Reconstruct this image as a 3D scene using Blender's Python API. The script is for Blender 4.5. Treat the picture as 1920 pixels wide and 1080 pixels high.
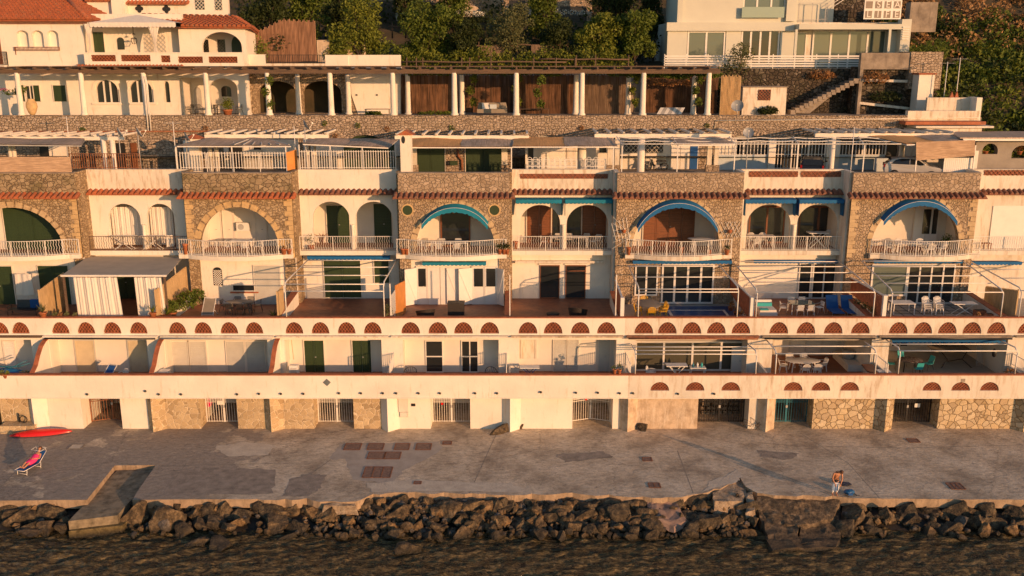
import bpy, bmesh, math, random
from mathutils import Vector, Matrix, noise as mnoise
R=math.radians
S=bpy.context.scene
for o in list(bpy.data.objects): bpy.data.objects.remove(o)
# ---------------- camera, world, sun, exposure ----------------
F=1755.0; TH=math.atan(0.25); CH=23.0; CY=-55.6
CT,ST=math.cos(TH),math.sin(TH)
cd=bpy.data.cameras.new('camera'); cam=bpy.data.objects.new('camera',cd); S.collection.objects.link(cam)
cd.sensor_width=36; cd.lens=F/1920*36; cd.clip_end=2000; cd.clip_start=.5
cam.location=(0,CY,CH); cam.rotation_euler=(math.pi/2-TH,0,0); S.camera=cam
SUN_EL,SUN_AZ=7.9,43.0    # elevation, angle off the facade normal towards the right
W=bpy.data.worlds.new('World'); S.world=W; W.use_nodes=True
wn=W.node_tree.nodes; wl=W.node_tree.links
sky=wn.new('ShaderNodeTexSky'); sky.sky_type='NISHITA'; sky.sun_disc=False
sky.sun_elevation=R(SUN_EL); sky.sun_rotation=R(180-SUN_AZ); sky.altitude=20; sky.dust_density=.4; sky.ozone_density=1.6
wl.new(sky.outputs[0],wn['Background'].inputs[0]); wn['Background'].inputs[1].default_value=0.15
sl=bpy.data.lights.new('sun','SUN'); so=bpy.data.objects.new('sun',sl); S.collection.objects.link(so)
sl.energy=4.5; sl.angle=R(.6); sl.color=(1,.535,.25)
d=Vector((-math.sin(R(SUN_AZ))*math.cos(R(SUN_EL)),math.cos(R(SUN_AZ))*math.cos(R(SUN_EL)),-math.sin(R(SUN_EL))))
so.rotation_euler=d.to_track_quat('-Z','Y').to_euler(); so.location=(60,-80,60)
S.view_settings.view_transform='Standard'; S.view_settings.look='None'; S.view_settings.exposure=.12; S.view_settings.gamma=1
S.render.resolution_x=1024; S.render.resolution_y=576
# ---------------- measuring helpers (photo survey -> metres) ----------------
def T(px,py,Y):
    u=540-py; t=(Y-CY)/(F*CT+u*ST); return ((px-960)*t, CH+(-F*ST+u*CT)*t)
def tx(px,py,Y): return T(px,py,Y)[0]
def tz(py,Y): return T(960,py,Y)[1]
def G(px,py,z):
    u=540-py; t=(z-CH)/(-F*ST+u*CT); return ((px-960)*t, CY+(F*CT+u*ST)*t)
# ---------------- object helpers ----------------
OFF={}
def tag(o,label=None,cat=None,group=None,kind=None):
    if label: o['label']=label
    if cat: o['category']=cat
    if group: o['group']=group
    if kind: o['kind']=kind
    return o
def thing(name,label,cat,loc=(0,0,0),group=None,rz=0):
    o=bpy.data.objects.new(name,None); S.collection.objects.link(o); o.location=loc; o.rotation_euler=(0,0,rz)
    o.empty_display_size=.2; OFF[o]=Vector(loc); return tag(o,label,cat,group)
def kids(o): return [c for c in bpy.data.objects if c.parent==o]
def dup(root,loc,rz=0,label=None,group=None,scale=None,kd=None):
    r=root.copy(); S.collection.objects.link(r); r.location=loc; r.rotation_euler=(0,0,rz)
    if label: r['label']=label
    if group: r['group']=group
    if scale: r.scale=scale
    for ch in (kd if kd is not None else CH_(root)):
        c=ch.copy(); S.collection.objects.link(c); c.parent=r
    return r
_cc={}
def CH_(root):
    if root not in _cc: _cc[root]=kids(root)
    return _cc[root]
_cnt={}
class MB:
    def __init__(s): s.v=[]; s.f=[]; s.sm=[]
    def add(s,vs,fs,sm=False):
        n=len(s.v); s.v+= [tuple(v) for v in vs]; s.f+=[tuple(i+n for i in f) for f in fs]; s.sm+=[sm]*len(fs); return s
    def box(s,x0,x1,y0,y1,z0,z1):
        if x0>x1:x0,x1=x1,x0
        if y0>y1:y0,y1=y1,y0
        if z0>z1:z0,z1=z1,z0
        return s.add([(x0,y0,z0),(x1,y0,z0),(x1,y1,z0),(x0,y1,z0),(x0,y0,z1),(x1,y0,z1),(x1,y1,z1),(x0,y1,z1)],
            [(3,2,1,0),(4,5,6,7),(0,1,5,4),(1,2,6,5),(2,3,7,6),(3,0,4,7)])
    def hexa(s,b,t):   # bottom 4 points, top 4 points (same winding, ccw from above)
        return s.add(list(b)+list(t),[(3,2,1,0),(4,5,6,7),(0,1,5,4),(1,2,6,5),(2,3,7,6),(3,0,4,7)])
    def beam(s,p,q,w,h=None):
        h=h or w; p=Vector(p);q=Vector(q); d=(q-p)
        if d.length<1e-6: return s
        d.normalize(); up=Vector((0,0,1)) if abs(d.z)<.95 else Vector((0,1,0))
        a=d.cross(up).normalized()*w/2; b=a.cross(d).normalized()*h/2
        return s.add([p-a-b,p+a-b,p+a+b,p-a+b,q-a-b,q+a-b,q+a+b,q-a+b],[(0,1,2,3),(7,6,5,4),(4,5,1,0),(5,6,2,1),(6,7,3,2),(7,4,0,3)])
    def tube(s,pts,r,n=6,r1=None,cap=True):
        pts=[Vector(p) for p in pts]; m=len(pts); rings=[]; r1=r if r1 is None else r1
        for i,p in enumerate(pts):
            d=(pts[min(i+1,m-1)]-pts[max(i-1,0)]).normalized()
            up=Vector((0,0,1)) if abs(d.z)<.9 else Vector((0,1,0))
            a=d.cross(up).normalized(); b=a.cross(d).normalized(); rr=r+(r1-r)*i/max(1,m-1)
            rings.append([p+a*math.cos(2*math.pi*k/n)*rr+b*math.sin(2*math.pi*k/n)*rr for k in range(n)])
        fs=[(i*n+k,i*n+(k+1)%n,(i+1)*n+(k+1)%n,(i+1)*n+k) for i in range(m-1) for k in range(n)]
        if cap: fs+=[tuple(range(n))[::-1],tuple((m-1)*n+k for k in range(n))]
        return s.add([v for r_ in rings for v in r_],fs,n>4)
    def lathe(s,prof,c=(0,0,0),n=16,sx=1,sy=1):
        m=len(prof); vs=[(c[0]+r*math.cos(2*math.pi*k/n)*sx,c[1]+r*math.sin(2*math.pi*k/n)*sy,c[2]+z) for r,z in prof for k in range(n)]
        fs=[(i*n+k,i*n+(k+1)%n,(i+1)*n+(k+1)%n,(i+1)*n+k) for i in range(m-1) for k in range(n)]
        fs+=[tuple(range(n))[::-1],tuple((m-1)*n+k for k in range(n))]
        return s.add(vs,fs,True)
    def prism(s,poly,y0,y1,ax='y'):   # poly of (x,z) extruded in y, or (x,y) in z, or (y,z) in x
        n=len(poly)
        mk={'y':lambda a,b,t:(a,t,b),'z':lambda a,b,t:(a,b,t),'x':lambda a,b,t:(t,a,b)}[ax]
        return s.add([mk(a,b,y0) for a,b in poly]+[mk(a,b,y1) for a,b in poly],
            [tuple(range(n)),tuple(range(2*n-1,n-1,-1))]+[(i,i+n,(i+1)%n+n,(i+1)%n) for i in range(n)])
    def strip(s,a,b,sm=False):   # two polylines -> quads
        n=len(a); return s.add(list(a)+list(b),[(i,i+1,n+i+1,n+i) for i in range(n-1)],sm)
    def merge(s,o,off=(0,0,0)): return s.add([(v[0]+off[0],v[1]+off[1],v[2]+off[2]) for v in o.v],o.f)
    def bbox(s):
        xs,ys,zs=zip(*s.v); return min(xs),max(xs),min(ys),max(ys),min(zs),max(zs)
    def mesh(s,name,mat,off=Vector((0,0,0))):
        me=bpy.data.meshes.new(name); me.from_pydata([(v[0]-off[0],v[1]-off[1],v[2]-off[2]) for v in s.v],[],s.f)
        if any(s.sm): me.polygons.foreach_set('use_smooth',s.sm)
        bm=bmesh.new(); bm.from_mesh(me)
        if len(s.f)<20000: bmesh.ops.recalc_face_normals(bm,faces=bm.faces)
        bm.to_mesh(me); bm.free()
        if isinstance(mat,(list,tuple)):
            for m in mat: me.materials.append(m)
        else: me.materials.append(mat)
        return me
    def part(s,name,mat,parent,label=None):
        if not s.v: return None
        off=OFF.get(parent,Vector((0,0,0)))
        o=bpy.data.objects.new(name,s.mesh(name,mat,off)); S.collection.objects.link(o); o.parent=parent; OFF[o]=off
        if label: o['label']=label
        return o
    def top(s,name,mat,label,cat,group=None,kind=None,loc=None):
        if loc is None:
            b=s.bbox(); loc=Vector(((b[0]+b[1])/2,(b[2]+b[3])/2,b[4]))
        loc=Vector(loc); o=bpy.data.objects.new(name,s.mesh(name,mat,loc)); o.location=loc; S.collection.objects.link(o); OFF[o]=loc
        return tag(o,label,cat,group,kind)
    def struct(s,name,mat): return s.top(name,mat,None,None,kind='structure',loc=(0,0,0))
def rect(x0,x1,z0,z1): return [(x0,z0),(x1,z0),(x1,z1),(x0,z1)]
def arch(x0,x1,z0,zs,zt,n=16):
    c=(x0+x1)/2; a=(x1-x0)/2; h=zt-zs
    p=[(x0,z0),(x1,z0)]
    for k in range(n+1):
        t=math.pi*k/n; p.append((c+a*math.cos(t),zs+h*math.sin(t)))
    if abs(z0-zs)<1e-4: p=p[2:]
    return p
def wall(outer,holes,y0,y1,name,mat,parent,label=None):
    cu=bpy.data.curves.new('c','CURVE'); cu.dimensions='2D'; cu.fill_mode='BOTH'; cu.extrude=abs(y1-y0)/2
    for pl in [outer]+list(holes):
        sp=cu.splines.new('POLY'); sp.points.add(len(pl)-1); sp.use_cyclic_u=True
        for i,(a,b) in enumerate(pl): sp.points[i].co=(a,b,0,1)
    ob=bpy.data.objects.new('c',cu); me=bpy.data.meshes.new_from_object(ob)
    m=MB(); ym=(y0+y1)/2
    m.add([(v.co.x,ym-v.co.z,v.co.y) for v in me.vertices],[tuple(p.vertices) for p in me.polygons])
    bpy.data.objects.remove(ob); bpy.data.curves.remove(cu); bpy.data.meshes.remove(me)
    me2=m
    return me2.part(name,mat,parent,label) if parent!='mb' else m
# ---------------- materials ----------------
def _nt(name):
    m=bpy.data.materials.new(name); m.use_nodes=True; nt=m.node_tree; return m,nt,nt.nodes['Principled BSDF']
def N(nt,t,**k):
    n=nt.nodes.new('ShaderNode'+t)
    for a,b in k.items():
        if a.startswith('i_'):
            key=a[2:]; key=int(key) if key.isdigit() else key.replace('_',' ')
            n.inputs[key].default_value=b
        else: setattr(n,a,b)
    return n
def L(nt,a,b): nt.links.new(a,b)
def c4(c): return (c[0],c[1],c[2],1)
def pos(nt,scale=(1,1,1),swz=False):
    g=N(nt,'NewGeometry'); mp=N(nt,'Mapping'); mp.inputs['Scale'].default_value=scale
    if swz:  # (x+y, z)
        sp=N(nt,'SeparateXYZ'); L(nt,g.outputs['Position'],sp.inputs[0]); ad=N(nt,'Math',operation='ADD')
        L(nt,sp.outputs[0],ad.inputs[0]); L(nt,sp.outputs[1],ad.inputs[1]); cb=N(nt,'CombineXYZ')
        L(nt,ad.outputs[0],cb.inputs[0]); L(nt,sp.outputs[2],cb.inputs[1]); L(nt,cb.outputs[0],mp.inputs[0])
    else: L(nt,g.outputs['Position'],mp.inputs[0])
    return mp.outputs[0]
def ramp(nt,src,stops):
    r=N(nt,'ValToRGB'); e=r.color_ramp.elements
    while len(e)<len(stops): e.new(.5)
    for i,(p,c) in enumerate(stops): e[i].position=p; e[i].color=c4(c)
    L(nt,src,r.inputs[0]); return r.outputs[0]
def mixc(nt,fac,a,b,mode='MIX'):
    m=N(nt,'Mix',data_type='RGBA',blend_type=mode)
    for s,i in ((fac,0),(a,6),(b,7)):
        if hasattr(s,'links'): L(nt,s,m.inputs[i])
        else: m.inputs[i].default_value=s if not isinstance(s,tuple) else c4(s)
    return m.outputs[2]
def bump(nt,b,h,st,dist=.03):
    n=N(nt,'Bump'); n.inputs['Strength'].default_value=st; n.inputs['Distance'].default_value=dist
    L(nt,h,n.inputs['Height']); L(nt,n.outputs[0],b.inputs['Normal']); return n
def mpaint(name,c,rough=.7,var=.12,sc=1.5,c2=None,bs=.2,bsc=12,stretch=(1,1,1),metal=0,dirt=None,spec=.5):
    m,nt,b=_nt(name); p=pos(nt,stretch)
    n=N(nt,'TexNoise',i_Scale=sc,i_Detail=6.0,i_Roughness=.6); L(nt,p,n.inputs['Vector'])
    c2=c2 or tuple(x*(1-var*2.2) for x in c)
    col=ramp(nt,n.outputs[0],[(.3,c2),(.62,c)])
    if dirt:
        n3=N(nt,'TexNoise',i_Scale=2.6,i_Detail=9.0,i_Roughness=.72); L(nt,pos(nt,(1.3,1.3,.24)),n3.inputs['Vector'])
        msk=ramp(nt,n3.outputs[0],[(dirt[1]-.06,(0,0,0)),(dirt[1]+.14,(1,1,1))])
        col=mixc(nt,msk,col,dirt[0])
    L(nt,col,b.inputs['Base Color']); b.inputs['Roughness'].default_value=rough; b.inputs['Metallic'].default_value=metal
    b.inputs['Specular IOR Level'].default_value=spec
    n2=N(nt,'TexNoise',i_Scale=bsc,i_Detail=4.0); L(nt,pos(nt),n2.inputs['Vector']); bump(nt,b,n2.outputs[0],bs)
    return m
def mstone(name,cols,mortar,scale=3.2,gap=.06,asp=(1,1,1.4),rnd=.85,bs=.8,cours=False,stain=None,warp=.30):
    m,nt,b=_nt(name); p=pos(nt,asp)
    nz=N(nt,'TexNoise',i_Scale=2.0,i_Detail=2.0); L(nt,p,nz.inputs['Vector'])
    ad=N(nt,'VectorMath',operation='MULTIPLY_ADD'); L(nt,nz.outputs['Color'],ad.inputs[0]); ad.inputs[1].default_value=(warp,)*3; L(nt,p,ad.inputs[2])
    v=N(nt,'TexVoronoi',i_Scale=scale,i_Randomness=rnd); v2=N(nt,'TexVoronoi',feature='DISTANCE_TO_EDGE',i_Scale=scale,i_Randomness=rnd)
    L(nt,ad.outputs[0],v.inputs['Vector']); L(nt,ad.outputs[0],v2.inputs['Vector'])
    sp=N(nt,'SeparateColor'); L(nt,v.outputs['Color'],sp.inputs[0])
    k=len(cols); col=ramp(nt,sp.outputs[0],[(.08+.84*i/(k-1),c) for i,c in enumerate(cols)])
    col=mixc(nt,1.0,col,ramp(nt,sp.outputs[1],[(.05,(.62,.60,.58)),(.5,(.95,.95,.95)),(.95,(1,1,1))]),'MULTIPLY')
    fn=N(nt,'TexNoise',i_Scale=9.0,i_Detail=8.0,i_Roughness=.7); L(nt,p,fn.inputs['Vector'])
    col=mixc(nt,ramp(nt,fn.outputs[0],[(.3,(.0,.0,.0)),(.75,(.75,.75,.75))]),col,tuple(x*.55 for x in cols[0]),'MIX')
    if stain:
        n3=N(nt,'TexNoise',i_Scale=.7,i_Detail=6.0); L(nt,p,n3.inputs['Vector'])
        col=mixc(nt,ramp(nt,n3.outputs[0],[(.5,(0,0,0)),(.66,(.7,.7,.7))]),col,stain)
    msk=ramp(nt,v2.outputs['Distance'],[(gap*.5,(0,0,0)),(gap*1.4,(1,1,1))])
    col=mixc(nt,msk,mortar,col); L(nt,col,b.inputs['Base Color']); b.inputs['Roughness'].default_value=.9
    b.inputs['Specular IOR Level'].default_value=.2
    hm=N(nt,'Math',operation='MULTIPLY_ADD'); L(nt,fn.outputs[0],hm.inputs[0]); hm.inputs[1].default_value=.35
    h=ramp(nt,v2.outputs['Distance'],[(0,(0,0,0)),(gap*2.5,(1,1,1))]); L(nt,h,hm.inputs[2]); bump(nt,b,hm.outputs[0],bs,.06)
    return m
WP=mpaint('white_plaster',(.82,.76,.66),.85,.06,.5,bs=.25,bsc=9,spec=.2,dirt=((.60,.48,.34),.62))
WPC=mpaint('dimmed_cream_plaster',(.75,.69,.59),.85,.08,.5,bs=.3,bsc=9,spec=.2,dirt=((.52,.41,.29),.55))  # toned down so right-hand houses carry the light falloff in their plaster colour
WPD=mpaint('worn_plaster',(.60,.47,.34),.9,.2,1.8,c2=(.34,.25,.17),bs=.9,bsc=5,spec=.1,dirt=((.72,.62,.50),.55))
WPS=mpaint('stained_plaster',(.78,.70,.58),.85,.08,.8,bs=.3,bsc=9,spec=.2,dirt=((.42,.30,.18),.55))
WI=mpaint('interior_white',(.76,.70,.61),.8,.05,.5,bs=.15,spec=.2)
MET=mpaint('white_metal',(.78,.74,.68),.4,.05,2,bs=0,dirt=((.5,.36,.22),.66))
METG=mpaint('grey_metal',(.45,.44,.42),.4,.1,2,bs=0)
RUST=mpaint('rusty_metal',(.30,.12,.055),.8,.2,6,c2=(.12,.05,.03))
DARKM=mpaint('black_metal',(.025,.023,.022),.4,.1,3,bs=0)
TERR=mpaint('terracotta',(.42,.13,.055),.75,.2,3,c2=(.24,.075,.035),bs=.3)
CANO=mpaint('faded_taupe_canvas',(.50,.43,.33),.85,.08,1,bs=.1)
TERF=mpaint('terracotta_floor',(.30,.12,.06),.6,.2,2.5,c2=(.19,.08,.045),bs=.3)
TILE=mpaint('roof_tile',(.46,.13,.05),.8,.2,2.8,c2=(.25,.085,.04),bs=.5,dirt=((.30,.20,.12),.6))
TILD=mpaint('old_roof_tile',(.27,.105,.06),.85,.2,4,c2=(.13,.055,.035),bs=.5,dirt=((.3,.22,.15),.58))
GREEN=mpaint('green_paint',(.03,.055,.018),.55,.1,3,bs=.1,stretch=(6,6,.4))
TEALM=mpaint('teal_paint',(.02,.16,.22),.5,.1,3,bs=.1)
WOOD=mpaint('wood',(.24,.085,.03),.5,.2,2,c2=(.13,.045,.018),bs=.2,stretch=(1,1,12))
WOODG=mpaint('weathered_wood',(.15,.095,.06),.9,.2,2,c2=(.08,.055,.04),bs=.6,stretch=(.4,6,6))
BARK=mpaint('bark',(.11,.075,.05),.95,.2,6,c2=(.05,.035,.025),bs=.8,stretch=(3,3,.6))
BLUE=mpaint('blue_canvas',(.004,.125,.33),.8,.1,2,bs=.1)
TEAL=mpaint('teal_canvas',(.003,.21,.33),.8,.1,2,bs=.1)
WCL=mpaint('white_cloth',(.74,.69,.62),.85,.05,2,bs=.3,stretch=(3,3,.5))
GCL=mpaint('taupe_canvas',(.30,.25,.19),.85,.1,1,bs=.1)
PLW=mpaint('white_plastic',(.78,.75,.70),.35,.03,2,bs=0)
ORG=mpaint('orange_panel',(.62,.25,.055),.6,.1,2)
YEL=mpaint('yellow_plastic',(.75,.42,.03),.4,.05,2,bs=0)
TCH=mpaint('turquoise_fabric',(.04,.42,.42),.7,.05,2,bs=0)
WICK=mpaint('dark_wicker',(.045,.033,.026),.6,.3,20,bs=.8,bsc=30)
POT=mpaint('clay_pot',(.50,.17,.07),.8,.15,6)
SKIN=mpaint('skin',(.52,.24,.13),.55,.06,6,bs=.05)
HAIR=mpaint('hair',(.10,.04,.02),.7,.2,30)
PINK=mpaint('pink_cloth',(.85,.04,.20),.8,.08,6,bs=.2)
REDP=mpaint('red_plastic',(.62,.015,.01),.3,.05,2,bs=0)
CANV=mpaint('lounger_canvas',(.01,.09,.30),.8,.08,3)
BLKP=mpaint('black_rubber',(.015,.015,.015),.7,.1,3)
CARB=mpaint('black_car_paint',(.012,.012,.013),.18,.05,1,bs=0)
CARW=mpaint('silver_white_car_paint',(.55,.52,.48),.25,.03,1,bs=0)
LITE=mpaint('tail_lamp',(.35,.01,.01),.2,.05,1,bs=0)
CONC=mpaint('concrete',(.34,.28,.22),.9,.2,1.2,c2=(.18,.145,.115),bs=.6,bsc=6,dirt=((.14,.11,.08),.6))
SHW=mpaint('shutter_white',(.54,.52,.47),.5,.05,2,bs=.1)
MODW=mpaint('pale_render',(.62,.61,.52),.8,.04,.5,bs=.1,spec=.2)
FLB=mpaint('grey_floor_tile',(.42,.38,.33),.5,.1,2)
def mfoil(name,c,c2,sc=1.2):
    m,nt,b=_nt(name); n=N(nt,'TexNoise',i_Scale=sc,i_Detail=3.0); L(nt,pos(nt),n.inputs['Vector'])
    n2=N(nt,'TexNoise',i_Scale=14.0,i_Detail=1.0); L(nt,pos(nt),n2.inputs['Vector'])
    col=ramp(nt,n.outputs[0],[(.35,c2),(.65,c)]); col=mixc(nt,ramp(nt,n2.outputs[0],[(.4,(0,0,0)),(.7,(.6,.6,.6))]),col,tuple(min(1,x*1.8) for x in c))
    L(nt,col,b.inputs['Base Color']); b.inputs['Roughness'].default_value=.65; b.inputs['Specular IOR Level'].default_value=.25
    tr=N(nt,'BsdfTranslucent'); L(nt,col,tr.inputs[0]); mx=N(nt,'MixShader'); mx.inputs[0].default_value=.22
    L(nt,b.outputs[0],mx.inputs[1]); L(nt,tr.outputs[0],mx.inputs[2]); L(nt,mx.outputs[0],nt.nodes['Material Output'].inputs[0])
    return m
FOL=mfoil('green_foliage',(.11,.145,.02),(.045,.068,.010))
FOLB=mfoil('bright_foliage',(.17,.19,.026),(.06,.085,.010))
FOLW=mfoil('dry_brown_foliage',(.38,.215,.095),(.15,.10,.045))
FOLO=mfoil('olive_foliage',(.13,.135,.055),(.07,.08,.03))
FOLD=mfoil('dark_foliage',(.04,.055,.014),(.018,.028,.007))
FOLR=mfoil('dry_foliage',(.34,.17,.07),(.16,.085,.03))
FLOW=mpaint('white_petals',(.75,.72,.6),.7,.05,5,bs=0)
FLOP=mpaint('pink_petals',(.5,.04,.16),.7,.05,5,bs=0)
# stones
ST_BAY=mstone('ochre_rubble_stone',[(.45,.33,.20),(.58,.44,.28),(.35,.25,.15),(.64,.50,.33),(.48,.35,.22)],(.27,.195,.12),4.4,.05,(1,1,1.35),.8)
ST_BAYR=mstone('coursed_tuff_stone',[(.58,.44,.30),(.46,.34,.23),(.66,.52,.37),(.52,.39,.26)],(.33,.24,.155),5.4,.045,(1.15,1,.75),.75,bs=1.0)
ST_TOPB=mstone('rounded_grey_stone',[(.50,.39,.28),(.60,.47,.35),(.40,.31,.22),(.54,.41,.29)],(.27,.20,.14),3.6,.035,(1,1,1.15),.9)
ST_MOSS=mstone('weathered_tuff_stone',[(.40,.30,.19),(.50,.39,.25),(.30,.23,.14)],(.15,.11,.07),3.2,.035,(1,1,1.2),.9,stain=(.15,.125,.06))
ST_RET=mstone('grey_limestone_blocks',[(.52,.41,.31),(.62,.50,.39),(.42,.33,.24),(.56,.45,.34),(.47,.37,.28)],(.20,.15,.105),4.0,.04,(.95,1,1.3),.65,bs=1.0,warp=.16)
ST_YEL=mstone('yellow_flagstone',[(.60,.45,.27),(.68,.53,.33),(.52,.38,.22),(.64,.49,.30)],(.72,.58,.40),2.6,.03,(1,1,1),.9,bs=.5)
ST_CRM=mstone('cream_crazy_paving_stone',[(.66,.53,.35),(.74,.62,.44),(.60,.44,.25),(.70,.55,.34),(.50,.38,.25),(.72,.59,.40)],(.26,.18,.10),2.5,.035,(1,1,1.1),.95,bs=.7)
ST_DRK=mstone('dark_hill_stone',[(.10,.078,.058),(.16,.125,.095),(.07,.055,.04),(.30,.25,.2)],(.035,.028,.02),2.8,.07,(1,1,1.3),.95,bs=1.0,stain=(.07,.065,.035))
QUO=mpaint('ochre_quoin_stone',(.60,.42,.21),.9,.15,2.3,c2=(.42,.29,.15),bs=.7,bsc=10)
VOUS=mpaint('ochre_voussoir_stone',(.56,.42,.25),.9,.2,2.0,c2=(.40,.29,.17),bs=.7,bsc=10)
# reed / bamboo
def mreed(name,c,c2,ax='v',sc=26):
    m,nt,b=_nt(name); s=(1,1,.06) if ax=='v' else ((.05,1,1) if ax=='h' else (1,.05,.05))
    n=N(nt,'TexNoise',i_Scale=float(sc),i_Detail=3.0,i_Roughness=.6); L(nt,pos(nt,s),n.inputs['Vector'])
    n2=N(nt,'TexNoise',i_Scale=1.2,i_Detail=4.0); L(nt,pos(nt),n2.inputs['Vector'])
    col=ramp(nt,n.outputs[0],[(.35,c2),(.6,c)]); col=mixc(nt,ramp(nt,n2.outputs[0],[(.45,(0,0,0)),(.7,(.6,.6,.6))]),col,c2)
    L(nt,col,b.inputs['Base Color']); b.inputs['Roughness'].default_value=.9; b.inputs['Specular IOR Level'].default_value=.15
    bump(nt,b,n.outputs[0],.8,.03); return m
REED=mreed('bamboo_screen',(.66,.47,.26),(.42,.29,.15))
REEDD=mreed('brown_reed_wall',(.24,.13,.075),(.07,.04,.025),sc=9)
REEDG=mreed('greyed_reed_roof',(.62,.47,.35),(.38,.28,.2),'y',sc=16)
REEDW=mreed('dull_woven_reed',(.25,.175,.12),(.12,.08,.055),'v',sc=12)
REEDO=mreed('golden_reed_roof',(.80,.44,.18),(.60,.32,.13),'y',sc=16)
REEDH=mreed('pale_reed_blind',(.60,.42,.28),(.36,.24,.16),'h',sc=26)
def mglass(name,c=(.02,.024,.026),rough=.06):
    m,nt,b=_nt(name); b.inputs['Base Color'].default_value=c4(c); b.inputs['Roughness'].default_value=rough
    n=N(nt,'TexNoise',i_Scale=.9,i_Detail=2.0); L(nt,pos(nt),n.inputs['Vector']); bump(nt,b,n.outputs[0],.12,.05)
    b.inputs['Specular IOR Level'].default_value=.8; return m
GLS=mglass('dark_glass'); GLB=mglass('bluish_glass',(.12,.15,.13),.08)
# ================= HOUSES =================
YB,Y0,YG,YF,YR=-.85,-.3,.8,1.7,2.9
YS,YW=8.2,9.8
zb0=tz(747,YB); z1=tz(704,YB); fl1=z1-1.05; lint=tz(637,YF); hm0=tz(625.5,YF); hm1=tz(604,YF); z2=tz(596.5,YF); fl2=z2-.82
fl3=tz(467,YW-.15); led=tz(357,YW); z4=tz(318,YW); fl4=z4-.82
YR4=17.4; zr=tz(218,YR4); 
XB=[-40.2,-29.9,-22.5,-15.1,-7.8,-.15,7.2,15.85,23.3,32.0,42.5]
HL=['leftmost stone-fronted terraced house with green shutters filling its arch',
'white plastered terraced house with brown canopy and white curtains',
'stone-fronted terraced house with plain unshaded arch and air conditioner',
'white plastered terraced house with two dark open arches and green shutter',
'stone-fronted terraced house with teal arch awning and two round windows',
'white plastered terraced house with teal box awnings over two arches',
'stone-fronted terraced house with blue arch awning and wooden shutters',
'white plastered terraced house with blue box awnings over two arches',
'stone-fronted terraced house at right with blue awning and white doors',
'rightmost white plastered terraced house with closed white roller shutter']
HS=[]
for i in range(10):
    HS.append(thing('terraced_house',HL[i],'house',((XB[i]+XB[i+1])/2,YB,0),'terraced houses along the quay'))
def tiles_row(x0,x1,y,z,dy=.5,dz=.28,pitch=.36,mat=None,parent=None,name='tile_ledge',n=5):
    m=MB(); k=max(1,int((x1-x0)/pitch)); p=(x1-x0)/k; rr=random.Random(int(x0*10))
    m.hexa([(x0,y-dy+.05,z-dz-.05),(x1,y-dy+.05,z-dz-.05),(x1,y,z-.06),(x0,y,z-.06)],[(x0,y-dy+.05,z-dz),(x1,y-dy+.05,z-dz),(x1,y,z),(x0,y,z)])
    for a in range(k):
        cx=x0+p*(a+.5); r0=p*.40; r1=p*.34; j=rr.uniform(-.03,.03)
        f=[(cx+math.cos(math.pi*t/n)*r0,y-dy+j,z-dz+math.sin(math.pi*t/n)*r0) for t in range(n+1)]
        b=[(cx+math.cos(math.pi*t/n)*r1,y,z+math.sin(math.pi*t/n)*r1) for t in range(n+1)]
        m.add(f+b,[(t,t+1,n+2+t,n+1+t) for t in range(n)]+[tuple(range(n+1))])
    return m.part(name,mat or TILE,parent)
def coping(x0,x1,y0,y1,z,parent,mat=None,h=.06,name='coping'):
    return MB().box(x0,x1,y0-.04,y1+.04,z,z+h).part(name,mat or TERR,parent)
# half moon grille, shared mesh
_gm={}
def halfmoon(parent,xc,z0,w,h,y,mat=None):
    """terracotta lattice filling a half-moon opening"""
    m=MB(); a=w/2
    for k in range(-9,10):
        for sgn in (1,-1):
            pts=[]
            for t in range(33):
                u=-1+2*t/32; X=u; Z=(u*sgn*1.0+k*.36)
                if 0<=Z and X*X+Z*Z<1: pts.append((X,Z))
            if len(pts)>1:
                p,q=pts[0],pts[-1]
                m.beam((xc+p[0]*a,y+(.02 if sgn>0 else .05),z0+p[1]*h),(xc+q[0]*a,y+(.02 if sgn>0 else .05),z0+q[1]*h),.065,.04)
    m.box(xc-a,xc+a,y+.09,y+.12,z0-.02,z0+.06)
    o=m.part('half_moon_grille',mat or TERR,parent)
    MB().prism([(xc+a*1.0*math.cos(math.pi*t/12),z0+h*1.0*math.sin(math.pi*t/12)) for t in range(13)],y+.17,y+.2).part('grille_hole_shade',TILD,o); return o  # dark sheet stands in for the shade inside the half-moon hole
def lattice(parent,x0,x1,z0,z1,y,mat=None,name='lattice_panel',st=.22,w=.06,frame=False):
    m=MB(); H=z1-z0; Wd=x1-x0; n=int((Wd+H)/st)+1
    for k in range(n+1):
        for sg in (0,1):
            a=k*st; p=(a,0) if a<=Wd else (Wd,a-Wd); q=(a-H,H) if a-H>=0 else (0,a)
            if q[1]>H: continue
            if p[1]>H: continue
            P=(x0+p[0],z0+p[1]); Q=(x0+q[0],z0+q[1])
            if sg: P=(x1-p[0],P[1]); Q=(x1-q[0],Q[1])
            m.beam((P[0],y+.015*sg,P[1]),(Q[0],y+.015*sg,Q[1]),w,.03)
    if frame:
        for b in ((x0,x1,z0-.03,z0+.03),(x0,x1,z1-.03,z1+.03),(x0-.03,x0+.03,z0,z1),(x1-.03,x1+.03,z0,z1)): m.box(b[0],b[1],y-.03,y+.04,b[2],b[3])
    return m.part(name,mat or TERR,parent)
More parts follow.
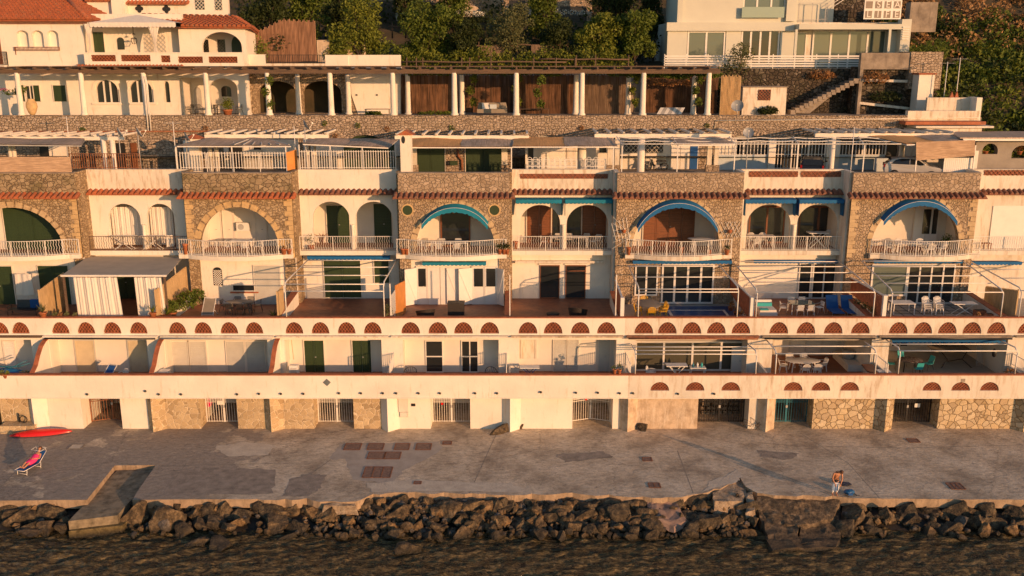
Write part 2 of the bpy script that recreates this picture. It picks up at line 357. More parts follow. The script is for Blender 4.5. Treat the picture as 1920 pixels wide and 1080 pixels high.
def railing(pts,z0,h,parent,style='wavy',sp=.13,posts=3,mat=None,label=None,r=.012):
    """pts: plan polyline"""
    m=MB(); P=[Vector((a,b,0)) for a,b in pts]; seg=[(P[i+1]-P[i]).length for i in range(len(P)-1)]; Ln=sum(seg)
    def at(s):
        for i,l in enumerate(seg):
            if s<=l or i==len(seg)-1: return P[i]+(P[i+1]-P[i])*(min(s,l)/l),(P[i+1]-P[i]).normalized()
            s-=l
    for z,w in ((z0+h,.05),(z0+.06,.035)):
        for i in range(len(P)-1): m.beam(P[i]+Vector((0,0,z)),P[i+1]+Vector((0,0,z)),w,.035)
    n=int(Ln/sp)
    for k in range(n+1):
        c,d=at(Ln*k/n)
        if style=='wavy':
            q=[c+d*(.030*math.sin(t*math.pi*2.6*2/10+k%1))+Vector((0,0,z0+.06+(h-.06)*t/10)) for t in range(11)]
            for t in range(10): m.beam(q[t],q[t+1],r*2,r*2)
        elif style=='x':
            m.beam(c+Vector((0,0,z0)),c+Vector((0,0,z0+h)),r*1.6)
            if k<n:
                c2,_=at(Ln*(k+.5)/n)
                ring=[c2+d*(.45*sp*math.cos(t*math.pi/4))+Vector((0,0,z0+h*.5+.45*sp*math.sin(t*math.pi/4))) for t in range(9)]
                for zz in (-.28,0.,.28):
                    for t in range(8): m.beam(ring[t]+Vector((0,0,zz)),ring[t+1]+Vector((0,0,zz)),r*1.5)
        else: m.beam(c+Vector((0,0,z0)),c+Vector((0,0,z0+h+(.08 if style=='spike' else 0))),r*2)
    for k in range(posts+1):
        c,d=at(Ln*k/max(1,posts)); m.beam(c+Vector((0,0,z0-.32)),c+Vector((0,0,z0+h)),.05)
    return m.part('railing',mat or MET,parent,label)
def leaf_door(x0,x1,z0,z1,y,parent,mat,name='door',label=None,leaves=2,louv=True,hd=True,fr=None):
    f=MB(); t=.06
    f.box(x0-t,x0,y-.05,y+.02,z0,z1+t); f.box(x1,x1+t,y-.05,y+.02,z0,z1+t); f.box(x0,x1,y-.05,y+.02,z1,z1+t)
    f.part('door_frame',fr or WI,parent)
    w=(x1-x0)/leaves; m=MB()
    for k in range(leaves):
        a,b=x0+w*k+.012,x0+w*(k+1)-.012
        m.box(a,b,y-.02,y+.02,z0,z1)
        if louv:
            for q0,q1 in ((z0+.12,(z0+z1)/2-.06),((z0+z1)/2+.06,z1-.12)):
                nn=int((q1-q0)/.11)
                for j in range(nn): 
                    zz=q0+(q1-q0)*(j+.5)/nn; m.box(a+.08,b-.08,y-.04,y-.02,zz-.033,zz+.02)
        for (c,e,g,h_) in ((a,a+.07,z0,z1),(b-.07,b,z0,z1)): m.box(c,e,y-.045,y-.02,g,h_)
    d=m.part(name,mat,parent,label)
    if hd: MB().box((x0+x1)/2+.03,(x0+x1)/2+.13,y-.09,y-.05,(z0+z1)/2-.06,(z0+z1)/2-.02).part('handle',METG,d)
    return d
def window(x0,x1,z0,z1,y,parent,n=2,frame=None,glass=None,name='window',label=None,bar=None,t=.06,mid=None):
    f=MB()
    f.box(x0,x0+t,y-.06,y+.02,z0,z1); f.box(x1-t,x1,y-.06,y+.02,z0,z1); f.box(x0+t,x1-t,y-.06,y+.02,z0,z0+t); f.box(x0+t,x1-t,y-.06,y+.02,z1-t,z1)
    for k in range(1,n):
        c=x0+(x1-x0)*k/n; f.box(c-t*.6,c+t*.6,y-.055,y+.018,z0+t,z1-t)
    if mid: f.box(x0+t,x1-t,y-.05,y+.015,z0+(z1-z0)*mid-.035,z0+(z1-z0)*mid+.035)
    w=f.part(name,frame or MET,parent,label)
    MB().box(x0+t,x1-t,y-.012,y+.01,z0+t,z1-t).part('pane',glass or GLS,w)
    return w
def slab(x0,x1,y0,y1,z0,z1,name,mat,parent,label=None): return MB().box(x0,x1,y0,y1,z0,z1).part(name,mat,parent,label)
def quoins(parent,x,y,z0,z1,side,mat=QUO):
    m=MB(); z=z0; k=0; rr=random.Random(int(x*7))
    while z<z1-.1:
        h=min(rr.uniform(.26,.36),z1-z); w=(.55 if k%2 else .36)+rr.uniform(-.05,.05)
        a,b=(x,x+w) if side>0 else (x-w,x)
        m.box(a,b,y-.03-rr.uniform(0,.015),y+.1,z+.015,z+h-.015); z+=h; k+=1
    return m.part('quoins',mat,parent)
def voussoirs(parent,x0,x1,zs,zt,y,n=17,th=.38,mat=VOUS):
    m=MB(); c=(x0+x1)/2; a=(x1-x0)/2; h=zt-zs; rr=random.Random(int(c*9))
    for k in range(n):
        t0,t1=math.pi*k/n+.02,math.pi*(k+1)/n-.02; e=th+rr.uniform(-.08,.08); q=y-.03-rr.uniform(0,.015)
        g=[(c+a*math.cos(t0),zs+h*math.sin(t0)),(c+(a+e)*math.cos(t0),zs+(h+e)*math.sin(t0)),(c+(a+e)*math.cos(t1),zs+(h+e)*math.sin(t1)),(c+a*math.cos(t1),zs+h*math.sin(t1))]
        m.prism(g,q,y+.08)
    return m.part('arch_stones',mat,parent)
def scallop(pts,drop,n,mb,sag=.06,th=.01):
    """valance hanging from a 3-D polyline (list of Vectors); n scallops"""
    seg=[(pts[i+1]-pts[i]).length for i in range(len(pts)-1)]; Ln=sum(seg)
    def at(s):
        for i,l in enumerate(seg):
            if s<=l+1e-6 or i==len(seg)-1: return pts[i]+(pts[i+1]-pts[i])*(min(s,l)/l)
            s-=l
    K=n*5; top=[at(Ln*k/K) for k in range(K+1)]
    bot=[p-Vector((0,0,drop+sag*math.sin(math.pi*(k%5)/5))) for k,p in enumerate(top)]
    mb.strip(top,bot); mb.strip([p+Vector((0,th,0)) for p in top],[p+Vector((0,th,0)) for p in bot])
def arch_awning(parent,x0,x1,zs,zt,y,mat,out=.55,frac=.12,label=None):
    m=MB(); c=(x0+x1)/2; a=(x1-x0)/2+.12; h=zt-zs+.2; n=36; A=[];B=[]
    for k in range(n+1):
        t=math.pi*(frac+(1-2*frac)*k/n); A.append(Vector((c+a*math.cos(t),y-.02,zs+h*math.sin(t)))); B.append(Vector((c+a*.98*math.cos(t),y-out,zs+h*.93*math.sin(t))))
    m.strip(A,B,True); Bd=[p-Vector((0,0,.26+.08*abs(math.sin(math.pi*k/2.4)))) for k,p in enumerate(B)]
    m.strip(B,Bd); m.strip([p+Vector((0,.012,0)) for p in B],[p+Vector((0,.012,0)) for p in Bd])
    o=m.part('arch_awning',mat,parent,label)
    t_=MB(); t_.tube([p+Vector((0,-.01,.015)) for p in B],.014,5); t_.part('awning_rim',MET,o)
    return o
def flat_awning(parent,x0,x1,y0,z0,y1,z1,mat,drop=.18,sides=0,label=None,nsc=None):
    """fabric sloping from the wall (y0,z0) out to (y1,z1)"""
    m=MB(); m.hexa([(x0,y1,z1-.01),(x1,y1,z1-.01),(x1,y0,z0-.01),(x0,y0,z0-.01)],[(x0,y1,z1),(x1,y1,z1),(x1,y0,z0),(x0,y0,z0)])
    scallop([Vector((x0,y1-.005,z1)),Vector((x1,y1-.005,z1))],drop,nsc or int((x1-x0)/.28)+1,m)
    if sides:
        for x in (x0,x1):
            for dx in (0,.012):
                m.add([(x+dx,y0,z0),(x+dx,y1,z1),(x+dx,y1,z1-sides),(x+dx,y0+(y1-y0)*.15,z1-sides*1.02)],[(0,1,2,3)])
    return m.part('awning',mat,parent,label)
def bar_gate(x0,x1,z0,z1,y,parent,mat,sp=.13,leaves=2,rails=(.02,.62,.68,.98),label=None,r=.02,skew=0):
    m=MB(); w=(x1-x0)/leaves
    for l in range(leaves):
        a,b=x0+w*l,x0+w*(l+1); ya=y if l==0 else y+skew; yb=y+skew if l==0 else y
        for f in rails: m.beam((a,ya,z0+(z1-z0)*f),(b,yb,z0+(z1-z0)*f),.03,.04)
        n=int(w/sp)
        for k in range(n+1): m.beam((a+w*k/n,ya+(yb-ya)*k/n,z0),(a+w*k/n,ya+(yb-ya)*k/n,z1),r)
        m.beam((a+.03,ya,z0),(a+.03,ya,z1),.06); m.beam((b-.03,yb,z0),(b-.03,yb,z1),.06)
    g=m.part('gate',mat,parent,label)
    MB().box((x0+x1)/2-.06,(x0+x1)/2+.06,y+skew-.06,y+skew+.03,(z0+z1)/2-.12,(z0+z1)/2+.05).part('lock',METG,g)
    return g
# ---- ground storey spec: list of (kind, px0, px1) along the wall, measured at the wall foot
L0=[
 [('wall',-300,-8,ST_YEL),('gate',-8,5,DARKM),('wall',5,78,ST_YEL)],
 [('wall',78,157,WP),('gate',157,230,RUST),('wall',230,295,WP)],
 [('wall',295,377,ST_YEL),('gate',377,447,MET),('wall',447,511,ST_YEL)],
 [('wall',511,590,ST_YEL),('gate',590,664,MET),('wall',664,728,ST_YEL)],
 [('wall',728,808,WP),('gate',808,882,MET),('wall',882,950,WP)],
 [('wall',950,1073,WP),('gate',1073,1148,MET),('wall',1148,1171,WP)],
 [('wall',1171,1307,WPD),('gate',1307,1402,DARKM),('wall',1402,1430,WPC)],
 [('gate',1442,1522,TEALM),('wall',1522,1650,ST_CRM)],
 [('gate',1667,1757,DARKM),('wall',1757,1908,ST_CRM)],
 [('gate',1925,2010,DARKM),('wall',2010,2100,ST_CRM)]]
GLAB=['','rusty open gate','white barred gate with red paper notice','grey barred gate with two leaves','white barred gate beside the meter box','white barred gate opening inwards','brown barred gate before stacked stones','teal barred gate','black barred gate with pale notice','']
for i,spec in enumerate(L0):
    h=HS[i]; X0,X1=XB[i],XB[i+1]
    x0=X0
    for j,(k,a,b,mt) in enumerate(spec):
        xa=tx(a,800,Y0) if j else X0; xb=tx(b,800,Y0) if j<len(spec)-1 else X1
        if i>=7 and j==0: xa=tx(a,800,Y0)
        if k=='wall': slab(xa,xb,Y0,YG+.4,0,zb0,'ground_wall',mt,h)
        else:
            if i>=7: slab(X0,xa,Y0,YG+.4,0,zb0,'ground_wall',WPC,h)
            bar_gate(xa+.02,xb-.02,.03,zb0-.03,YG,h,mt,sp=.15,label=GLAB[i] or None,skew=.5 if i in (5,1) else 0,r=.026)
            MB().box(xa-.2,xb+.2,YG+3.4,YG+3.5,0,zb0).box(xa-.2,xa-.1,YG+.4,YG+3.4,0,zb0).box(xb+.1,xb+.2,YG+.4,YG+3.4,0,zb0).part('store_room_wall',WPC if i in (1,2,4,5) else CONC,h)
    # buttress wedge at the left boundary
    if i: 
        bm_={1:(WP),2:ST_YEL,3:ST_YEL,4:WP,5:WP,6:WPD,7:WPD,8:ST_CRM,9:ST_CRM}[i]
        x=X0; MB().prism([(x-.45,Y0+.02),(x+.03,YB-.02),(x+.72,Y0+.02)],0,zb0,'z').part('buttress',bm_,h)
    # band / parapet of first terrace
    holes=[]; hmx=[]
    HM0={6:(1237,1303,1370),7:(1487,1539,1593),8:(1747,1801,1855),9:(1990,2040)}.get(i,())
    zh0=tz(732.5,YB); zh1=tz(716.5,YB)
    for c in HM0:
        cx=tx(c,732,YB); holes.append(arch(cx-.58,cx+.58,zh0,zh0,zh1)); hmx.append(cx)
    wall(rect(X0,X1,zb0,z1),holes,YB,YB+.28,'terrace_parapet',[WP,WP,WP,WP,WP,WP,WPC,WPS,WPC,WPC][i],h)
    for cx in hmx: halfmoon(h,cx,zh0,1.14,zh1-zh0-.01,YB+.05)
    coping(X0+.003,X1-.003,YB,YB+.28,z1,h)
    MB().box(X0,X1,YB-.05,YB-.003,zb0,zb0+.05).part('moulding',WP,h)
    slab(X0,X1,YB+.285,YF+(6 if i>=7 else 2),fl1-.25,fl1,'terrace_floor',TERF if i!=8 else FLB,h)
    slab(X0,X1,YB+.28,YG+3.6,zb0-.002,fl1-.26,'slab',WPC,h)
# lamps under the band
lx=[(467,740),(777,733),(847,739),(965,739),(1264,739)]
k=0
for px,py in [(164,739),(273,733),(298,739),(340,739),(445,739),(486,738),(527,738),(569,738),(636,737),(677,737),(718,737),(743,737),(785,737),(825,737),(891,737),(932,737),(1014,735),(1080,736),(1121,736),(1162,737),(1187,737),(1271,738),(1339,738)]:
    x,z=T(px,py,YB-.05); bi=max(j for j in range(10) if XB[j]<=x)
    MB().lathe([(.05,0),(.08,.03),(.07,.10),(.03,.13)],(x,YB-.10,z-.06),8).part('wall_lamp',DARKM,HS[bi])
# ---- L1 + L2 parapet
HMX=[(0,39),(114,162,211,260),(333,381,430,477),(552,601,650,699),(770,821,869,918),(990,1037,1088,1137),(1207,1251,1297,1343,1389),(1460,1511,1562,1613),(1684,1730,1776,1822,1868),(1925,1970)]
REC=[(-60,62),(92,278),(303,503),(535,716),(756,935),(973,1155),(1192,1400),(1447,1632),(1665,1900),(1935,2100)]
DEEP=[2.9,2.9,2.9,2.9,2.8,3.0,3.4,6.4,7.4,3.2]
for i in range(10):
    h=HS[i]; X0,X1=XB[i],XB[i+1]; holes=[]; cs=[]
    for c in HMX[i]:
        cx=tx(c,625,YF)
        if not X0+.5<cx<X1-.5: continue
        w=.60 if i>=4 else .57
        cs.append((cx,w)); holes.append(arch(cx-w,cx+w,hm0,hm0,hm1,12))
    ra,rb=[tx(v,670,YF) for v in REC[i]]; ra=max(ra,X0+.25); rb=min(rb,X1-.25)
    zl=lint if i<6 else tz(636,YF)
    holes.append(rect(ra,rb,fl1+.01,zl))
    mt=[WP,WP,WP,WP,WP,WP,WPC,WPC,WPC,WPC][i]
    wall(rect(X0,X1,fl1,z2),holes,YF,YF+.3,'front_wall',mt,h)
    for cx,w in cs: halfmoon(h,cx,hm0,2*w-.02,hm1-hm0-.01,YF+.05)
    coping(X0+.003,X1-.003,YF,YF+.3,z2,h)
    # drip ledge under the half moons
    MB().box(X0+.1 if i!=1 else X0,X1-.1,YF-.28,YF-.003,hm0-.20,hm0-.10).part('drip_ledge',[WOODG,WP,WPC,WPS,WPC,WPD,TILD,CONC,CONC,CONC][i],h)
    if i in (2,6,7,8,1): MB().tube([(X0+.2,YF-.34,hm0-.22),(X1-.2,YF-.34,hm0-.24)],.06,6).part('gutter',[0,DARKM,METG,0,0,0,RUST,DARKM,DARKM][i],h)
    # recess shell
    D=DEEP[i]
    m=MB(); m.box(ra-.15,rb+.15,YF+D-1.7+.0 if D<4 else D,(YF+D-1.7 if D<4 else D)+.2,fl1,zl+.2)
    yb_=(YF+D-1.7) if D<4 else D
    m.box(ra-.15,ra,YF+.3,yb_,fl1,zl+.1).box(rb,rb+.15,YF+.3,yb_,fl1,zl+.1).box(ra-.15,rb+.15,YF+.3,yb_,zl+.101,zl+.2)
    m.part('room_wall',WI,h); 
    h['yb']=yb_; h['ra']=ra; h['rb']=rb
    # side wing wall between first terraces: curved, capped with terracotta
    if i in (1,2,3):
        x=X0+.02; prof=[(YF,z1+1.55),(YF-.35,z1+1.5),(YF-.8,z1+1.3),(YF-1.3,z1+.85),(YF-1.7,z1+.35),(YB+.3,z1+.02)]
        MB().prism([(YF,fl1),(YB+.29,fl1)]+[(a,b) for a,b in prof[::-1]],x,x+.2,'x').part('wing_wall',WP,h)
        c=MB()
        for (a,b),(a2,b2) in zip(prof[:-1],prof[1:]): c.hexa([(x-.04,a2,b2),(x+.24,a2,b2),(x+.24,a,b),(x-.04,a,b)],[(x-.04,a2-.03,b2+.06),(x+.24,a2-.03,b2+.06),(x+.24,a,b+.06),(x-.04,a,b+.06)])
        c.part('wing_wall_cap',TERR,h)
    else:
        x=X0; MB().box(x-.06,x+.06,YB+.29,YF-.002,fl1,z1+(.03 if i in (7,8) else -.2)).part('wing_wall',WPC,h)
    # second terrace floor
    yb2=YS if i%2==0 else YW
    fm={0:TERF,1:TERF,2:TERF,3:TERF,4:TERF,5:TERF,7:TERF}.get(i)
    if fm is None: fm=FLB
    slab(X0,X1,YF+.31,yb2+.3,fl2-.2,fl2,'upper_terrace_floor',fm,h)
# tiled pool-blue floor of house 7 (index 6) and dark grid on index 8 are laid as thin sheets
def Y1(i): return HS[i]['yb']
def fx(px,i,y=None): return tx(px,670,Y1(i) if y is None else y)
def f1z(py,i): return tz(py,Y1(i))
# H1 doors
for a,b,lb in ((144,179,'cream door behind the blue deck chair'),(243,277,'cream door in the shaded corner')):
    leaf_door(fx(a,1),fx(b,1),fl1,f1z(637,1)-.05,Y1(1)-.03,HS[1],mpaint('cream_door_paint',(.60,.50,.34),.6,.06,2),label=lb,leaves=1,louv=False,hd=False,fr=SHW)
for a,b in ((321,355),(356,388),(426,459),(463,497)):
    leaf_door(fx(a,2),fx(b,2),fl1,f1z(640,2),Y1(2)-.03,HS[2],SHW,'shutter',leaves=1,hd=False)
for a,b,lb in ((572,608,'dark green double door at left'),(662,696,'dark green double door at right')):
    leaf_door(fx(a,3),fx(b,3),fl1,f1z(638,3),Y1(3)-.03,HS[3],GREEN,label=lb)
window(fx(798,4),fx(831,4),fl1,f1z(638,4),Y1(4)-.02,HS[4],1,mid=.5,name='glass_door')
window(fx(865,4),fx(897,4),fl1,f1z(638,4),Y1(4)-.02,HS[4],2,name='glass_door',mid=.5)
leaf_door(fx(978,5),fx(1005,5),f1z(672,5),f1z(636,5),Y1(5)-.03,HS[5],WPC,'shutter',leaves=1,louv=False,hd=False)
leaf_door(fx(1038,5),fx(1062,5),fl1,f1z(636,5),Y1(5)-.03,HS[5],SHW,'door',leaves=1)
leaf_door(fx(1063,5),fx(1084,5),fl1,f1z(636,5),Y1(5)-.03,HS[5],SHW,'door',leaves=1)
leaf_door(fx(1122,5),fx(1143,5),fl1,f1z(636,5),Y1(5)-.03,HS[5],SHW,'door',leaves=1)
window(fx(1192,6)-.1,fx(1400,6)+.1,fl1,f1z(637,6),Y1(6)-.3,HS[6],4,t=.11,name='glass_wall',frame=MET,glass=mglass('olive_glass',(.09,.085,.06),.06))
# H0 and H9 openings
leaf_door(fx(10,0),fx(30,0),fl1,f1z(640,0),Y1(0)-.03,HS[0],PLW,'door',leaves=1)
leaf_door(tx(1950,670,Y1(9)),tx(1980,670,Y1(9)),fl1,lint,Y1(9)-.03,HS[9],PLW,'door')
# H7 deep recess: back wall, side wall, floor already; sliding panels
for a,b in ((1449,1478),(1479,1508),(1509,1538),(1539,1568)):
    leaf_door(tx(a,670,Y1(7)),tx(b,670,Y1(7)),fl1,tz(636,Y1(7))-.1,Y1(7)-.03,HS[7],WI,'sliding_panel',leaves=1,louv=False,hd=False)
slab(tx(1578,670,4.2),tx(1632,670,YF),2.9,5.9,fl1,fl1+.45,'bench_wall',WP,HS[7])
window(tx(1668,670,Y1(8)),tx(1700,670,Y1(8)),fl1+.3,tz(640,Y1(8)),Y1(8)-.02,HS[8],2)
window(tx(1742,670,Y1(8)),tx(1775,670,Y1(8)),fl1,tz(640,Y1(8)),Y1(8)-.02,HS[8],2,name='glass_door')
slab(tx(1798,670,Y1(8)),tx(1832,670,Y1(8)),Y1(8)-.06,Y1(8)-.01,fl1,lint-.3,'blue_panel',mpaint('navy_paint',(.01,.025,.10),.5,.1,2),HS[8])
flat_awning(HS[8],tx(1672,640,YF),tx(1885,640,YF),YF+.28,lint+.0,YF-.06,lint-.03,BLUE,.11)
# wall bits on L1: iron railings with spikes at the right boundary of H4, H5, H3
for i,(a,b) in ((3,(700,735)),(4,(893,950)),(5,(1150,1178)),(7,(1632,1652)),(8,(1888,1915))):
    xa,xb=tx(a,680,.6),tx(b,680,.6); railing([(xb,YF-.05),(xb,YB+.35)],fl1+.9,.75,HS[i],'spike',.14,1)
for i in (6,):
    leaf_door(tx(1373,670,YF+1.2),tx(1398,670,YF+1.2),fl1,fl1+1.6,YF+1.2,HS[6],PLW,'fridge',leaves=1,louv=False)
# blue diamond plaque, meter box, number plates
x,z=T(613,717,YB); MB().prism([(x,z-.24),(x+.24,z),(x,z+.24),(x-.24,z)],YB-.03,YB-.003).part('diamond_plaque',mpaint('slate_tile',(.16,.18,.18),.5,.1,3),HS[3])
x,z=T(1806,713,YB); MB().box(x-.12,x+.12,YB-.02,YB-.003,z-.1,z+.1).part('number_plate',CONC,HS[8])
x0,z0=T(748,781,Y0); x1_,z1_=T(765,746,Y0)
b_=MB().box(x0,x1_,Y0-.12,Y0-.003,z0+.35,z1_).part('meter_box',WPC,HS[4]); MB().box(x0+.1,x1_,Y0-.13,Y0-.003,z0,z0+.33).part('meter_box',WPC,HS[4])
x,z=T(775,759,Y0); MB().box(x-.13,x+.13,Y0-.03,Y0-.003,z-.09,z+.09).part('house_number_tile',DARKM,HS[4])
# ================= L2 back walls =================
def zz(py,y): return tz(py,y)
for i in range(10):
    h=HS[i]; X0,X1=XB[i],XB[i+1]
    if i%2==0:
        slab(X0,X1,YS,YS+.3,fl2,fl3-.35,'back_wall',{0:WP,2:WP,4:WP,6:ST_BAYR,8:ST_BAYR}[i],h)
        # stone pier flanks
        for s,xx in ((1,X0),(-1,X1)):
            w=.75 if i in (2,4) else .55
            a,b=(xx,xx+w) if s>0 else (xx-w,xx)
            slab(a,b,YS-.12,YS-.002,fl2,fl3-.36,'stone_pier',ST_BAY if i in (0,2) else ST_BAYR,h)
        # side returns between YS and YW
        for xx in (X0,X1): slab(xx-.15,xx+.15,YS+.302,YW+.3,fl2,z4,'side_wall',ST_BAY if i<5 else WPC,h)
    else:
        slab(X0+.16,X1-.16,YW,YW+.3,fl2,fl3-.32,'back_wall',WP if i<8 else WPC,h)
    # L2 boundary low walls / planters
    if i not in (1,): 
        MB().prism([(YF+.32,fl2),(YF+.32,fl2+.35),(YF+1.2,fl2+.62),(YS-.13,fl2+.95),(YS-.13,fl2)],X0-.32,X0+.1,'x').part('side_planter',WP if i<6 else WPC,h)
        MB().prism([(YF+.32,fl2+.353),(YF+1.2,fl2+.623),(YS-.13,fl2+.953),(YS-.13,fl2+1.0),(YF+1.2,fl2+.68),(YF+.32,fl2+.41)],X0-.34,X0+.12,'x').part('planter_cap',TERR,h)
def sx(px,y,py=530): return tx(px,py,y)
# H0 L2
for a,b,t in ((-30,26,499),(75,131,498)): leaf_door(sx(a,YS),sx(b,YS),fl2,zz(t,YS),YS-.04,HS[0],GREEN,'shutter',label='sunlit green shutter' if a<0 else 'half-shaded green shutter behind bench')
# H1 L2 (under canopy)
leaf_door(sx(215,YW),sx(255,YW),fl2,fl2+2.5,YW-.04,HS[1],GREEN,'door')
# H2 L2
w_=wall(arch(sx(400,YS,520),sx(417,YS,520),zz(535,YS),zz(508,YS),zz(501,YS)),[],YS-.02,YS-.004,'arched_grille_window',GLS,HS[2])
lattice(HS[2],sx(401,YS,520),sx(416,YS,520),zz(534,YS),zz(506,YS),YS-.06,MET,'window_grille',.16,.03)
window(sx(435,YS),sx(481,YS),zz(546,YS),zz(533,YS),YS-.02,HS[2],1,label='low slot window with brown sill')
slab(sx(431,YS),sx(484,YS),YS-.12,YS-.003,zz(549,YS),zz(546.5,YS),'window_sill',TERR,HS[2])
leaf_door(sx(478,YS),sx(526,YS),fl2,zz(498,YS),YS-.04,HS[2],SHW,'roller_shutter',leaves=1,hd=False)
# H3 L2
leaf_door(sx(609,YW),sx(677,YW),zz(557,YW),zz(487,YW),YW-.04,HS[3],GREEN,'roller_shutter',label='large dark green roller shutter',leaves=2,hd=False)
leaf_door(sx(703,YW),sx(730,YW),zz(530,YW),zz(485,YW),YW-.04,HS[3],GREEN,'shutter',leaves=1,hd=False)
flat_awning(HS[3],sx(580,YW,480),sx(742,YW,480)-.3,YW-.3,zz(478,YW-.5),YW-.75,zz(481,YW-.75),BLUE)
# H4 L2 white double doors with dark panes and open leaves
for a,b in ((782,802),(886,932)):
    d_=leaf_door(sx(a,YS),sx(b,YS),fl2,zz(500,YS),YS-.05,HS[4],PLW,'door',leaves=1 if a<800 else 2,louv=False)
    n=1 if a<800 else 2; w=(sx(b,YS)-sx(a,YS))/n
    for k in range(n): MB().box(sx(a,YS)+w*k+.12,sx(a,YS)+w*(k+1)-.12,YS-.11,YS-.095,fl2+1.3,zz(503,YS)).part('pane',GLS,d_)
for xh,ang,L_ in ((sx(782,YS),215,.95),(sx(886,YS),200,1.0),(sx(886,YS)-.9,185,.9),(sx(932,YS),-50,.75)):
    dx,dy=math.cos(R(ang))*L_,-abs(math.sin(R(ang)))*L_*1.0
    m=MB(); m.beam((xh,YS-.12,fl2+1.35),(xh+dx,YS-.12+dy,fl2+1.35),.04,2.6)
    m.beam((xh+dx*.05,YS-.15+dy*.05,fl2+.2),(xh+dx*.95,YS-.15+dy*.95,fl2+2.5),.04,.05); m.part('open_shutter',PLW,HS[4])
slab(sx(803,YS),sx(825,YS),YS-.09,YS-.005,fl2,zz(500,YS),'shutter',PLW,HS[4]); slab(sx(826,YS),sx(850,YS),YS-.08,YS-.005,fl2,zz(500,YS),'shutter',PLW,HS[4])
flat_awning(HS[4],sx(793,YS,490),sx(912,YS,490),YS-.1,zz(489,YS),YS-.6,zz(492,YS-.6),TEAL)
# H5 L2
for a,b,t in ((1012,1049,497),(1060,1098,497)):
    window(sx(a,YW),sx(b,YW),fl2+.02,zz(t,YW),YW-.03,HS[5],1,frame=WOOD,name='glass_door',mid=.0 if a<1050 else .83)
    slab(sx(a-2,YW),sx(b+2,YW),YW-.12,YW-.003,zz(t-1,YW),zz(t-3,YW),'shutter_box',WP,HS[5])
slab(sx(966,YW),sx(1130,YW),YW-.3,YW-.003,zz(488,YW),zz(492,YW),'awning_box',WPC,HS[5])
# H6 L2 windows
window(sx(1190,YS),sx(1233,YS),zz(554,YS),zz(497,YS),YS-.03,HS[6],2,t=.1)
window(sx(1240,YS),sx(1338,YS),fl2+.05,zz(494,YS),YS-.03,HS[6],4,t=.12,name='glass_door')
flat_awning(HS[6],sx(1185,YS,490),sx(1370,YS,490),YS-.1,zz(487,YS),YS-.45,zz(489,YS-.45),BLUE)
# H7 L2
window(sx(1496,YW),sx(1520,YW),fl2,zz(493,YW),YW-.03,HS[7],1,t=.08,name='glass_door'); window(sx(1522,YW),sx(1565,YW),fl2,zz(493,YW),YW-.03,HS[7],2,t=.08,name='glass_door')
flat_awning(HS[7],sx(1410,YW,488),sx(1595,YW,488),YW-.15,zz(486,YW),YW-.55,zz(488,YW-.55),BLUE)
# H8 L2
window(sx(1632,YS),sx(1700,YS),fl2+.6,zz(495,YS),YS-.03,HS[8],1,t=.12,glass=GLB); window(sx(1700,YS),sx(1788,YS),fl2+.05,zz(495,YS),YS-.03,HS[8],4,t=.09,name='glass_door')
flat_awning(HS[8],sx(1634,YS,488),sx(1800,YS,488),YS-.1,zz(486,YS),YS-.45,zz(488,YS-.45),BLUE)
flat_awning(HS[9],XB[9]+.3,XB[9]+4,YW-.15,zz(488,YW),YW-.9,zz(491,YW-.9),BLUE)
# pool-blue tiled mat on terrace H6; dark grid on H8
ptile=mpaint('blue_mosaic_tile',(.02,.06,.22),.3,.2,5)
xa,ya=G(1240,592,fl2); xb_,yb_=G(1365,578,fl2)
slab(xa,XB[7]-.4,YF+1.7,YS-.6,fl2+.002,fl2+.012,'blue_tile_floor',ptile,HS[6])
slab(xa+.6,XB[7]-1.2,YF+2.6,YS-1.6,fl2+.013,fl2+.02,'tile_border',WI,HS[6]); slab(xa+.8,XB[7]-1.4,YF+2.8,YS-1.8,fl2+.021,fl2+.028,'blue_tile_floor',ptile,HS[6])
m=MB(); 
for k in range(12): m.box(XB[8]+.3+k*.7,XB[8]+.36+k*.7,YF+.35,YS-.2,fl2+.002,fl2+.010)
for k in range(9): m.box(XB[8]+.3,XB[9]-.4,YF+.5+k*.7,YF+.56+k*.7,fl2+.0105,fl2+.016)
m.part('dark_tile_lines',DARKM,HS[8])
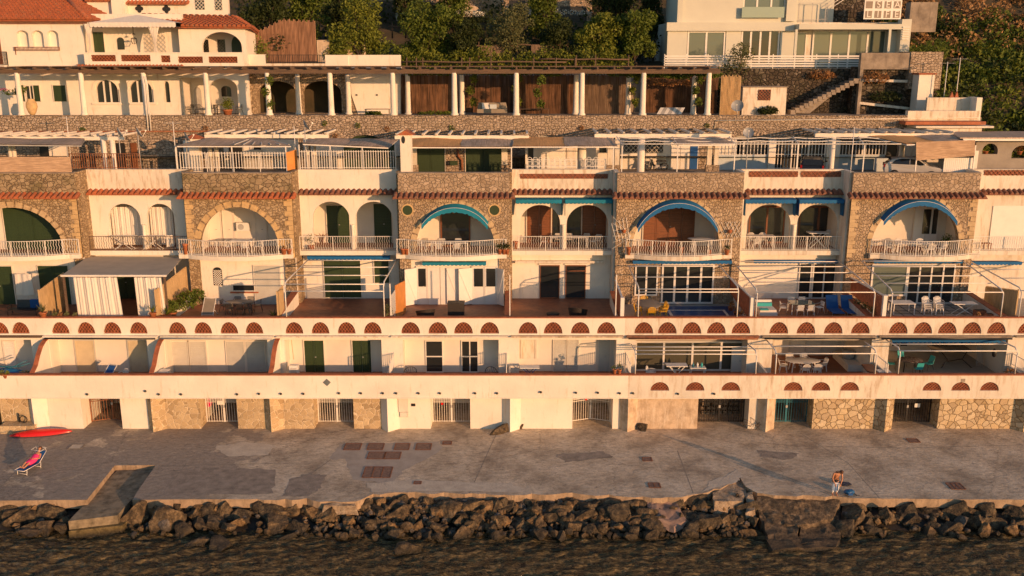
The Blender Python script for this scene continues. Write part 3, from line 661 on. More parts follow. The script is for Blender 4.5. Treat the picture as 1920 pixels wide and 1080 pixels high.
# ================= L3 =================
ARS={0:(-62,116,None,389),2:(373,522,442,388),4:(779,928,442,387),6:(1186,1350,443,378),8:(1634,1800,440,374)}
for i in range(0,10,2):
    h=HS[i]; X0,X1=XB[i],XB[i+1]; a,b,_,t=ARS[i]
    xa,xb=sx(a,YS,440),sx(b,YS,440); zt=zz(t,YS); zs=fl3+.35
    mt=ST_BAY if i in (0,2) else ST_BAYR
    wall(rect(X0,X1,fl3-.34,led),[arch(xa,xb,fl3+.01,zs,zt,28)],YS,YS+.45,'front_wall',mt,h)
    m=MB(); D=2.6 if i!=0 else 1.4
    m.box(xa-.3,xb+.3,YS+D,YS+D+.15,fl3,zt+.3).box(xa-.3,xa-.15,YS+.451,YS+D,fl3,zt+.3).box(xb+.15,xb+.3,YS+.451,YS+D,fl3,zt+.3).box(xa-.3,xb+.3,YS+.451,YS+D+.15,zt+.31,zt+.45)
    m.part('room_wall',WI,h)
    slab(xa-.3,xb+.3,YS+.3,YS+D+.14,fl3-.34,fl3-.001,'room_floor',TERF,h)
    voussoirs(h,xa,xb,zs,zt,YS,19 if i!=2 else 15,.36 if i!=2 else .42,QUO if i==2 else VOUS)
    if i in (0,2,8): quoins(h,X1,YS,fl3-.3,led-.3,-1,QUO if i<8 else VOUS)
    if i in (2,8): quoins(h,X0,YS,fl3-.3,led-.3,1,QUO if i<4 else VOUS)
    # upper parapet
    slab(X0,X1,YS,YS+.35,led,z4-.08,'roof_parapet',ST_MOSS if i in (0,2) else ST_TOPB,h)
    slab(X0-.001,X1+.001,YS-.03,YS+.4,z4-.079,z4-.01,'parapet_cap',CONC,h)
    tiles_row(X0-.35,X1+.35,YS-.003,led+.02,.62,.26,.36,TILE if i<3 else TILD,h)
    # curved balcony
    bx0,bx1={0:(-80,150),2:(336,549),4:(743,950),6:(1172,1372),8:(1631,1837)}[i]
    xx0,xx1=sx(bx0,YS-.2,470),sx(bx1,YS-.2,470); c=(xx0+xx1)/2; n=24
    pl=[(xx0,YS-.02),(xx0,YS-.25)]
    for k in range(n+1):
        u=k/n; s=math.sin(math.pi*max(0,min(1,(u-.08)/.84)))
        pl.append((xx0+(xx1-xx0)*u,YS-.35-.85*s**.8))
    pl+=[(xx1,YS-.25),(xx1,YS-.02)]
    MB().prism(pl,fl3-.30,fl3,'z').part('balcony_slab',WP if i<5 else WPC,h)
    railing([(c+(p[0]-c)*.992,p[1]+.03) for p in pl[1:-1]],fl3,1.06,h,'wavy',.165,8)
for px in (764,927):
    x,z=T(px,394,YS); MB().prism([(x+.34*math.cos(t*math.pi/12),z+.34*math.sin(t*math.pi/12)) for t in range(24)],YS-.012,YS-.003).part('round_window',GREEN,HS[4])
    m=MB(); 
    for t in range(24):
        t0,t1=t*math.pi/12,(t+1)*math.pi/12
        m.prism([(x+.34*math.cos(t0),z+.34*math.sin(t0)),(x+.44*math.cos(t0),z+.44*math.sin(t0)),(x+.44*math.cos(t1),z+.44*math.sin(t1)),(x+.34*math.cos(t1),z+.34*math.sin(t1))],YS-.04,YS-.002)
    m.part('round_window_rim',QUO,HS[4])
def AW(i,mat,frac,lb): 
    a,b,_,t=ARS[i]; arch_awning(HS[i],sx(a,YS,440),sx(b,YS,440),fl3+.35,zz(t,YS),YS-.02,mat,.55,frac,lb)
AW(4,TEAL,.20,'scalloped teal awning over the arch'); AW(6,BLUE,.15,'blue awning with white rim'); AW(8,BLUE,.20,None)
# interiors of stone arches
yi=YS+1.38; leaf_door(sx(10,yi,430),sx(118,yi,430),fl3,zz(385,yi),yi-.03,HS[0],GREEN,'shutter',leaves=2,hd=False,label='big dark green shutters in the arch')
yi=YS+2.58
for a,b in ((392,417),(418,440),(480,500)): leaf_door(sx(a,yi,430),sx(b,yi,430),fl3,zz(396,yi),yi-.03,HS[2],WI,'door',leaves=1,louv=False)
window(sx(826,yi,430),sx(882,yi,430),fl3,zz(388,yi),yi-.03,HS[4],1,frame=WOOD,name='glass_door',t=.1)
m_=MB().tube([(sx(852,yi,410),yi-1,zz(388,yi-1)),(sx(852,yi,410),yi-1,zz(400,yi-1))],.06,8).part('hanging_lamp',ORG,HS[4])
leaf_door(sx(1206,yi,430),sx(1302,yi,430),fl3,zz(385,yi),yi-.03,HS[6],WOOD,'wooden_shutters',leaves=4)
leaf_door(sx(1712,yi,430),sx(1757,yi,430),fl3,zz(386,yi),yi-.03,HS[8],PLW,'door',leaves=2,louv=False)
for a,b in ((1728,1742),(1746,1755)): MB().box(sx(a,yi,430),sx(b,yi,430),yi-.10,yi-.085,fl3+.9,zz(392,yi)).part('pane',GLS,HS[8])
slab(sx(1770,yi-.6),sx(1776,yi-.6),yi-1.0,yi-.95,fl3,zz(400,yi),'striped_curtain',mpaint('navy_stripe',(.03,.03,.07),.8,.1,1),HS[8])
# AC on the wall H2
def ac(px,py,y,h,parent=None):
    x,z=T(px,py,y); m=MB().box(x-.45,x+.45,y-.32,y-.02,z-.3,z+.3); o=m.part('air_conditioner',PLW,h)
    MB().lathe([(.2,0),(.22,.02),(.0,.03)],(0,0,0),16).part('x',METG,o) if 0 else None
    mm=MB(); mm.prism([(x-.12+.22*math.cos(t*math.pi/8),z+.22*math.sin(t*math.pi/8)) for t in range(16)],y-.335,y-.322); mm.part('fan_grille',METG,o)
ac(457,424,YS+2.5,HS[2])
# ---- white bays L3
ARW={1:[(207,266),(279,329)],3:[(588,657),(668,737)],5:[(975,1050),(1062,1140)],7:[(1399,1481),(1493,1571)],9:[]}
for i in range(1,10,2):
    h=HS[i]; X0,X1=XB[i]+.151,XB[i+1]-.151; holes=[]
    zt=zz({1:382,3:378,5:384,7:383,9:400}[i],YW)
    ars=[(max(X0+.12,sx(a,YW,440)),min(X1-.12,sx(b,YW,440))) for a,b in ARW[i]]
    for a,b in ars: holes.append(arch(a,b,fl3+.01,zt-(b-a)/2*.95,zt,20))
    mt=WP if i<6 else WPC
    wall(rect(X0,X1,fl3-.3,led),holes,YW,YW+.3,'front_wall',mt,h)
    m=MB(); m.box(X0,X1,YW+2.2,YW+2.35,fl3,led).box(X0,X0+.1,YW+.301,YW+2.2,fl3,led).box(X1-.1,X1,YW+.301,YW+2.2,fl3,led).box(X0+.1,X1-.1,YW+.301,YW+2.2,led-.1,led); m.part('room_wall',WI,h)
    slab(X0,X1,YW+.301,YW+2.34,fl3-.3,fl3-.001,'room_floor',TERF,h)
    slab(X0,X1,YW-.75,YW-.002,fl3-.32,fl3,'balcony_slab',mt,h)
    if i<9: slab(X0,X1,YW-.62,YW-.004,fl3+.001,fl3+.008,'balcony_floor',TERF if i<7 else FLB,h)
    railing([(X0+.02,YW-.7),(X1-.02,YW-.7)],fl3,1.02,h,'wavy',.165,3,WOODG if i==1 else MET,r=.0095)
    slab(X0,X1,YW,YW+.3,led,z4-.01,'roof_parapet',{1:WPS,3:WP,5:WPS,7:WPC,9:WPC}[i],h)
    slab(X0,X1,YW-.03,YW+.34,z4-.009,z4+.02,'parapet_cap',WPC,h)
    tiles_row(X0,X1,YW-.003,led+.02,.5,.24,.36,TILE if i<3 else TILD,h)
    if len(ars)==2:
        c=(ars[0][1]+ars[1][0])/2; MB().lathe([(.16,0),(.12,.1),(.12,1.6),(.17,1.75)],(c,YW-.14,fl3),12).part('column',WP,h)
for px0,px1 in ((975,1140),): pass
# parapet lattices (red) : H5, H7 x2, H9
for i,(a,b,t,u) in ((5,(975,1140,326,335)),(7,(1404,1497,321,332)),(7,(1501,1595,321,332)),(9,(1845,1990,319,329))):
    xa,zb_=T(a,u,YW-.05); xb,zt_=T(b,t,YW-.05)
    xa=max(xa,XB[i]+.4); xb=min(xb,XB[i+1]-.3)
    MB().box(xa,xb,YW-.014,YW-.003,zb_,zt_).part('recess_shade',TILD,HS[i]); lattice(HS[i],xa,xb,zb_,zt_,YW-.045,TERR,'lattice_panel',.30,.06)  # flat dark sheet on the wall stands in for recess shade behind the lattice
# curtains H1
for (a,b) in ((207,266),(279,327)):
    y=YW+.9; xa,xb=sx(a,y,430)+.15,sx(b,y,430)-.05; m=MB(); n=70
    A=[Vector((xa+(xb-xa)*k/n,y+.03*(math.sin(k*.47)+.6*math.sin(k*1.13+2)+.5*math.sin(k*.19)),fl3+.1)) for k in range(n+1)]; B=[v+Vector((0,0,2.75)) for v in A]; m.strip(A,B,True); m.part('curtain',WCL,HS[1])
# H3 openings behind arches
y=YW+2.18
leaf_door(sx(614,y,430),sx(656,y,430),fl3,zz(385,y),y-.03,HS[3],GREEN,'door',leaves=2); leaf_door(sx(702,y,430),sx(735,y,430),fl3,zz(382,y),y-.03,HS[3],GREEN,'door',leaves=1)
leaf_door(sx(988,y,430),sx(1033,y,430),fl3,zz(385,y),y-.05,HS[5],WOOD,'wooden_shutters',leaves=2); window(sx(1034,y,430),sx(1060,y,430),fl3,zz(385,y),y-.03,HS[5],1,frame=WOOD,name='glass_door')
window(sx(1062,y,430),sx(1090,y,430),fl3,zz(385,y),y-.03,HS[5],1,frame=WOOD,name='glass_door'); leaf_door(sx(1091,y,430),sx(1136,y,430),fl3,zz(385,y),y-.05,HS[5],WOOD,'wooden_shutters',leaves=2)
window(sx(1403,y,430),sx(1470,y,430),fl3,zz(386,y),y-.03,HS[7],2,frame=WOOD,name='glass_door',t=.1,glass=GLS); window(sx(1496,y,430),sx(1570,y,430),fl3,zz(386,y),y-.03,HS[7],2,frame=WOOD,name='glass_door',t=.12,glass=GLS)
# box awnings
for i,mt,sp in ((5,TEAL,((967,1053),(1059,1148))),(7,BLUE,((1395,1489),(1495,1588)))):
    for a,b in sp:
        xa,xb=sx(a,YW-.3,375),sx(b,YW-.3,375); xa=max(xa,XB[i]+.2); xb=min(xb,XB[i+1]-.2)
        flat_awning(HS[i],xa,xb,YW-.02,zz(370,YW),YW-.85,zz(374.5,YW-.85),mt,.22,1.15)
slab(sx(1856,YW-.05,440),XB[10]-.5,YW-.06,YW-.003,fl3+.02,zz(386,YW),'roller_shutter',PLW,HS[9])
# roof terrace slabs (the road deck) per house
for i in range(10):
    slab(XB[i],XB[i+1],(YS+.351 if i%2==0 else YW+.301),YR4,fl4-.4,fl4,'roof_terrace',CONC,HS[i])
# ================= ROOF TERRACE LEVEL =================
RW=thing('retaining_wall','long grey limestone retaining wall with flat arches behind the roof terraces','wall',(0,YR4,fl4))
XR=tx(1702,215,YR4)
ah=[]; arcs=[]
for a,b in ((655,716),(997,1062),(1368,1432),(1457,1553)):
    xa,xb=tx(a,262,YR4),tx(b,262,YR4); zt=tz(253,YR4); arcs.append((xa,xb,zt)); ah.append(arch(xa,xb,fl4+.02,zt-.55,zt,14))
wall(rect(-46,XR,fl4-.5,zr),ah,YR4,YR4+.6,'wall_face',ST_RET,RW)
for xa,xb,zt in arcs:
    m=MB(); c=(xa+xb)/2; a=(xb-xa)/2
    for k in range(18):
        t0,t1=math.pi*k/18+.015,math.pi*(k+1)/18-.015; hh=.55
        m.prism([(c+a*math.cos(t0),zt-.55+hh*math.sin(t0)),(c+(a+.45)*math.cos(t0),zt-.55+(hh+.45)*math.sin(t0)),(c+(a+.45)*math.cos(t1),zt-.55+(hh+.45)*math.sin(t1)),(c+a*math.cos(t1),zt-.55+hh*math.sin(t1))],YR4-.05,YR4+.1)
    m.part('arch_stones',ST_RET,RW)
    MB().box(xa-.1,xb+.1,YR4+.45,YR4+.55,fl4,zt+.1).part('dark_door',GREEN if c<0 else METG,RW)
MB().box(-46,XR,YR4-.03,YR4+.62,zr+.001,zr+.06).part('wall_cap',ST_RET,RW)
# cream end wall with red roof band
EW=thing('end_wall','cream end wall with brick-red coping right of the stone retaining wall','wall',((XR+tx(1840,215,YR4))/2,YR4,fl4))
xe=tx(1836,215,YR4)
MB().box(XR+.01,xe,YR4,YR4+.5,fl4,tz(208,YR4)).part('wall_face',WPS,EW)
MB().box(XR-.6,xe,YR4-1.2,YR4-.01,tz(234,YR4-1.2),tz(228,YR4-1.2)).part('ledge',TERR,EW); MB().box(XR+.1,xe+.5,YR4-1.5,YR4-.01,tz(240,YR4-1.5),tz(236,YR4-1.5)-.02).part('ledge',WPC,EW)
MB().box(XR+1,xe-.3,YR4-1.3,YR4-.02,fl4,tz(240,YR4-1.5)-.05).part('lower_wall',WPC,EW)
# pipes on the wall
MB().tube([(tx(0,247,YR4)-6,YR4-.12,tz(247,YR4)),(tx(395,247,YR4),YR4-.12,tz(246,YR4))],.07,6).part('pipe',RUST,RW)
MB().tube([(tx(1340,236,YR4),YR4-.1,tz(240,YR4)),(tx(1342,224,YR4),YR4-.1,tz(226,YR4)),(xe,YR4-.1,tz(221,YR4))],.04,6).part('pipe',WPC,RW)
for dx in (0,.22): MB().tube([(tx(268,140,YR4)+dx,YR4-.12,tz(142,YR4)),(tx(272,160,YR4)+dx,YR4-.12,tz(160,YR4)),(tx(279,246,YR4)+dx,YR4-.12,tz(246,YR4))],.05,6).part('downpipe',PLW,RW)
# garage fronts
def garage(i,label,a,b,py0=270,y=YR4-.9,mat=WP):
    t=thing('garage',label,'garage',((tx(a,290,y)+tx(b,290,y))/2,y,fl4)); return t
def gwall(t,a,b,pt,y,mat,holes=(),pb=None):
    wall(rect(tx(a,290,y),tx(b,290,y),fl4 if pb is None else tz(pb,y),tz(pt,y)),list(holes),y,y+.25,'front_wall',mat,t)
y=YR4-.35
t=garage(0,'stone store with dark and white doors behind reed fence at far left',0,270)
gwall(t,-20,340,262,y,ST_RET)
for a,b,mt in ((76,92,DARKM),(93,126,WP),(218,236,DARKM),(246,258,WOOD)): slab(tx(a,290,y),tx(b,290,y),y-.05,y-.003,fl4,tz(268,y),'door',mt,t)
t=garage(2,'white store room behind the white railing with dark slatted window',345,560)
gwall(t,345,376,264,y-2,WP); gwall(t,420,560,262,y,WP)
slab(tx(430,290,y),tx(455,290,y),y-.05,y-.003,fl4,tz(270,y),'door',DARKM,t); window(tx(475,290,y),tx(492,290,y),tz(282,y),tz(268,y),y-.03,t,1)
t=garage(3,'wide dark green garage door behind spiked white railing',590,750)
gwall(t,585,750,262,y,WP); leaf_door(tx(645,290,y),tx(740,290,y),fl4,tz(266,y),y-.04,t,GREEN,leaves=3,hd=False)
t=garage(4,'pair of dark green garage doors beside the green letter box',760,960)
gwall(t,760,960,258,y-1.6,ST_RET); yy=y-1.6
for a,b in ((782,834),(873,942)): leaf_door(tx(a,290,yy),tx(b,290,yy),fl4,tz(277,yy),yy-.05,t,GREEN,leaves=2,hd=False)
MB().box(tx(843,300,yy),tx(858,300,yy),yy-.35,yy-.003,tz(309,yy),tz(301,yy)).top('letter_box',GREEN,'green letter box on the stone wall between the green garage doors','letter box')
MB().tube([(tx(858,290,yy),yy-.12,tz(275,yy)),(tx(860,290,yy),yy-.12,tz(293,yy)),(tx(866,290,yy),yy-.12,tz(300,yy)),(tx(866,290,yy),yy-.12,fl4+.1)],.09,6).part('drain_pipe',RUST,t)
t=garage(5,'white porch room with small arched grille behind ornate railing',975,1160)
gwall(t,985,1160,262,y-1.5,WP); yy=y-1.5
for a,b,mt in ((990,1000,DARKM),(1008,1025,WI),(1062,1080,WPC)): slab(tx(a,290,yy),tx(b,290,yy),yy-.05,yy-.003,fl4+(.8 if a<1000 else 0),tz(276,yy),'door',mt,t)
slab(tx(1124,290,yy),tx(1137,290,yy),yy-.05,yy-.003,tz(286,yy),tz(276,yy),'window',GLS,t)
t=garage(6,'white garage with criss-cross lattice openings behind the moped',1160,1390)
gwall(t,1163,1390,262,y,WP); lattice(t,tx(1170,290,y),tx(1195,290,y),tz(286,y),tz(262,y)-.05,y-.06,WPC,'lattice_panel',.35,.09); lattice(t,tx(1209,290,y),tx(1243,290,y),tz(286,y),tz(262,y)-.05,y-.06,WPC,'lattice_panel',.35,.09)
for a,b in ((1170,1195),(1209,1243)): slab(tx(a,290,y),tx(b,290,y),y-.02,y-.003,tz(286,y),tz(262,y)-.05,'opening_shade',DARKM,t)  # black sheets on the wall face stand in for shade behind the lattice
for a,b,mt in ((1258,1275,PLW),(1276,1292,PLW),(1294,1308,CANV)): slab(tx(a,290,y),tx(b,290,y),y-.05,y-.003,fl4,tz(274,y),'door',mt,t)
slab(tx(1310,290,y),tx(1345,290,y),y-.02,y-.003,fl4,tz(262,y)-.02,'stone_infill',ST_RET,t)
t=garage(7,'pale blue-white garage with tall barred gates behind the black car',1385,1665)
PBL=mpaint('pale_blue_paint',(.55,.62,.66),.6,.05,2,bs=.05)
yy=y-.5
for a,b in ((1347,1440),(1573,1660)):
    slab(tx(a,290,yy),tx(b,290,yy),yy,yy+.15,fl4,tz(291,yy),'low_wall',PBL,t); bar_gate(tx(a,290,yy),tx(b,290,yy),tz(290.5,yy),tz(266,yy),yy,t,MET,sp=.24,rails=(.02,.98),r=.05,leaves=2)
bar_gate(tx(1452,290,yy),tx(1546,290,yy),fl4+.1,tz(262,yy),yy-.1,t,MET,sp=.22,rails=(.02,.5,.98),r=.05,leaves=3,label='tall white barred garage gate')
gwall(t,1380,1680,262,y,DARKM)
slab(tx(1548,290,yy),tx(1572,290,yy),yy-.2,yy+.2,fl4,tz(262,yy),'pier',WP,t); slab(tx(1440,290,yy),tx(1451,290,yy),yy-.2,yy+.2,fl4,tz(262,yy),'pier',WP,t)
t=garage(8,'stone and white store behind the silver car and reed blind',1660,1830)
gwall(t,1681,1830,262,y,ST_RET); slab(tx(1690,290,y),tx(1722,290,y),y-.1,y-.003,fl4,tz(270,y),'door',WPC,t)
slab(tx(1640,300,y-1.2),tx(1662,300,y-1.2),y-1.6,y-1.2,fl4,tz(296,y-1.2),'meter_cupboard',PBL,t)
# dark rendered porch with two arched openings
yy=YW+1.6; t=thing('porch','shaded grey porch with two small arched openings and pots','porch',(tx(1880,290,yy),yy,fl4))
ga=arch(tx(1841,290,yy),tx(1870,290,yy),tz(289,yy),tz(283,yy),tz(269,yy)); gb=arch(tx(1897,290,yy),tx(1932,290,yy),tz(297,yy),tz(288,yy),tz(273,yy))
wall(rect(tx(1828,290,yy),tx(1990,290,yy),fl4,tz(258,yy)),[ga,gb],yy,yy+.5,'porch_wall',mpaint('grey_render',(.33,.29,.25),.85,.1,1),t)
slab(tx(1826,290,yy),tx(1832,290,yy),yy-.2,yy-.003,fl4,tz(282,yy),'corner_post',MET,t)
MB().box(tx(1805,262,yy-.8),46,yy-.9,yy-.78,tz(264,yy-.8),tz(260,yy-.8)).part('roof_edge',MET,t)
MB().hexa([(tx(1800,262,yy-.8),yy-.8,tz(260,yy-.8)),(46,yy-.8,tz(260,yy-.8)),(46,yy+5,tz(248,yy+5)),(tx(1775,250,yy+5),yy+5,tz(248,yy+5))],[(tx(1800,262,yy-.8),yy-.8,tz(260,yy-.8)+.08),(46,yy-.8,tz(260,yy-.8)+.08),(46,yy+5,tz(248,yy+5)+.08),(tx(1775,250,yy+5),yy+5,tz(248,yy+5)+.08)]).part('reed_roof',REEDG,t)
# white joist pergolas
def joists(a,b,py,label,ys=13.6,mat=WP,cols=()):
    z=tz(py,ys); x0,x1=tx(a,py,ys),tx(b,py,ys); t=thing('white_pergola',label,'pergola',((x0+x1)/2,ys,fl4),'white joist pergolas in front of the garages')
    MB().box(x0,x1,ys,ys+.3,z-.27,z).part('front_beam',mat,t)
    n=int((x1-x0)/.95)
    for k in range(n+1):
        x=x0+.1+(x1-x0-.3)*k/n
        m=MB(); m.add([(x,ys-.35,z+.12),(x+.14,ys-.35,z+.12),(x+.14,ys-.1,z+.001),(x,ys-.1,z+.001),(x,YR4-.1,z+.001),(x+.14,YR4-.1,z+.001),(x,ys-.35,z+.16),(x+.14,ys-.35,z+.16),(x,YR4-.1,z+.12),(x+.14,YR4-.1,z+.12)],
            [(0,1,2,3),(3,2,5,4),(0,1,7,6),(6,7,9,8),(4,5,9,8),(0,3,4,8,6),(1,2,5,9,7)]); m.part('rafter',mat,t)
    for c,r_,sq in cols:
        x=tx(c,290,ys+.15)
        if sq: MB().box(x-r_,x+r_,ys+.02,ys+.28,fl4+.7,z-.27).part('column',WPC,t); MB().box(x-r_-.08,x+r_+.08,ys-.05,ys+.35,fl4,fl4+.7).part('column_base',ST_TOPB,t)
        else: MB().lathe([(r_*1.1,0),(r_,.1),(r_*.95,z-.27-fl4)],(x,ys+.15,fl4),14).part('column',WP,t)
joists(-30,230,256,'white joist pergola over the leftmost reed-fenced terrace',cols=[(20,.16,0),(27,.16,0),(196,.2,0),(213,.2,0)])
joists(383,615,252,'white joist pergola over the terrace with barred white railing',cols=[(394,.17,0),(406,.17,0),(575,.2,0),(588,.2,0)])
joists(740,992,254,'white joist pergola over the pair of green garage doors',cols=[(776,.22,1),(946,.22,1)])
joists(1115,1372,251,'white joist pergola above the parked moped',cols=[(1144,.2,1),(1157,.17,1),(1202,.28,0),(1330,.17,1),(1343,.15,1)])
joists(1529,1788,250,'white joist pergola above the silver car',cols=[(1560,.2,0),(1690,.2,0)])
MB().lathe([(.36,0),(.34,.1),(.32,tz(270,12)-fl4)],(tx(1091,290,12),12,fl4),16).top('round_column',WP,'fat round white column between the ornate white railings','column')
# reed roofs on light frames
def reedroof(label,fl,fr,bl,br,mats,posts,y0=YW+.25,y1=14.2,beam=MET,xr=None):
    """fl.. = (px,py) of the corners"""
    P=[Vector((tx(fl[0],fl[1],y0),y0,tz(fl[1],y0))),Vector((tx(fr[0],fr[1],y0),y0,tz(fr[1],y0))),Vector((tx(br[0],br[1],y1),y1,tz(br[1],y1))),Vector((tx(bl[0],bl[1],y1),y1,tz(bl[1],y1)))]
    t=thing('reed_roofed_frame',label,'sun shelter',((P[0].x+P[1].x)/2,y0,fl4),'reed sun shelters on the roof terraces')
    n=len(mats); K=10
    for q,mt in enumerate(mats):
        m=MB(); rr=random.Random(int(fl[0])+q)
        vs=[];
        for j in range(K+1):
            for k in range(K+1):
                u=(q+k/K)/n; v=j/K; p=(P[0]*(1-u)+P[1]*u)*(1-v)+(P[3]*(1-u)+P[2]*u)*v
                vs.append(p+Vector((0,rr.uniform(-.04,.04) if j in (0,K) else 0,.06+.07*math.sin(u*9+q)*math.sin(v*3)+rr.uniform(-.015,.015))))
        N2=len(vs); fs=[(j*(K+1)+k,j*(K+1)+k+1,(j+1)*(K+1)+k+1,(j+1)*(K+1)+k) for j in range(K) for k in range(K)]
        m.add(vs,fs,True); m.add([v-Vector((0,0,.03)) for v in vs],fs,True); m.part('reed_mat',mt,t)
    m=MB(); m.beam(P[0]-Vector((0,0,.03)),P[1]-Vector((0,0,.03)),.06,.08); m.beam(P[3]-Vector((0,0,.03)),P[2]-Vector((0,0,.03)),.06)
    for u in (0,.5,1): m.beam(P[0]*(1-u)+P[1]*u-Vector((0,0,.03)),P[3]*(1-u)+P[2]*u-Vector((0,0,.03)),.05)
    m.part('roof_frame',beam,t)
    for c in posts:
        x=tx(c,300,y0); u=(x-P[0].x)/(P[1].x-P[0].x); z=P[0].z*(1-u)+P[1].z*u if 0<=u<=1 else P[0].z
        MB().beam((x,y0,fl4),(x,y0,z-.04),.07).part('post',beam,t)
    return t
reedroof('grey reed shelter over the reed-screened terrace at far left',(-40,271),(152,273),(-40,258),(160,259),[REEDG],[128],beam=METG)
reedroof('bare dark mat shelter above the white barred railing',(332,274),(545,274),(395,258),(480,258),[REEDG],[332,436,537])
t=thing('lath_roof','white open lath roof beside the dark mat shelter','sun shelter',(tx(510,262,12),12,fl4))
for k in range(7): 
    a=T(478+k*3,258+k*.5,14.2); b=T(440+k*17,272,YW+.3); MB().beam((a[0],14.2,a[1]+.05),(b[0],YW+.3,b[1]+.05),.05,.04).part('lath',MET,t)
reedroof('sagging brown reed shelter beside the tile-capped pillar',(568,270),(728,277),(582,260),(745,262),[REEDG,REEDG],[562,620,680,742])
reedroof('golden and grey reed shelter in front of green garage doors',(766,276),(961,276),(772,258),(962,260),[REEDO,REEDG],[768,959])
reedroof('golden and grey reed shelter over the ornate white railing',(961,275),(1158,275),(966,259),(1147,257),[REEDO,REEDG],[1150])
reedroof('grey reed shelter above the parked moped',(1272,272),(1378,271),(1247,257),(1345,256),[REEDG],[1166,1270,1377])
reedroof('golden and grey reed shelter over the silver car',(1700,271),(1828,266),(1618,254),(1790,252),[REEDO,REEDG],[1619,1718,1826])
t=thing('awning_frame','long empty white pipe frame above the black car','awning frame',(tx(1500,270,10),YW+.25,fl4))
for y_,py in ((YW+.25,270),(11.4,264),(12.6,258)):
    a=tx(1160,py,y_); b=tx(1690,py,y_); pts=[(a+(b-a)*k/24,y_,tz(py,y_)-.07*abs(math.sin(k*math.pi/3))*(y_>10.2)) for k in range(25)]; MB().tube(pts,.035,5).part('rail',MET,t)
for c in (1166,1270,1377,1497,1619): 
    x=tx(c,270,YW+.25); MB().beam((x,YW+.25,tz(270,YW+.25)),(tx(c-10,258,13),13,tz(256,13)),.05).part('crossbar',MET,t); 
for c in (1497,): MB().beam((tx(c,270,YW+.25),YW+.25,fl4),(tx(c,270,YW+.25),YW+.25,tz(270,YW+.25)),.09).part('post',MET,t)
# hanging reed blind
m=MB(); y=YW+.15; m.add([(tx(1718,265,y),y,tz(266,y)),(tx(1828,265,y),y,tz(263,y)),(tx(1828,290,y),y,tz(292,y)),(tx(1718,300,y),y,tz(301,y))],[(0,1,2,3)]); m.add([(v[0],v[1]+.03,v[2]) for v in m.v[:4]],[(3,2,1,0)]); m.top('reed_blind',REEDH,'pale reed blind hanging in front of the silver car','blind')
t=thing('slat_fence','low pale plank fence below the reed blind','fence',(tx(1800,305,y),y,fl4))
for k in range(16): 
    x=tx(1770+k*3.6,305,y+.3); MB().box(x,x+.12,y+.3,y+.34,fl4,tz(296,y+.3)).part('plank',PLW,t)
# roof terrace railings (things)
def rail_top(label,a,b,pt,style,sp,mat,posts,y=None,group=None):
    y=y or YW+.15; x0,x1=tx(a,300,y),tx(b,300,y); t=thing('terrace_railing',label,'railing',((x0+x1)/2,y,fl4),group)
    railing([(x0,y),(x1,y)],z4+.06,tz(pt,y)-z4-.06,t,style,sp,posts,mat,r=.022)
rail_top('rusty iron railing above the white parapet near the satellite dishes',132,262,288,'bars',.16,RUST,2)
rail_top('white spiked railing below the bare dark mat shelter',338,537,287,'spike',.19,MET,4)
rail_top('white spiked railing in front of the wide green garage door',562,742,284,'spike',.17,MET,3)
rail_top('ornate scrolled white railing left of the fat round column',988,1082,299,'x',.36,MET,4,10.6)
rail_top('ornate scrolled white railing right of the fat round column',1098,1136,299,'x',.36,MET,2,10.6)
# orange door panel leaning
y=YW+.1; MB().hexa([(tx(538,300,y),y,fl4+.35),(tx(553,300,y),y+.6,fl4+.4),(tx(553,300,y),y+.66,fl4+.4),(tx(538,300,y),y+.06,fl4+.35)],[(tx(537,300,y),y,tz(286,y)),(tx(553,300,y),y+.6,tz(282,y)),(tx(553,300,y),y+.66,tz(282,y)),(tx(537,300,y),y+.06,tz(286,y))]).top('garden_gate',ORG,'orange painted wooden gate panel between two white railings','gate')
# reed screen at far left on parapet
y=YS+.2; MB().box(tx(-30,300,y),tx(132,300,y),y-.03,y+.03,z4-.0,tz(294,y)).top('reed_screen',REEDH,'pinkish-brown reed screen on the leftmost roof parapet','screen')
# chimney pillar with tiled cap
y=YS+.8; x0,x1=tx(751,300,y),tx(771,300,y); t=thing('chimney_pillar','white pillar with small tiled cap beside the golden reed shelter','pillar',((x0+x1)/2,y,fl4))
MB().box(x0,x1,y,y+1,fl4,tz(253,y)).part('pillar_body',WP,t); c=(x0+x1)/2; z=tz(253,y)
MB().add([(x0-.2,y-.15,z),(x1+.25,y-.15,z),(x1+.25,y+1.15,z),(x0-.2,y+1.15,z),(c,y-.15,z+.3),(c,y+1.15,z+.3)],[(0,1,4),(2,3,5),(1,2,5,4),(3,0,4,5),(3,2,1,0)]).part('tiled_cap',TILE,t)
MB().prism([(c-.14+.13*math.cos(k*math.pi/6),tz(262,y)+.26*math.sin(k*math.pi/6)) for k in range(12)],y-.02,y-.003).part('oval_niche',DARKM,t)
# second small tiled chimney near (365,250)
y=13; x,z=T(365,262,y); t=thing('chimney_pillar','low white chimney with orange tiled cap near the satellite dishes','chimney',(x,y,fl4)); MB().box(x-.35,x+.35,y-.3,y+.3,fl4,z+.1).part('pillar_body',WP,t); MB().add([(x-.6,y-.5,z+.1),(x+.6,y-.5,z+.1),(x+.6,y+.5,z+.1),(x-.6,y+.5,z+.1),(x,y,z+.45)],[(0,1,4),(1,2,4),(2,3,4),(3,0,4),(3,2,1,0)]).part('tiled_cap',TILE,t)
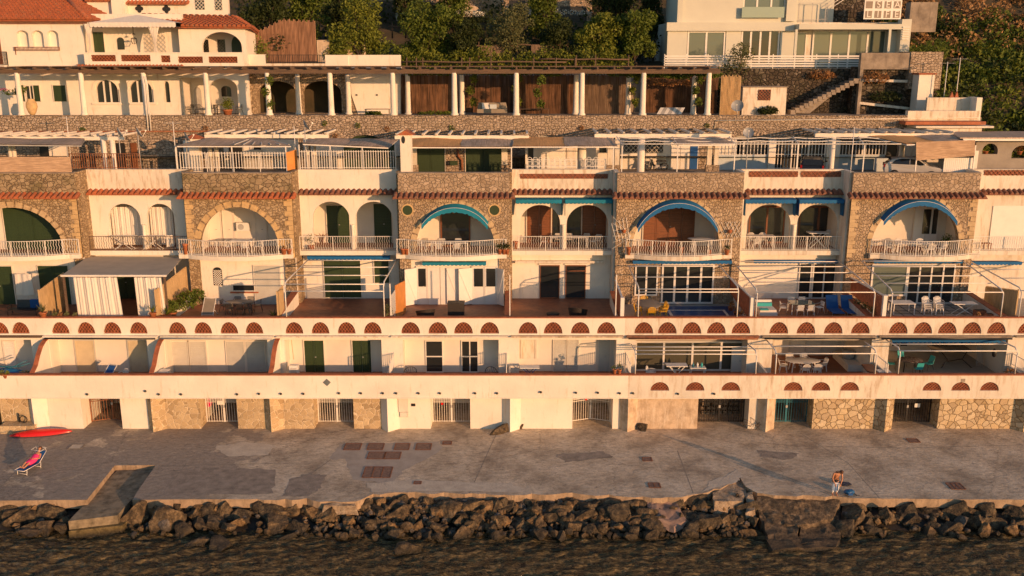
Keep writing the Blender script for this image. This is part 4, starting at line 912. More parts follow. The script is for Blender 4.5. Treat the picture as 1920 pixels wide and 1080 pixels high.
# satellite dishes
def dish(px,py,y,label,zb=None,az=150,r=.42,z0=fl4):
    x,z=T(px,py,y); t=thing('satellite_dish',label,'satellite dish',(x,y,z0),'satellite dishes')
    MB().tube([(x,y,z0),(x,y,z-.02)],.035,6).part('mast',METG,t)
    Mx=Matrix.Rotation(R(az),4,'Z')@Matrix.Rotation(R(62),4,'Y'); m=MB(); n=20
    prof=[(r*k/5,-.0+.16*(k/5)**2*r/.42) for k in range(6)]
    vs=[];
    for rr_,zz_ in prof:
        for k in range(n): vs.append(Vector((x,y,z))+Mx@Vector((rr_*math.cos(k*2*math.pi/n),rr_*math.sin(k*2*math.pi/n),zz_)))
    fs=[(i*n+k,i*n+(k+1)%n,(i+1)*n+(k+1)%n,(i+1)*n+k) for i in range(5) for k in range(n)]
    m.add(vs,fs,True); m.part('reflector',mpaint('dish_grey',(.30,.32,.34),.5,.05,2,bs=0) if 'dish_grey' not in bpy.data.materials else bpy.data.materials['dish_grey'],t)
    a=Vector((x,y,z))+Mx@Vector((r*.9,0,.1)); b=Vector((x,y,z))+Mx@Vector((r*.25,0,.62)); MB().beam(a,b,.03).beam(b,b+Mx@Vector((-.03,0,-.1)),.09).part('feed_arm',MET,t)
dish(222,250,11,'grey satellite dish, left of the pair above the rusty railing',az=20)
dish(258,250,11,'grey satellite dish, right of the pair above the rusty railing',az=20)
dish(348,258,11,'grey satellite dish leaning by the orange-capped chimney',az=20)
dish(571,236,11,'grey satellite dish on tall mast before the retaining wall',az=20)
dish(1403,250,10.4,'round grey satellite dish on a mast above the white pipe frame',az=-100,r=.38)
dish(1383,200,YR4+1,'square dark satellite dish on the terrace edge beside bamboo fence',az=-110,r=.48,z0=zr)
# antennas
def mast(px,p0,p1,y,label,z0=fl4,yagi=True,mat=MET):
    x,zt=T(px,p1,y); t=thing('antenna_mast',label,'antenna',(x,y,z0),'television antenna masts'); MB().tube([(x,y,z0),(x,y,zt)],.03,5).part('pole',mat,t)
    if yagi:
        m=MB().beam((x-.6,y,zt-.1),(x+.6,y,zt-.1),.025)
        for k in range(6): m.beam((x-.5+k*.2,y-.25,zt-.1),(x-.5+k*.2,y+.25,zt-.1),.015)
        m.part('aerial',METG,t)
mast(324,290,228,11,'thin antenna mast left of the white barred railing'); mast(124,250,218,14,'thin antenna mast above the leftmost reed roof')
mast(551,270,236,11.3,'thin plain mast left of the tall-mast satellite dish',yagi=False)
mast(1602,318,238,YW+.2,'mast in front of the pale barred garage gates',yagi=False); mast(1801,170,108,YR4+2,'tall antenna mast at the hillside end of the wall',zr); mast(1777,170,116,YR4+2,'antenna mast with grid panel near the white chimney block',zr)
# ================= COLUMN TERRACE =================
yc=YR4+.35
slab5=MB().box(-46,XR+6,YR4+.62,25,zr-.5,zr-.12).struct('upper_terrace_ground',CONC)
pg=thing('timber_pergola','long weathered timber pergola on white columns above the stone wall','pergola',(0,yc,zr))
zpb=tz(138,yc); zpt=tz(129.5,yc)
x0,x1=tx(-60,135,yc),tx(1350,135,yc)
MB().box(x0,x1,yc-.12,yc+.12,zpb,zpt).part('front_beam',WOODG,pg)
yb5=22.2
MB().box(tx(430,135,21.6),tx(1345,135,21.6),21.5,21.7,zpb+.0,zpt).part('rear_beam',WOODG,pg)
m=MB(); k=0; rr=random.Random(5); x=x0+.3
rafx=[]
while x<x1-.2:
    rafx.append(x); x+=1.22+rr.uniform(-.05,.05)
for x in rafx:
    ye=yb5 if x>tx(450,135,22) else 20.6
    MB().box(x-.06,x+.06,yc-.55,ye,zpt+.001,zpt+.15).part('rafter',WOODG,pg)
m=MB()
for k in range(16):
    yy=yc+.1+k*.27; 
    m.box(tx(455,135,20),x1,yy,yy+.05,zpt+.152,zpt+.19)
m.part('cross_laths',WOODG,pg)
for k,(a,b) in enumerate(((20,60),(78,120),(140,350))): 
    MB().hexa([(tx(a,130,yc),yc-.5,zpt+.16),(tx(b,130,yc),yc-.5,zpt+.16),(tx(b,130,yc),yc+2.6,zpt+.16),(tx(a,130,yc),yc+2.6,zpt+.16)],[(tx(a,130,yc),yc-.5,zpt+.2),(tx(b,130,yc),yc-.5,zpt+.2),(tx(b,130,yc),yc+2.6,zpt+.2),(tx(a,130,yc),yc+2.6,zpt+.2)]).part('roof_board',WOODG,pg)
def col5(px,y,label=None):
    x=tx(px,175,y); h=zpb-zr; MB().lathe([(.30,0),(.30,.1),(.235,.16),(.22,.6),(.19,h-.1),(.2,h-.001)],(x,y,zr+.06 if y<18.2 else zr-.12),14).part('column',WP,pg,label)
for c in (36,155,272,388,503,620,737,852,968,1091,1206,1328): col5(c,yc)
for c in (464,559,653,765,866,1080,1178,1301): col5(c,21.6)
# stone arcade wall behind columns
ya=22.4; SA=thing('stone_arcade','rubble stone arcade wall with two shaded arches behind the white columns','arcade wall',(tx(560,200,ya),ya,zr-.12))
A_=[arch(tx(a,180,ya),tx(b,180,ya),zr-.1,tz(175,ya),tz(152,ya)) for a,b in ((484,556),(568,640))]
wall(rect(tx(462,180,ya),tx(672,180,ya),zr-.12,tz(125,ya)),A_,ya,ya+.5,'arcade_face',ST_YEL if 0 else ST_BAYR,SA)
MB().box(tx(462,180,ya),tx(672,180,ya),ya+3.2,ya+3.4,zr-.12,tz(125,ya)-.31).part('inner_wall',ST_BAYR,SA)
MB().box(tx(462,180,ya),tx(750,180,ya),ya+.501,ya+3.5,tz(125,ya)-.3,tz(126,ya)).part('terrace_slab',WPC,SA)
yw=22.3; GW=thing('garden_wall','tall white garden wall with sloping left foot behind the columns','wall',(tx(700,150,yw),yw,zr-.12))
MB().prism([(tx(671,210,yw),zr-.12),(tx(751,210,yw),zr-.12),(tx(751,110,yw),tz(103,yw)),(tx(653,110,yw),tz(103,yw)),(tx(655,180,yw),tz(165,yw))],yw,yw+.4).part('wall_face',WP,GW)
MB().box(tx(610,110,yw),tx(653,110,yw),yw-.1,yw+.3,tz(129,yw),tz(103,yw)).part('parapet',WP,GW)
MB().box(tx(498,110,yw),tx(610,110,yw),yw-.1,yw+.3,tz(129,yw),tz(119,yw)).part('parapet',WPS,GW)
MB().box(tx(452,110,yw),tx(498,110,yw),yw-.1,yw+.3,tz(129,yw),tz(102,yw)).part('parapet',WP,GW)
railing([(tx(499,110,yw),yw),(tx(609,110,yw),yw)],tz(119,yw),tz(103,yw)-tz(119,yw),GW,'bars',.14,3,DARKM,r=.014)
for px in (669,707): x,z=T(px,178,yw); MB().box(x-.06,x+.06,yw-.08,yw-.003,z-.06,z+.06).part('wall_light',DARKM,GW)
# reed partitions
def reedwall(a,b,t_,y,mat,label,pb=216):
    x0,x1=tx(a,180,y),tx(b,180,y); t=thing('reed_partition',label,'reed screen',((x0+x1)/2,y,zr-.12),'reed partitions behind the columns')
    m=MB(); n=int((x1-x0)/.09)
    for k in range(n): 
        xx=x0+(x1-x0)*(k+.5)/n; m.tube([(xx,y,zr-.12),(xx+.02*math.sin(k),y,tz(t_,y)+.08*math.sin(k*2.3))],.045,4,cap=False)
    m.part('reeds',mat,t); MB().box(x0,x1,y+.05,y+.09,zr+.6,zr+.66).box(x0,x1,y+.05,y+.09,zr+2,zr+2.06).part('batten',WOODG,t)
reedwall(752,850,140,22.6,REEDD,'brown reed partition left of the garden sofa'); reedwall(868,968,140,24.2,REEDD,'recessed dark reed partition behind the garden sofa')
reedwall(972,1078,140,22.6,REEDD,'brown reed partition right of the garden sofa'); reedwall(1096,1182,140,22.6,REEDW,'greyish woven partition with leaning panel'); reedwall(1208,1306,140,24,REEDD,'darkest reed partition behind the striped deck cushion')
reedwall(1310,1345,140,22.6,REEDD,'narrow brown reed strip at the pergola end')
reedwall(1350,1388,142,20.6,REED,'pale bamboo screen right of the last column')
MB().box(tx(750,180,24.9),tx(1345,180,24.9),24.8,25,zr-.12,tz(132,24.9)).box(tx(750,180,24.9),tx(752,180,24.9),22.7,24.8,zr-.12,tz(132,24.9)).top('earth_bank_wall',CONC,'dark rear wall closing the pergola terrace behind the reeds','wall')
# cream hut
y=20.6; x0,x1=tx(1392,190,y),tx(1474,190,y); t=thing('garden_hut','small cream hut with red lattice window beside the stone stairs','hut',((x0+x1)/2,y,zr-.12))
MB().box(x0,x1,y,y+1.8,zr-.12,tz(164,y)).part('hut_wall',WPS,t); MB().box(x0-.05,x1+.08,y-.08,y+1.9,tz(164,y)+.001,tz(164,y)+.07).part('hut_roof',CONC,t)
MB().box(tx(1421,178,y),tx(1445,178,y),y-.012,y-.003,tz(188,y),tz(168,y)).part('window',DARKM,t); lattice(t,tx(1421,178,y),tx(1445,178,y),tz(188,y),tz(168,y),y-.05,TERR,'window_lattice',.25,.07)
# ============ VILLA ============
ym_=22.59
yv=20.8; V=thing('villa','large white villa with orange tiled hip roofs at upper left','villa',(tx(200,100,yv),yv,zr-.12))
def roofplane(pts,parent,mat=TILE,pitch=.30,name='roof'):
    """tiled roof on quad pts: eave-left, eave-right, ridge-right, ridge-left"""
    a,b,c,d_=[Vector(p) for p in pts]; n=max(2,int((b-a).length/pitch)); nrm=(b-a).cross(d_-a).normalized()
    if nrm.z<0: nrm=-nrm
    m=MB(); m.add([a-nrm*.03,b-nrm*.03,c-nrm*.03,d_-nrm*.03,a-nrm*.12,b-nrm*.12,c-nrm*.12,d_-nrm*.12],[(0,1,2,3),(4,5,1,0),(7,6,5,4),(1,5,6,2),(0,3,7,4)])
    e=(b-a).normalized(); wv=(b-a).length/n; full=max((d_-a).length,(c-b).length)
    for k in range(n):
        u=(k+.5)/n; p=a+(b-a)*u
        # run straight up the slope until leaving the quad
        q=d_+(c-d_)*u
        if (c-d_).length<(b-a).length*.9:
            up=nrm.cross(e).normalized(); up=up if up.z>0 else -up
            H=(d_-a).dot(up); 
            t0=(d_-a).dot(e); t1=(c-a).dot(e); L_=(b-a).length; s=u*L_
            hh=H if t0<=s<=t1 else (H*s/max(t0,1e-3) if s<t0 else H*(L_-s)/max(L_-t1,1e-3)); q=p+up*hh
        r=wv*.47; segs=max(1,int((q-p).length/.42)); 
        for g in range(segs):
            s0=p+(q-p)*(g/segs)+nrm*.02; s1=p+(q-p)*((g+1)/segs); 
            A=[s0+e*(math.cos(math.pi*j/4)*r)+nrm*(math.sin(math.pi*j/4)*r*1.25) for j in range(5)]; B=[s1+e*(math.cos(math.pi*j/4)*r*.85)+nrm*(math.sin(math.pi*j/4)*r*.85) for j in range(5)]
            m.add(A+B,[(j,j+1,6+j,5+j) for j in range(4)]+[(0,1,2,3,4)])
    return m.part(name,mat,parent)
def P3(px,py,y): x,z=T(px,py,y); return (x,y,z)
# lower storey with openings
lo=[rect(tx(46,170,yv),tx(64,170,yv),tz(189,yv),tz(160,yv))]
for a,b in ((180,223),(243,287)): lo.append(arch(tx(a,170,yv),tx(b,170,yv),tz(192,yv),tz(168,yv),tz(150,yv)))
lo.append(arch(tx(308,170,yv),tx(318,170,yv),tz(192,yv),tz(160,yv),tz(152,yv)))
lo.append(rect(tx(338,170,yv),tx(383,170,yv),zr-.1,tz(146,yv))); lo.append(arch(tx(393,170,yv),tx(445,170,yv),zr-.1,tz(165,yv),tz(147,yv)))
wall(rect(tx(-60,100,yv),tx(462,100,yv),zr-.12,tz(128,yv)),lo,yv,yv+.35,'lower_wall',WP,V)
for a,b in ((180,223),(243,287)):
    xa,xb=tx(a,170,yv+.2),tx(b,170,yv+.2); c=wall(arch(xa,xb,tz(192,yv),tz(168,yv),tz(150,yv)),[],yv+.25,yv+.27,'arched_window',GLS,V)
    m=MB(); 
    for f in (0.02,.36,.64,.98): m.box(xa+(xb-xa)*f-.06,xa+(xb-xa)*f+.06,yv+.17,yv+.24,tz(192,yv),tz(168 if f in(.02,.98) else 152,yv))
    m.part('window_frame',PLW,c); slab(xa-.3,xb+.3,yv-.12,yv-.003,tz(196,yv),tz(193,yv),'window_sill',WP,V)
    # moulding
    q=MB(); cx=(xa+xb)/2; aa=(xb-xa)/2
    for k in range(16):
        t0,t1=math.pi*k/16,math.pi*(k+1)/16; zs_,hh=tz(168,yv),tz(150,yv)-tz(168,yv)
        q.prism([(cx+aa*math.cos(t0),zs_+hh*math.sin(t0)),(cx+(aa+.2)*math.cos(t0),zs_+(hh+.2)*math.sin(t0)),(cx+(aa+.2)*math.cos(t1),zs_+(hh+.2)*math.sin(t1)),(cx+aa*math.cos(t1),zs_+hh*math.sin(t1))],yv-.07,yv-.003)
    q.part('arch_moulding',WP,V)
MB().box(tx(305,170,yv+.2),tx(320,170,yv+.2),yv+.28,yv+.3,tz(193,yv),tz(150,yv)).part('narrow_window',GLS,V)
window(tx(47,170,yv),tx(64,170,yv),tz(189,yv),tz(160,yv),yv+.1,V,2)
for a,b in ((38,46),(64,75),(101,124)): leaf_door(tx(a,170,yv),tx(b,170,yv),tz(190,yv),tz(160,yv),yv-.06,V,GREEN,'shutter',leaves=1,hd=False,fr=WP)
MB().box(tx(330,100,yv),tx(462,100,yv),yv+2.4,yv+2.6,zr-.12,tz(128,yv)).box(tx(330,100,yv),tx(330,100,yv)+.2,yv+.351,yv+2.4,zr-.12,tz(128,yv)).part('loggia_wall',WI,V)
for a,b,t_,mt in ((344,358,160,GREEN),(364,378,163,METG)):
    y_=yv+2.38; wall(arch(tx(a,180,y_),tx(b,180,y_),zr-.1,tz(t_+10,y_),tz(t_,y_)),[],y_-.05,y_-.003,'arched_door',mt,V)
y_=yv+2.38; wall(arch(tx(416,180,y_),tx(434,180,y_),tz(181,y_),tz(168,y_),tz(161,y_)),[],y_-.05,y_-.003,'arched_window',GLS,V)
slab(tx(-60,100,yv),tx(462,100,yv),yv+.0,yv+6,tz(128,yv),tz(127,yv),'floor_slab',WP,V)
# left wing upper wall with blind arcade
bl=[arch(tx(a,75,yv),tx(b,75,yv),tz(89,yv),tz(65,yv),tz(57,yv)) for a,b in ((32,54),(61,82),(89,110))]
zE=tz(38,yv)
wall(rect(tx(-60,80,yv),tx(158,80,yv),tz(127,yv)+.01,zE),bl,yv,yv+.35,'upper_wall',WP,V)
MB().box(tx(28,80,yv),tx(114,80,yv),yv+.36,yv+.46,tz(92,yv),tz(52,yv)).part('blind_arcade_back',WP,V)
railing([(tx(29,92,yv),yv-.02),(tx(29,92,yv),yv-.2),(tx(112,92,yv),yv-.2),(tx(112,92,yv),yv-.02)],tz(95,yv),.28,V,'bars',.1,0,RUST,r=.012)
MB().box(tx(158,80,yv)-.35,tx(158,80,yv),yv+.351,ym_,tz(127,yv)+.01,zE).part('side_wall',WP,V)
# balcony at far left
railing([(tx(-40,110,yv),yv-.6),(tx(14,110,yv),yv-.6),(tx(14,110,yv),yv-.02)],tz(122,yv),tz(97,yv)-tz(122,yv),V,'wavy',.12,1,DARKM); slab(tx(-40,110,yv),tx(18,110,yv),yv-.75,yv-.003,tz(130,yv),tz(124,yv),'balcony_slab',WP,V)
slab(tx(-20,80,yv),tx(1,80,yv),yv-.03,yv-.003,tz(121,yv),tz(52,yv),'balcony_door',WOOD,V)
# roof 1 hip
ey=yv-.45; xl,xr_=tx(-60,38,ey),tx(165,38,ey); ze=tz(37,ey); zr1=ze+2.35; yr1=yv+5.2; xa1,xb1=tx(-20,0,yr1),tx(112,0,yr1)
roofplane([(xl,ey,ze),(xr_,ey,ze),(xb1,yr1,zr1),(xl,yr1,zr1)],V)
roofplane([(xr_,ey,ze),(xr_,yr1+5,ze),(xb1,yr1+2,zr1),(xb1,yr1,zr1)],V)
MB().tube([(xr_,ey,ze+.1),(xb1,yr1,zr1+.1)],.17,8).part('hip_ridge',TILE,V)
for k in range(2): MB().box(xl,xr_-.1*k,ey+.12*(k+1),yv-.003,ze-.16-.13*k,ze-.08-.12*k).part('eaves_cornice',TILD,V)
# middle recess terrace
ym=22.6
rc=[rect(tx(175,80,ym),tx(194,80,ym),tz(104,ym),tz(59,ym))]
wall(rect(tx(120,80,ym),tx(345,80,ym),tz(127,yv)-.5,tz(26,ym)),[],ym,ym+.3,'recess_wall',WP,V)
leaf_door(tx(176,80,ym),tx(196,80,ym),tz(106,ym),tz(60,ym),ym-.05,V,GREEN,'shutter',leaves=2,hd=False)
wall(arch(tx(220,80,ym),tx(233,80,ym),tz(93,ym),tz(76,ym),tz(70,ym)),[],ym-.04,ym-.003,'arched_window',GLS,V)
for a,b in ((271,291),(294,311)): 
    MB().box(tx(a,80,ym),tx(b,80,ym),ym-.03,ym-.003,tz(106,ym),tz(64,ym)).part('door_leaf',WPC,V); lattice(V,tx(a,80,ym),tx(b,80,ym),tz(104,ym),tz(65,ym),ym-.07,METG,'door_grille',.35,.05)
slab(tx(150,100,yv),tx(345,100,yv),19.9,ym+.3,tz(121,yv),tz(120,yv),'terrace_floor',TERF,V)
# terrace balustrade with brick lattice panels
yp=19.7; zt=tz(99.5,yp); zb=tz(124,yp)
op=[(171,217,103,115),(227,282,103,115),(302,319,104,117),(334,380,106,118),(391,445,106,118)]
wall(rect(tx(158,110,yp),tx(456,110,yp),zb,zt),[rect(tx(a,110,yp),tx(b,110,yp),tz(d_,yp),tz(c,yp)) for a,b,c,d_ in op],yp,yp+.25,'balustrade',WP,V)
for a,b,c,d_ in op:
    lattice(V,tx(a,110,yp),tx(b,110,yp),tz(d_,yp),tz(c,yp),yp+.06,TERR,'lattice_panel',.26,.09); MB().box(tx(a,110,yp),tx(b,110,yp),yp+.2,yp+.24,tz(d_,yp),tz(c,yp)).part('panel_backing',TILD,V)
slab(tx(158,110,yp),tx(456,110,yp),yp-.05,yp+.3,zt+.001,zt+.06,'balustrade_cap',WP,V)
slab(tx(158,110,yp),tx(456,110,yp),yp+.251,yv+.3,zb+.02,zb+.2,'terrace_slab',WP,V)
tiles_row(tx(146,130,yp),tx(345,130,yp),yp-.003,zb+.05,.9,.28,.27,TILE,V,'tiled_canopy')
# right wing
yrw=21.6; aw=arch(tx(378,80,yrw),tx(453,80,yrw),tz(103,yrw)-.3,tz(88,yrw),tz(60,yrw),20)
wall(rect(tx(336,80,yrw),tx(461,80,yrw),tz(121,yv),tz(51,yrw)),[aw],yrw,yrw+.35,'wing_wall',WP,V)
MB().box(tx(336,80,yrw),tx(336,80,yrw)+.3,yrw+.351,ym-.01,tz(121,yv),tz(51,yrw)).box(tx(461,80,yrw)-.3,tx(461,80,yrw),yrw+.351,yrw+3,tz(121,yv),tz(51,yrw)).box(tx(345,80,yrw),tx(455,80,yrw),yrw+2.3,yrw+2.5,tz(121,yv),tz(51,yrw)).part('wing_room_wall',WI,V)
y_=yrw+2.28
for a,b in ((379,391),(408,422)): MB().box(tx(a,80,y_),tx(b,80,y_),y_-.03,y_-.003,tz(98,y_),tz(74,y_)).part('window',GLS,V); lattice(V,tx(a,80,y_),tx(b,80,y_),tz(98,y_),tz(74,y_),y_-.07,DARKM,'window_grille',.25,.04)
wall(arch(tx(434,80,y_),tx(452,80,y_),tz(105,y_),tz(85,y_),tz(68,y_)),[],y_-.04,y_-.003,'arched_door',GREEN,V)
ey=yrw-.4; roofplane([(tx(330,50,ey),ey,tz(50,ey)),(tx(470,50,ey),ey,tz(51,ey)),(tx(440,30,ey+3.2),ey+3.2,tz(31,ey+3.2)),(tx(262,30,ey+3.2),ey+3.2,tz(28,ey+3.2))],V,TILD if 0 else TILE,.36)
roofplane([(tx(470,50,ey),ey,tz(51,ey)),(tx(484,60,ey+4),ey+4,tz(62,ey+4)),(tx(450,40,ey+4),ey+4,tz(42,ey+4)),(tx(440,30,ey+3.2),ey+3.2,tz(31,ey+3.2))],V,TILE,.36)
MB().box(tx(336,50,yrw),tx(461,50,yrw),yrw-.2,yrw-.003,tz(54,yrw),tz(51.5,yrw)).part('eaves_cornice',TILD,V)
# upper storey
yu=27; wall(rect(tx(128,10,yu),tx(428,10,yu),tz(60,yu),tz(-40,yu)),[],yu,yu+.4,'top_storey_wall',WP,V)
slab(tx(216,10,yu),tx(240,10,yu),yu-.8,yu-.003,tz(40,yu),tz(-40,yu),'chimney_breast',WP,V)
slab(tx(166,10,yu),tx(216,10,yu),yu-.3,yu-.004,tz(40,yu),tz(3,yu),'lean_to_wall',WP,V)
for px,py in ((131,0),(159,3),(261,16),(312,17)):
    x,z=T(px,py,yu-.02); m=MB()
    for dx,dz in ((0,.18),(0,-.18),(.18,0),(-.18,0)): m.prism([(x+dx+.17*math.cos(k*math.pi/6),z+dz+.17*math.sin(k*math.pi/6)) for k in range(12)],yu-.03-abs(dx)*.02,yu-.003)
    m.part('quatrefoil_window',DARKM,V)
for a,b,p0,p1 in ((366,383,0,18),(403,416,0,19)): MB().box(tx(a,5,yu),tx(b,5,yu),yu-.03,yu-.003,tz(p1,yu),tz(p0-12,yu)).part('window',GLS,V); lattice(V,tx(a,5,yu),tx(b,5,yu),tz(p1,yu),tz(p0-12,yu),yu-.07,WPC,'window_grille',.3,.04)
tiles_row(tx(238,5,yu),tx(356,5,yu),yu-.003,tz(2,yu),.5,.25,.3,TILE,V,'tile_ledge'); tiles_row(tx(164,5,yu),tx(214,5,yu),yu-.32,tz(-1,yu),.3,.15,.3,TILE,V,'tile_ledge')
# gazebo canopy
g=thing('canopy_gazebo','white fabric canopy with scalloped edge on the villa terrace','gazebo',(tx(245,60,21.5),21.5,tz(120,yv)))
c0,c1=P3(167,42,20.1),P3(329,44,20.1); z=c0[2]; x0,x1=c0[0],c1[0]; y0,y1=20.1,22.5; ap=((x0+x1)/2,(y0+y1)/2,z+.62)
m=MB().add([(x0,y0,z),(x1,y0,z),(x1,y1,z),(x0,y1,z),ap],[(0,1,4),(1,2,4),(2,3,4),(3,0,4)])
scallop([Vector((x0,y0,z)),Vector((x1,y0,z))],.30,22,m,.08); scallop([Vector((x1,y0,z)),Vector((x1,y1,z))],.30,12,m,.08); scallop([Vector((x0,y1,z)),Vector((x0,y0,z))],.30,12,m,.08); m.part('canopy',WCL,g)
for px in (168,290): 
    x=tx(px,70,y0+.15); MB().beam((x,y0+.15,tz(120,yv)),(x,y0+.15,z),.07).part('pole',MET,g)
    n=20; w=.34 if px<200 else .5; A=[];B=[];Cc=[]
    for k in range(n+1):
        f=k/n-.5; A.append(Vector((x+f*w*2,y0+.1+.05*math.sin(k*1.7),z-.1))); B.append(Vector((x+f*w*.7,y0+.1+.05*math.sin(k*1.7),z-1.1))); Cc.append(Vector((x+f*.14,y0+.1+.04*math.sin(k*1.7),z-1.75)))
    mm=MB(); mm.strip(A,B,True); mm.strip(B,Cc,True); 
    D_=[Vector((x+(k/n-.5)*.4,y0+.1+.05*math.sin(k*1.7),z-2.35)) for k in range(n+1)]; mm.strip(Cc,D_,True); mm.part('curtain',WCL,g)
x,z_=T(250,62,21.5); t=thing('lantern','black wrought iron lantern hanging below the white canopy','lantern',(x,21.5,z_-.6)); MB().tube([(x,21.5,z_+.8),(x,21.5,z_)],.02,5).part('chain',DARKM,t); MB().lathe([(.05,.0),(.16,-.1),(.05,-.12)],(x,21.5,z_),8).part('lantern_cap',DARKM,t); 
m=MB()
for k in range(6): 
    a=k*math.pi/3; m.tube([(x+.05*math.cos(a),21.5+.05*math.sin(a),z_-.35),(x+.22*math.cos(a),21.5+.22*math.sin(a),z_-.42),(x+.25*math.cos(a),21.5+.25*math.sin(a),z_-.6),(x+.12*math.cos(a),21.5+.12*math.sin(a),z_-.85)],.02,4)
m.lathe([(.22,-.42),(.24,-.44),(.2,-.46)],(x,21.5,z_),12); m.part('lantern_cage',DARKM,t)
# ============ MODERN HOUSE ============
ymd=26.5; MH=thing('modern_house','pale cubic modern house with large glazed doors and white porch at upper right','house',(tx(1450,100,ymd),ymd,21))
zf=tz(128,24.5)
def X(px,y=ymd,py=60): return tx(px,py,y)
hs=[rect(X(1289),X(1362),tz(116,ymd),tz(58,ymd)),rect(X(1390),X(1464),tz(120,ymd),tz(55,ymd))]
wall(rect(X(1252),X(1492),zf-.5,tz(44,ymd)),hs,ymd,ymd+.3,'ground_floor_wall',MODW,MH)
slab(X(1250,ymd-.25),X(1489,ymd-.25),ymd-.25,ymd+.3,tz(58,ymd-.25),tz(42,ymd-.25),'fascia',MODW,MH)
window(X(1290),X(1361),tz(116,ymd)-.5,tz(58,ymd),ymd+.12,MH,2,t=.13,glass=GLB,name='sliding_window'); window(X(1391),X(1463),tz(120,ymd)-.5,tz(56,ymd),ymd+.12,MH,4,t=.13,glass=GLS,name='sliding_window')
yu=ymd+.3; hs=[rect(X(1391,yu),X(1470,yu),tz(32,yu),tz(-30,yu))]
wall(rect(X(1276,yu),X(1492,yu),tz(44,yu),tz(-60,yu)),hs,yu+.002,yu+.3,'upper_wall',MODW,MH)
slab(X(1268,yu),X(1278,yu),yu-.2,yu+6,tz(44,yu),tz(-60,yu),'corner_pier',MODW,MH); slab(X(1470,yu),X(1488,yu),yu-.35,yu,tz(40,yu),tz(-60,yu),'corner_pier',MODW,MH)
window(X(1391,yu),X(1470,yu),tz(32,yu),tz(-30,yu),yu+.2,MH,3,t=.12,glass=GLB,name='sliding_window')
slab(X(1389,yu-.4),X(1468,yu-.4),yu-.42,yu-.40,tz(33,yu-.4),tz(13,yu-.4),'glass_balustrade',mglass('green_tinted_glass',(.30,.37,.31),.1),MH)
slab(X(1252),X(1492),ymd+.301,ymd+7,tz(44,ymd)-.1,tz(43,ymd),'floor_slab',MODW,MH); slab(X(1252),X(1253),ymd+.301,ymd+7,zf-.5,tz(44,ymd)-.1,'side_wall',MODW,MH)
# right glazed porch part
yp2=ymd+.9; slab(X(1488,yp2),X(1705,yp2),yp2,yp2+.3,zf-.5,tz(42,yp2),'porch_back_wall',WPC,MH)
window(X(1491,yp2),X(1513,yp2),zf-.3,tz(60,yp2),yp2-.05,MH,1,t=.1,glass=GLB); window(X(1524,yp2),X(1662,yp2),zf-.3,tz(56,yp2),yp2-.05,MH,4,t=.13,glass=GLB,name='sliding_window')
slab(X(1490),X(1690),ymd-1.2,yp2-.002,tz(55,ymd-1.2),tz(45,ymd-1.2),'porch_roof',MODW,MH)
for c in (1490,1665,1690): slab(tx(c,80,ymd-1.2),tx(c,80,ymd-1.2)+.2,ymd-1.2,ymd-1.0,zf,tz(55,ymd-1.2),'porch_post',MODW,MH)
slab(X(1668),X(1702),ymd-.3,yp2-.01,zf-.5,tz(58,ymd),'end_wall',MODW,MH)
m=MB(); 
for k in range(6): m.box(X(1690,ymd-1),X(1702,ymd-1),ymd-1.3,ymd-1.2,tz(74-k*4.4,ymd-1.2),tz(72-k*4.4,ymd-1.2))
m.part('louvre_panel',MET,MH); slab(X(1688,ymd-1),X(1706,ymd-1),ymd-1.19,ymd-.31,zf,tz(36,ymd-1),'side_pier',MODW,MH)
# roof terrace behind with stair railing, sign
yb=ymd+2.5; slab(X(1490,yb),X(1560,yb),yb,yb+.3,tz(44,yb),tz(-40,yb),'upper_side_wall',MODW,MH)
railing([(X(1495,yb-.6),yb-.6),(X(1545,yb-.6),yb-.6)],tz(38,yb),1.4,MH,'bars',.9,2,METG)
m=MB(); 
for k in range(3): m.tube([(X(1548,yb-.5),yb-.5,tz(40-k*7,yb)),(X(1548,yb-.5),yb-.5,tz(20-k*7,yb)),(X(1580,yb-.5),yb-.5,tz(-2-k*7,yb))],.03,5)
m.part('stair_rail',MET,MH)
SW=MB().box(X(1545,yb+.5),X(1632,yb+.5),yb+.5,yb+1,tz(42,yb),tz(-60,yb)).top('stone_back_wall',ST_DRK,'dark rubble wall behind the modern house roof terrace','wall')
ys=ymd-.5; x0,z0=T(1619,36,ys); x1,z1_=T(1692,0,ys); t=thing('letter_sign','white framed sign reading SEA LIFE in square cells','sign',((x0+x1)/2,ys,z0))
MB().box(x0,x1,ys,ys+.06,z0,z1_).part('sign_board',PLW,t)
cw=(x1-x0)/4; rh=(z1_-z0)/2; tl=mpaint('sign_cell_taupe',(.30,.24,.19),.7,.1,2,bs=0); lt=mpaint('sign_letter_white',(.75,.72,.66),.5,.02,2,bs=0)
for r_,word in enumerate((' SEA','LIFE')):
    for k,ch in enumerate(word):
        cx=x0+cw*(k+.5); cz=z1_-rh*(r_+.5); MB().box(cx-cw*.36,cx+cw*.36,ys-.02,ys-.003,cz-rh*.37,cz+rh*.37).part('sign_cell',tl,t)
        if ch!=' ':
            cu=bpy.data.curves.new('t','FONT'); cu.body=ch; cu.size=.75; cu.align_x='CENTER'; cu.align_y='CENTER'; cu.extrude=.008; ob=bpy.data.objects.new('t',cu); me=bpy.data.meshes.new_from_object(ob)
            mb=MB(); mb.add([(cx+v.co.x,ys-.03-v.co.z,cz+v.co.y) for v in me.vertices],[tuple(p.vertices) for p in me.polygons]); mb.part('sign_letter',lt,t); bpy.data.objects.remove(ob)
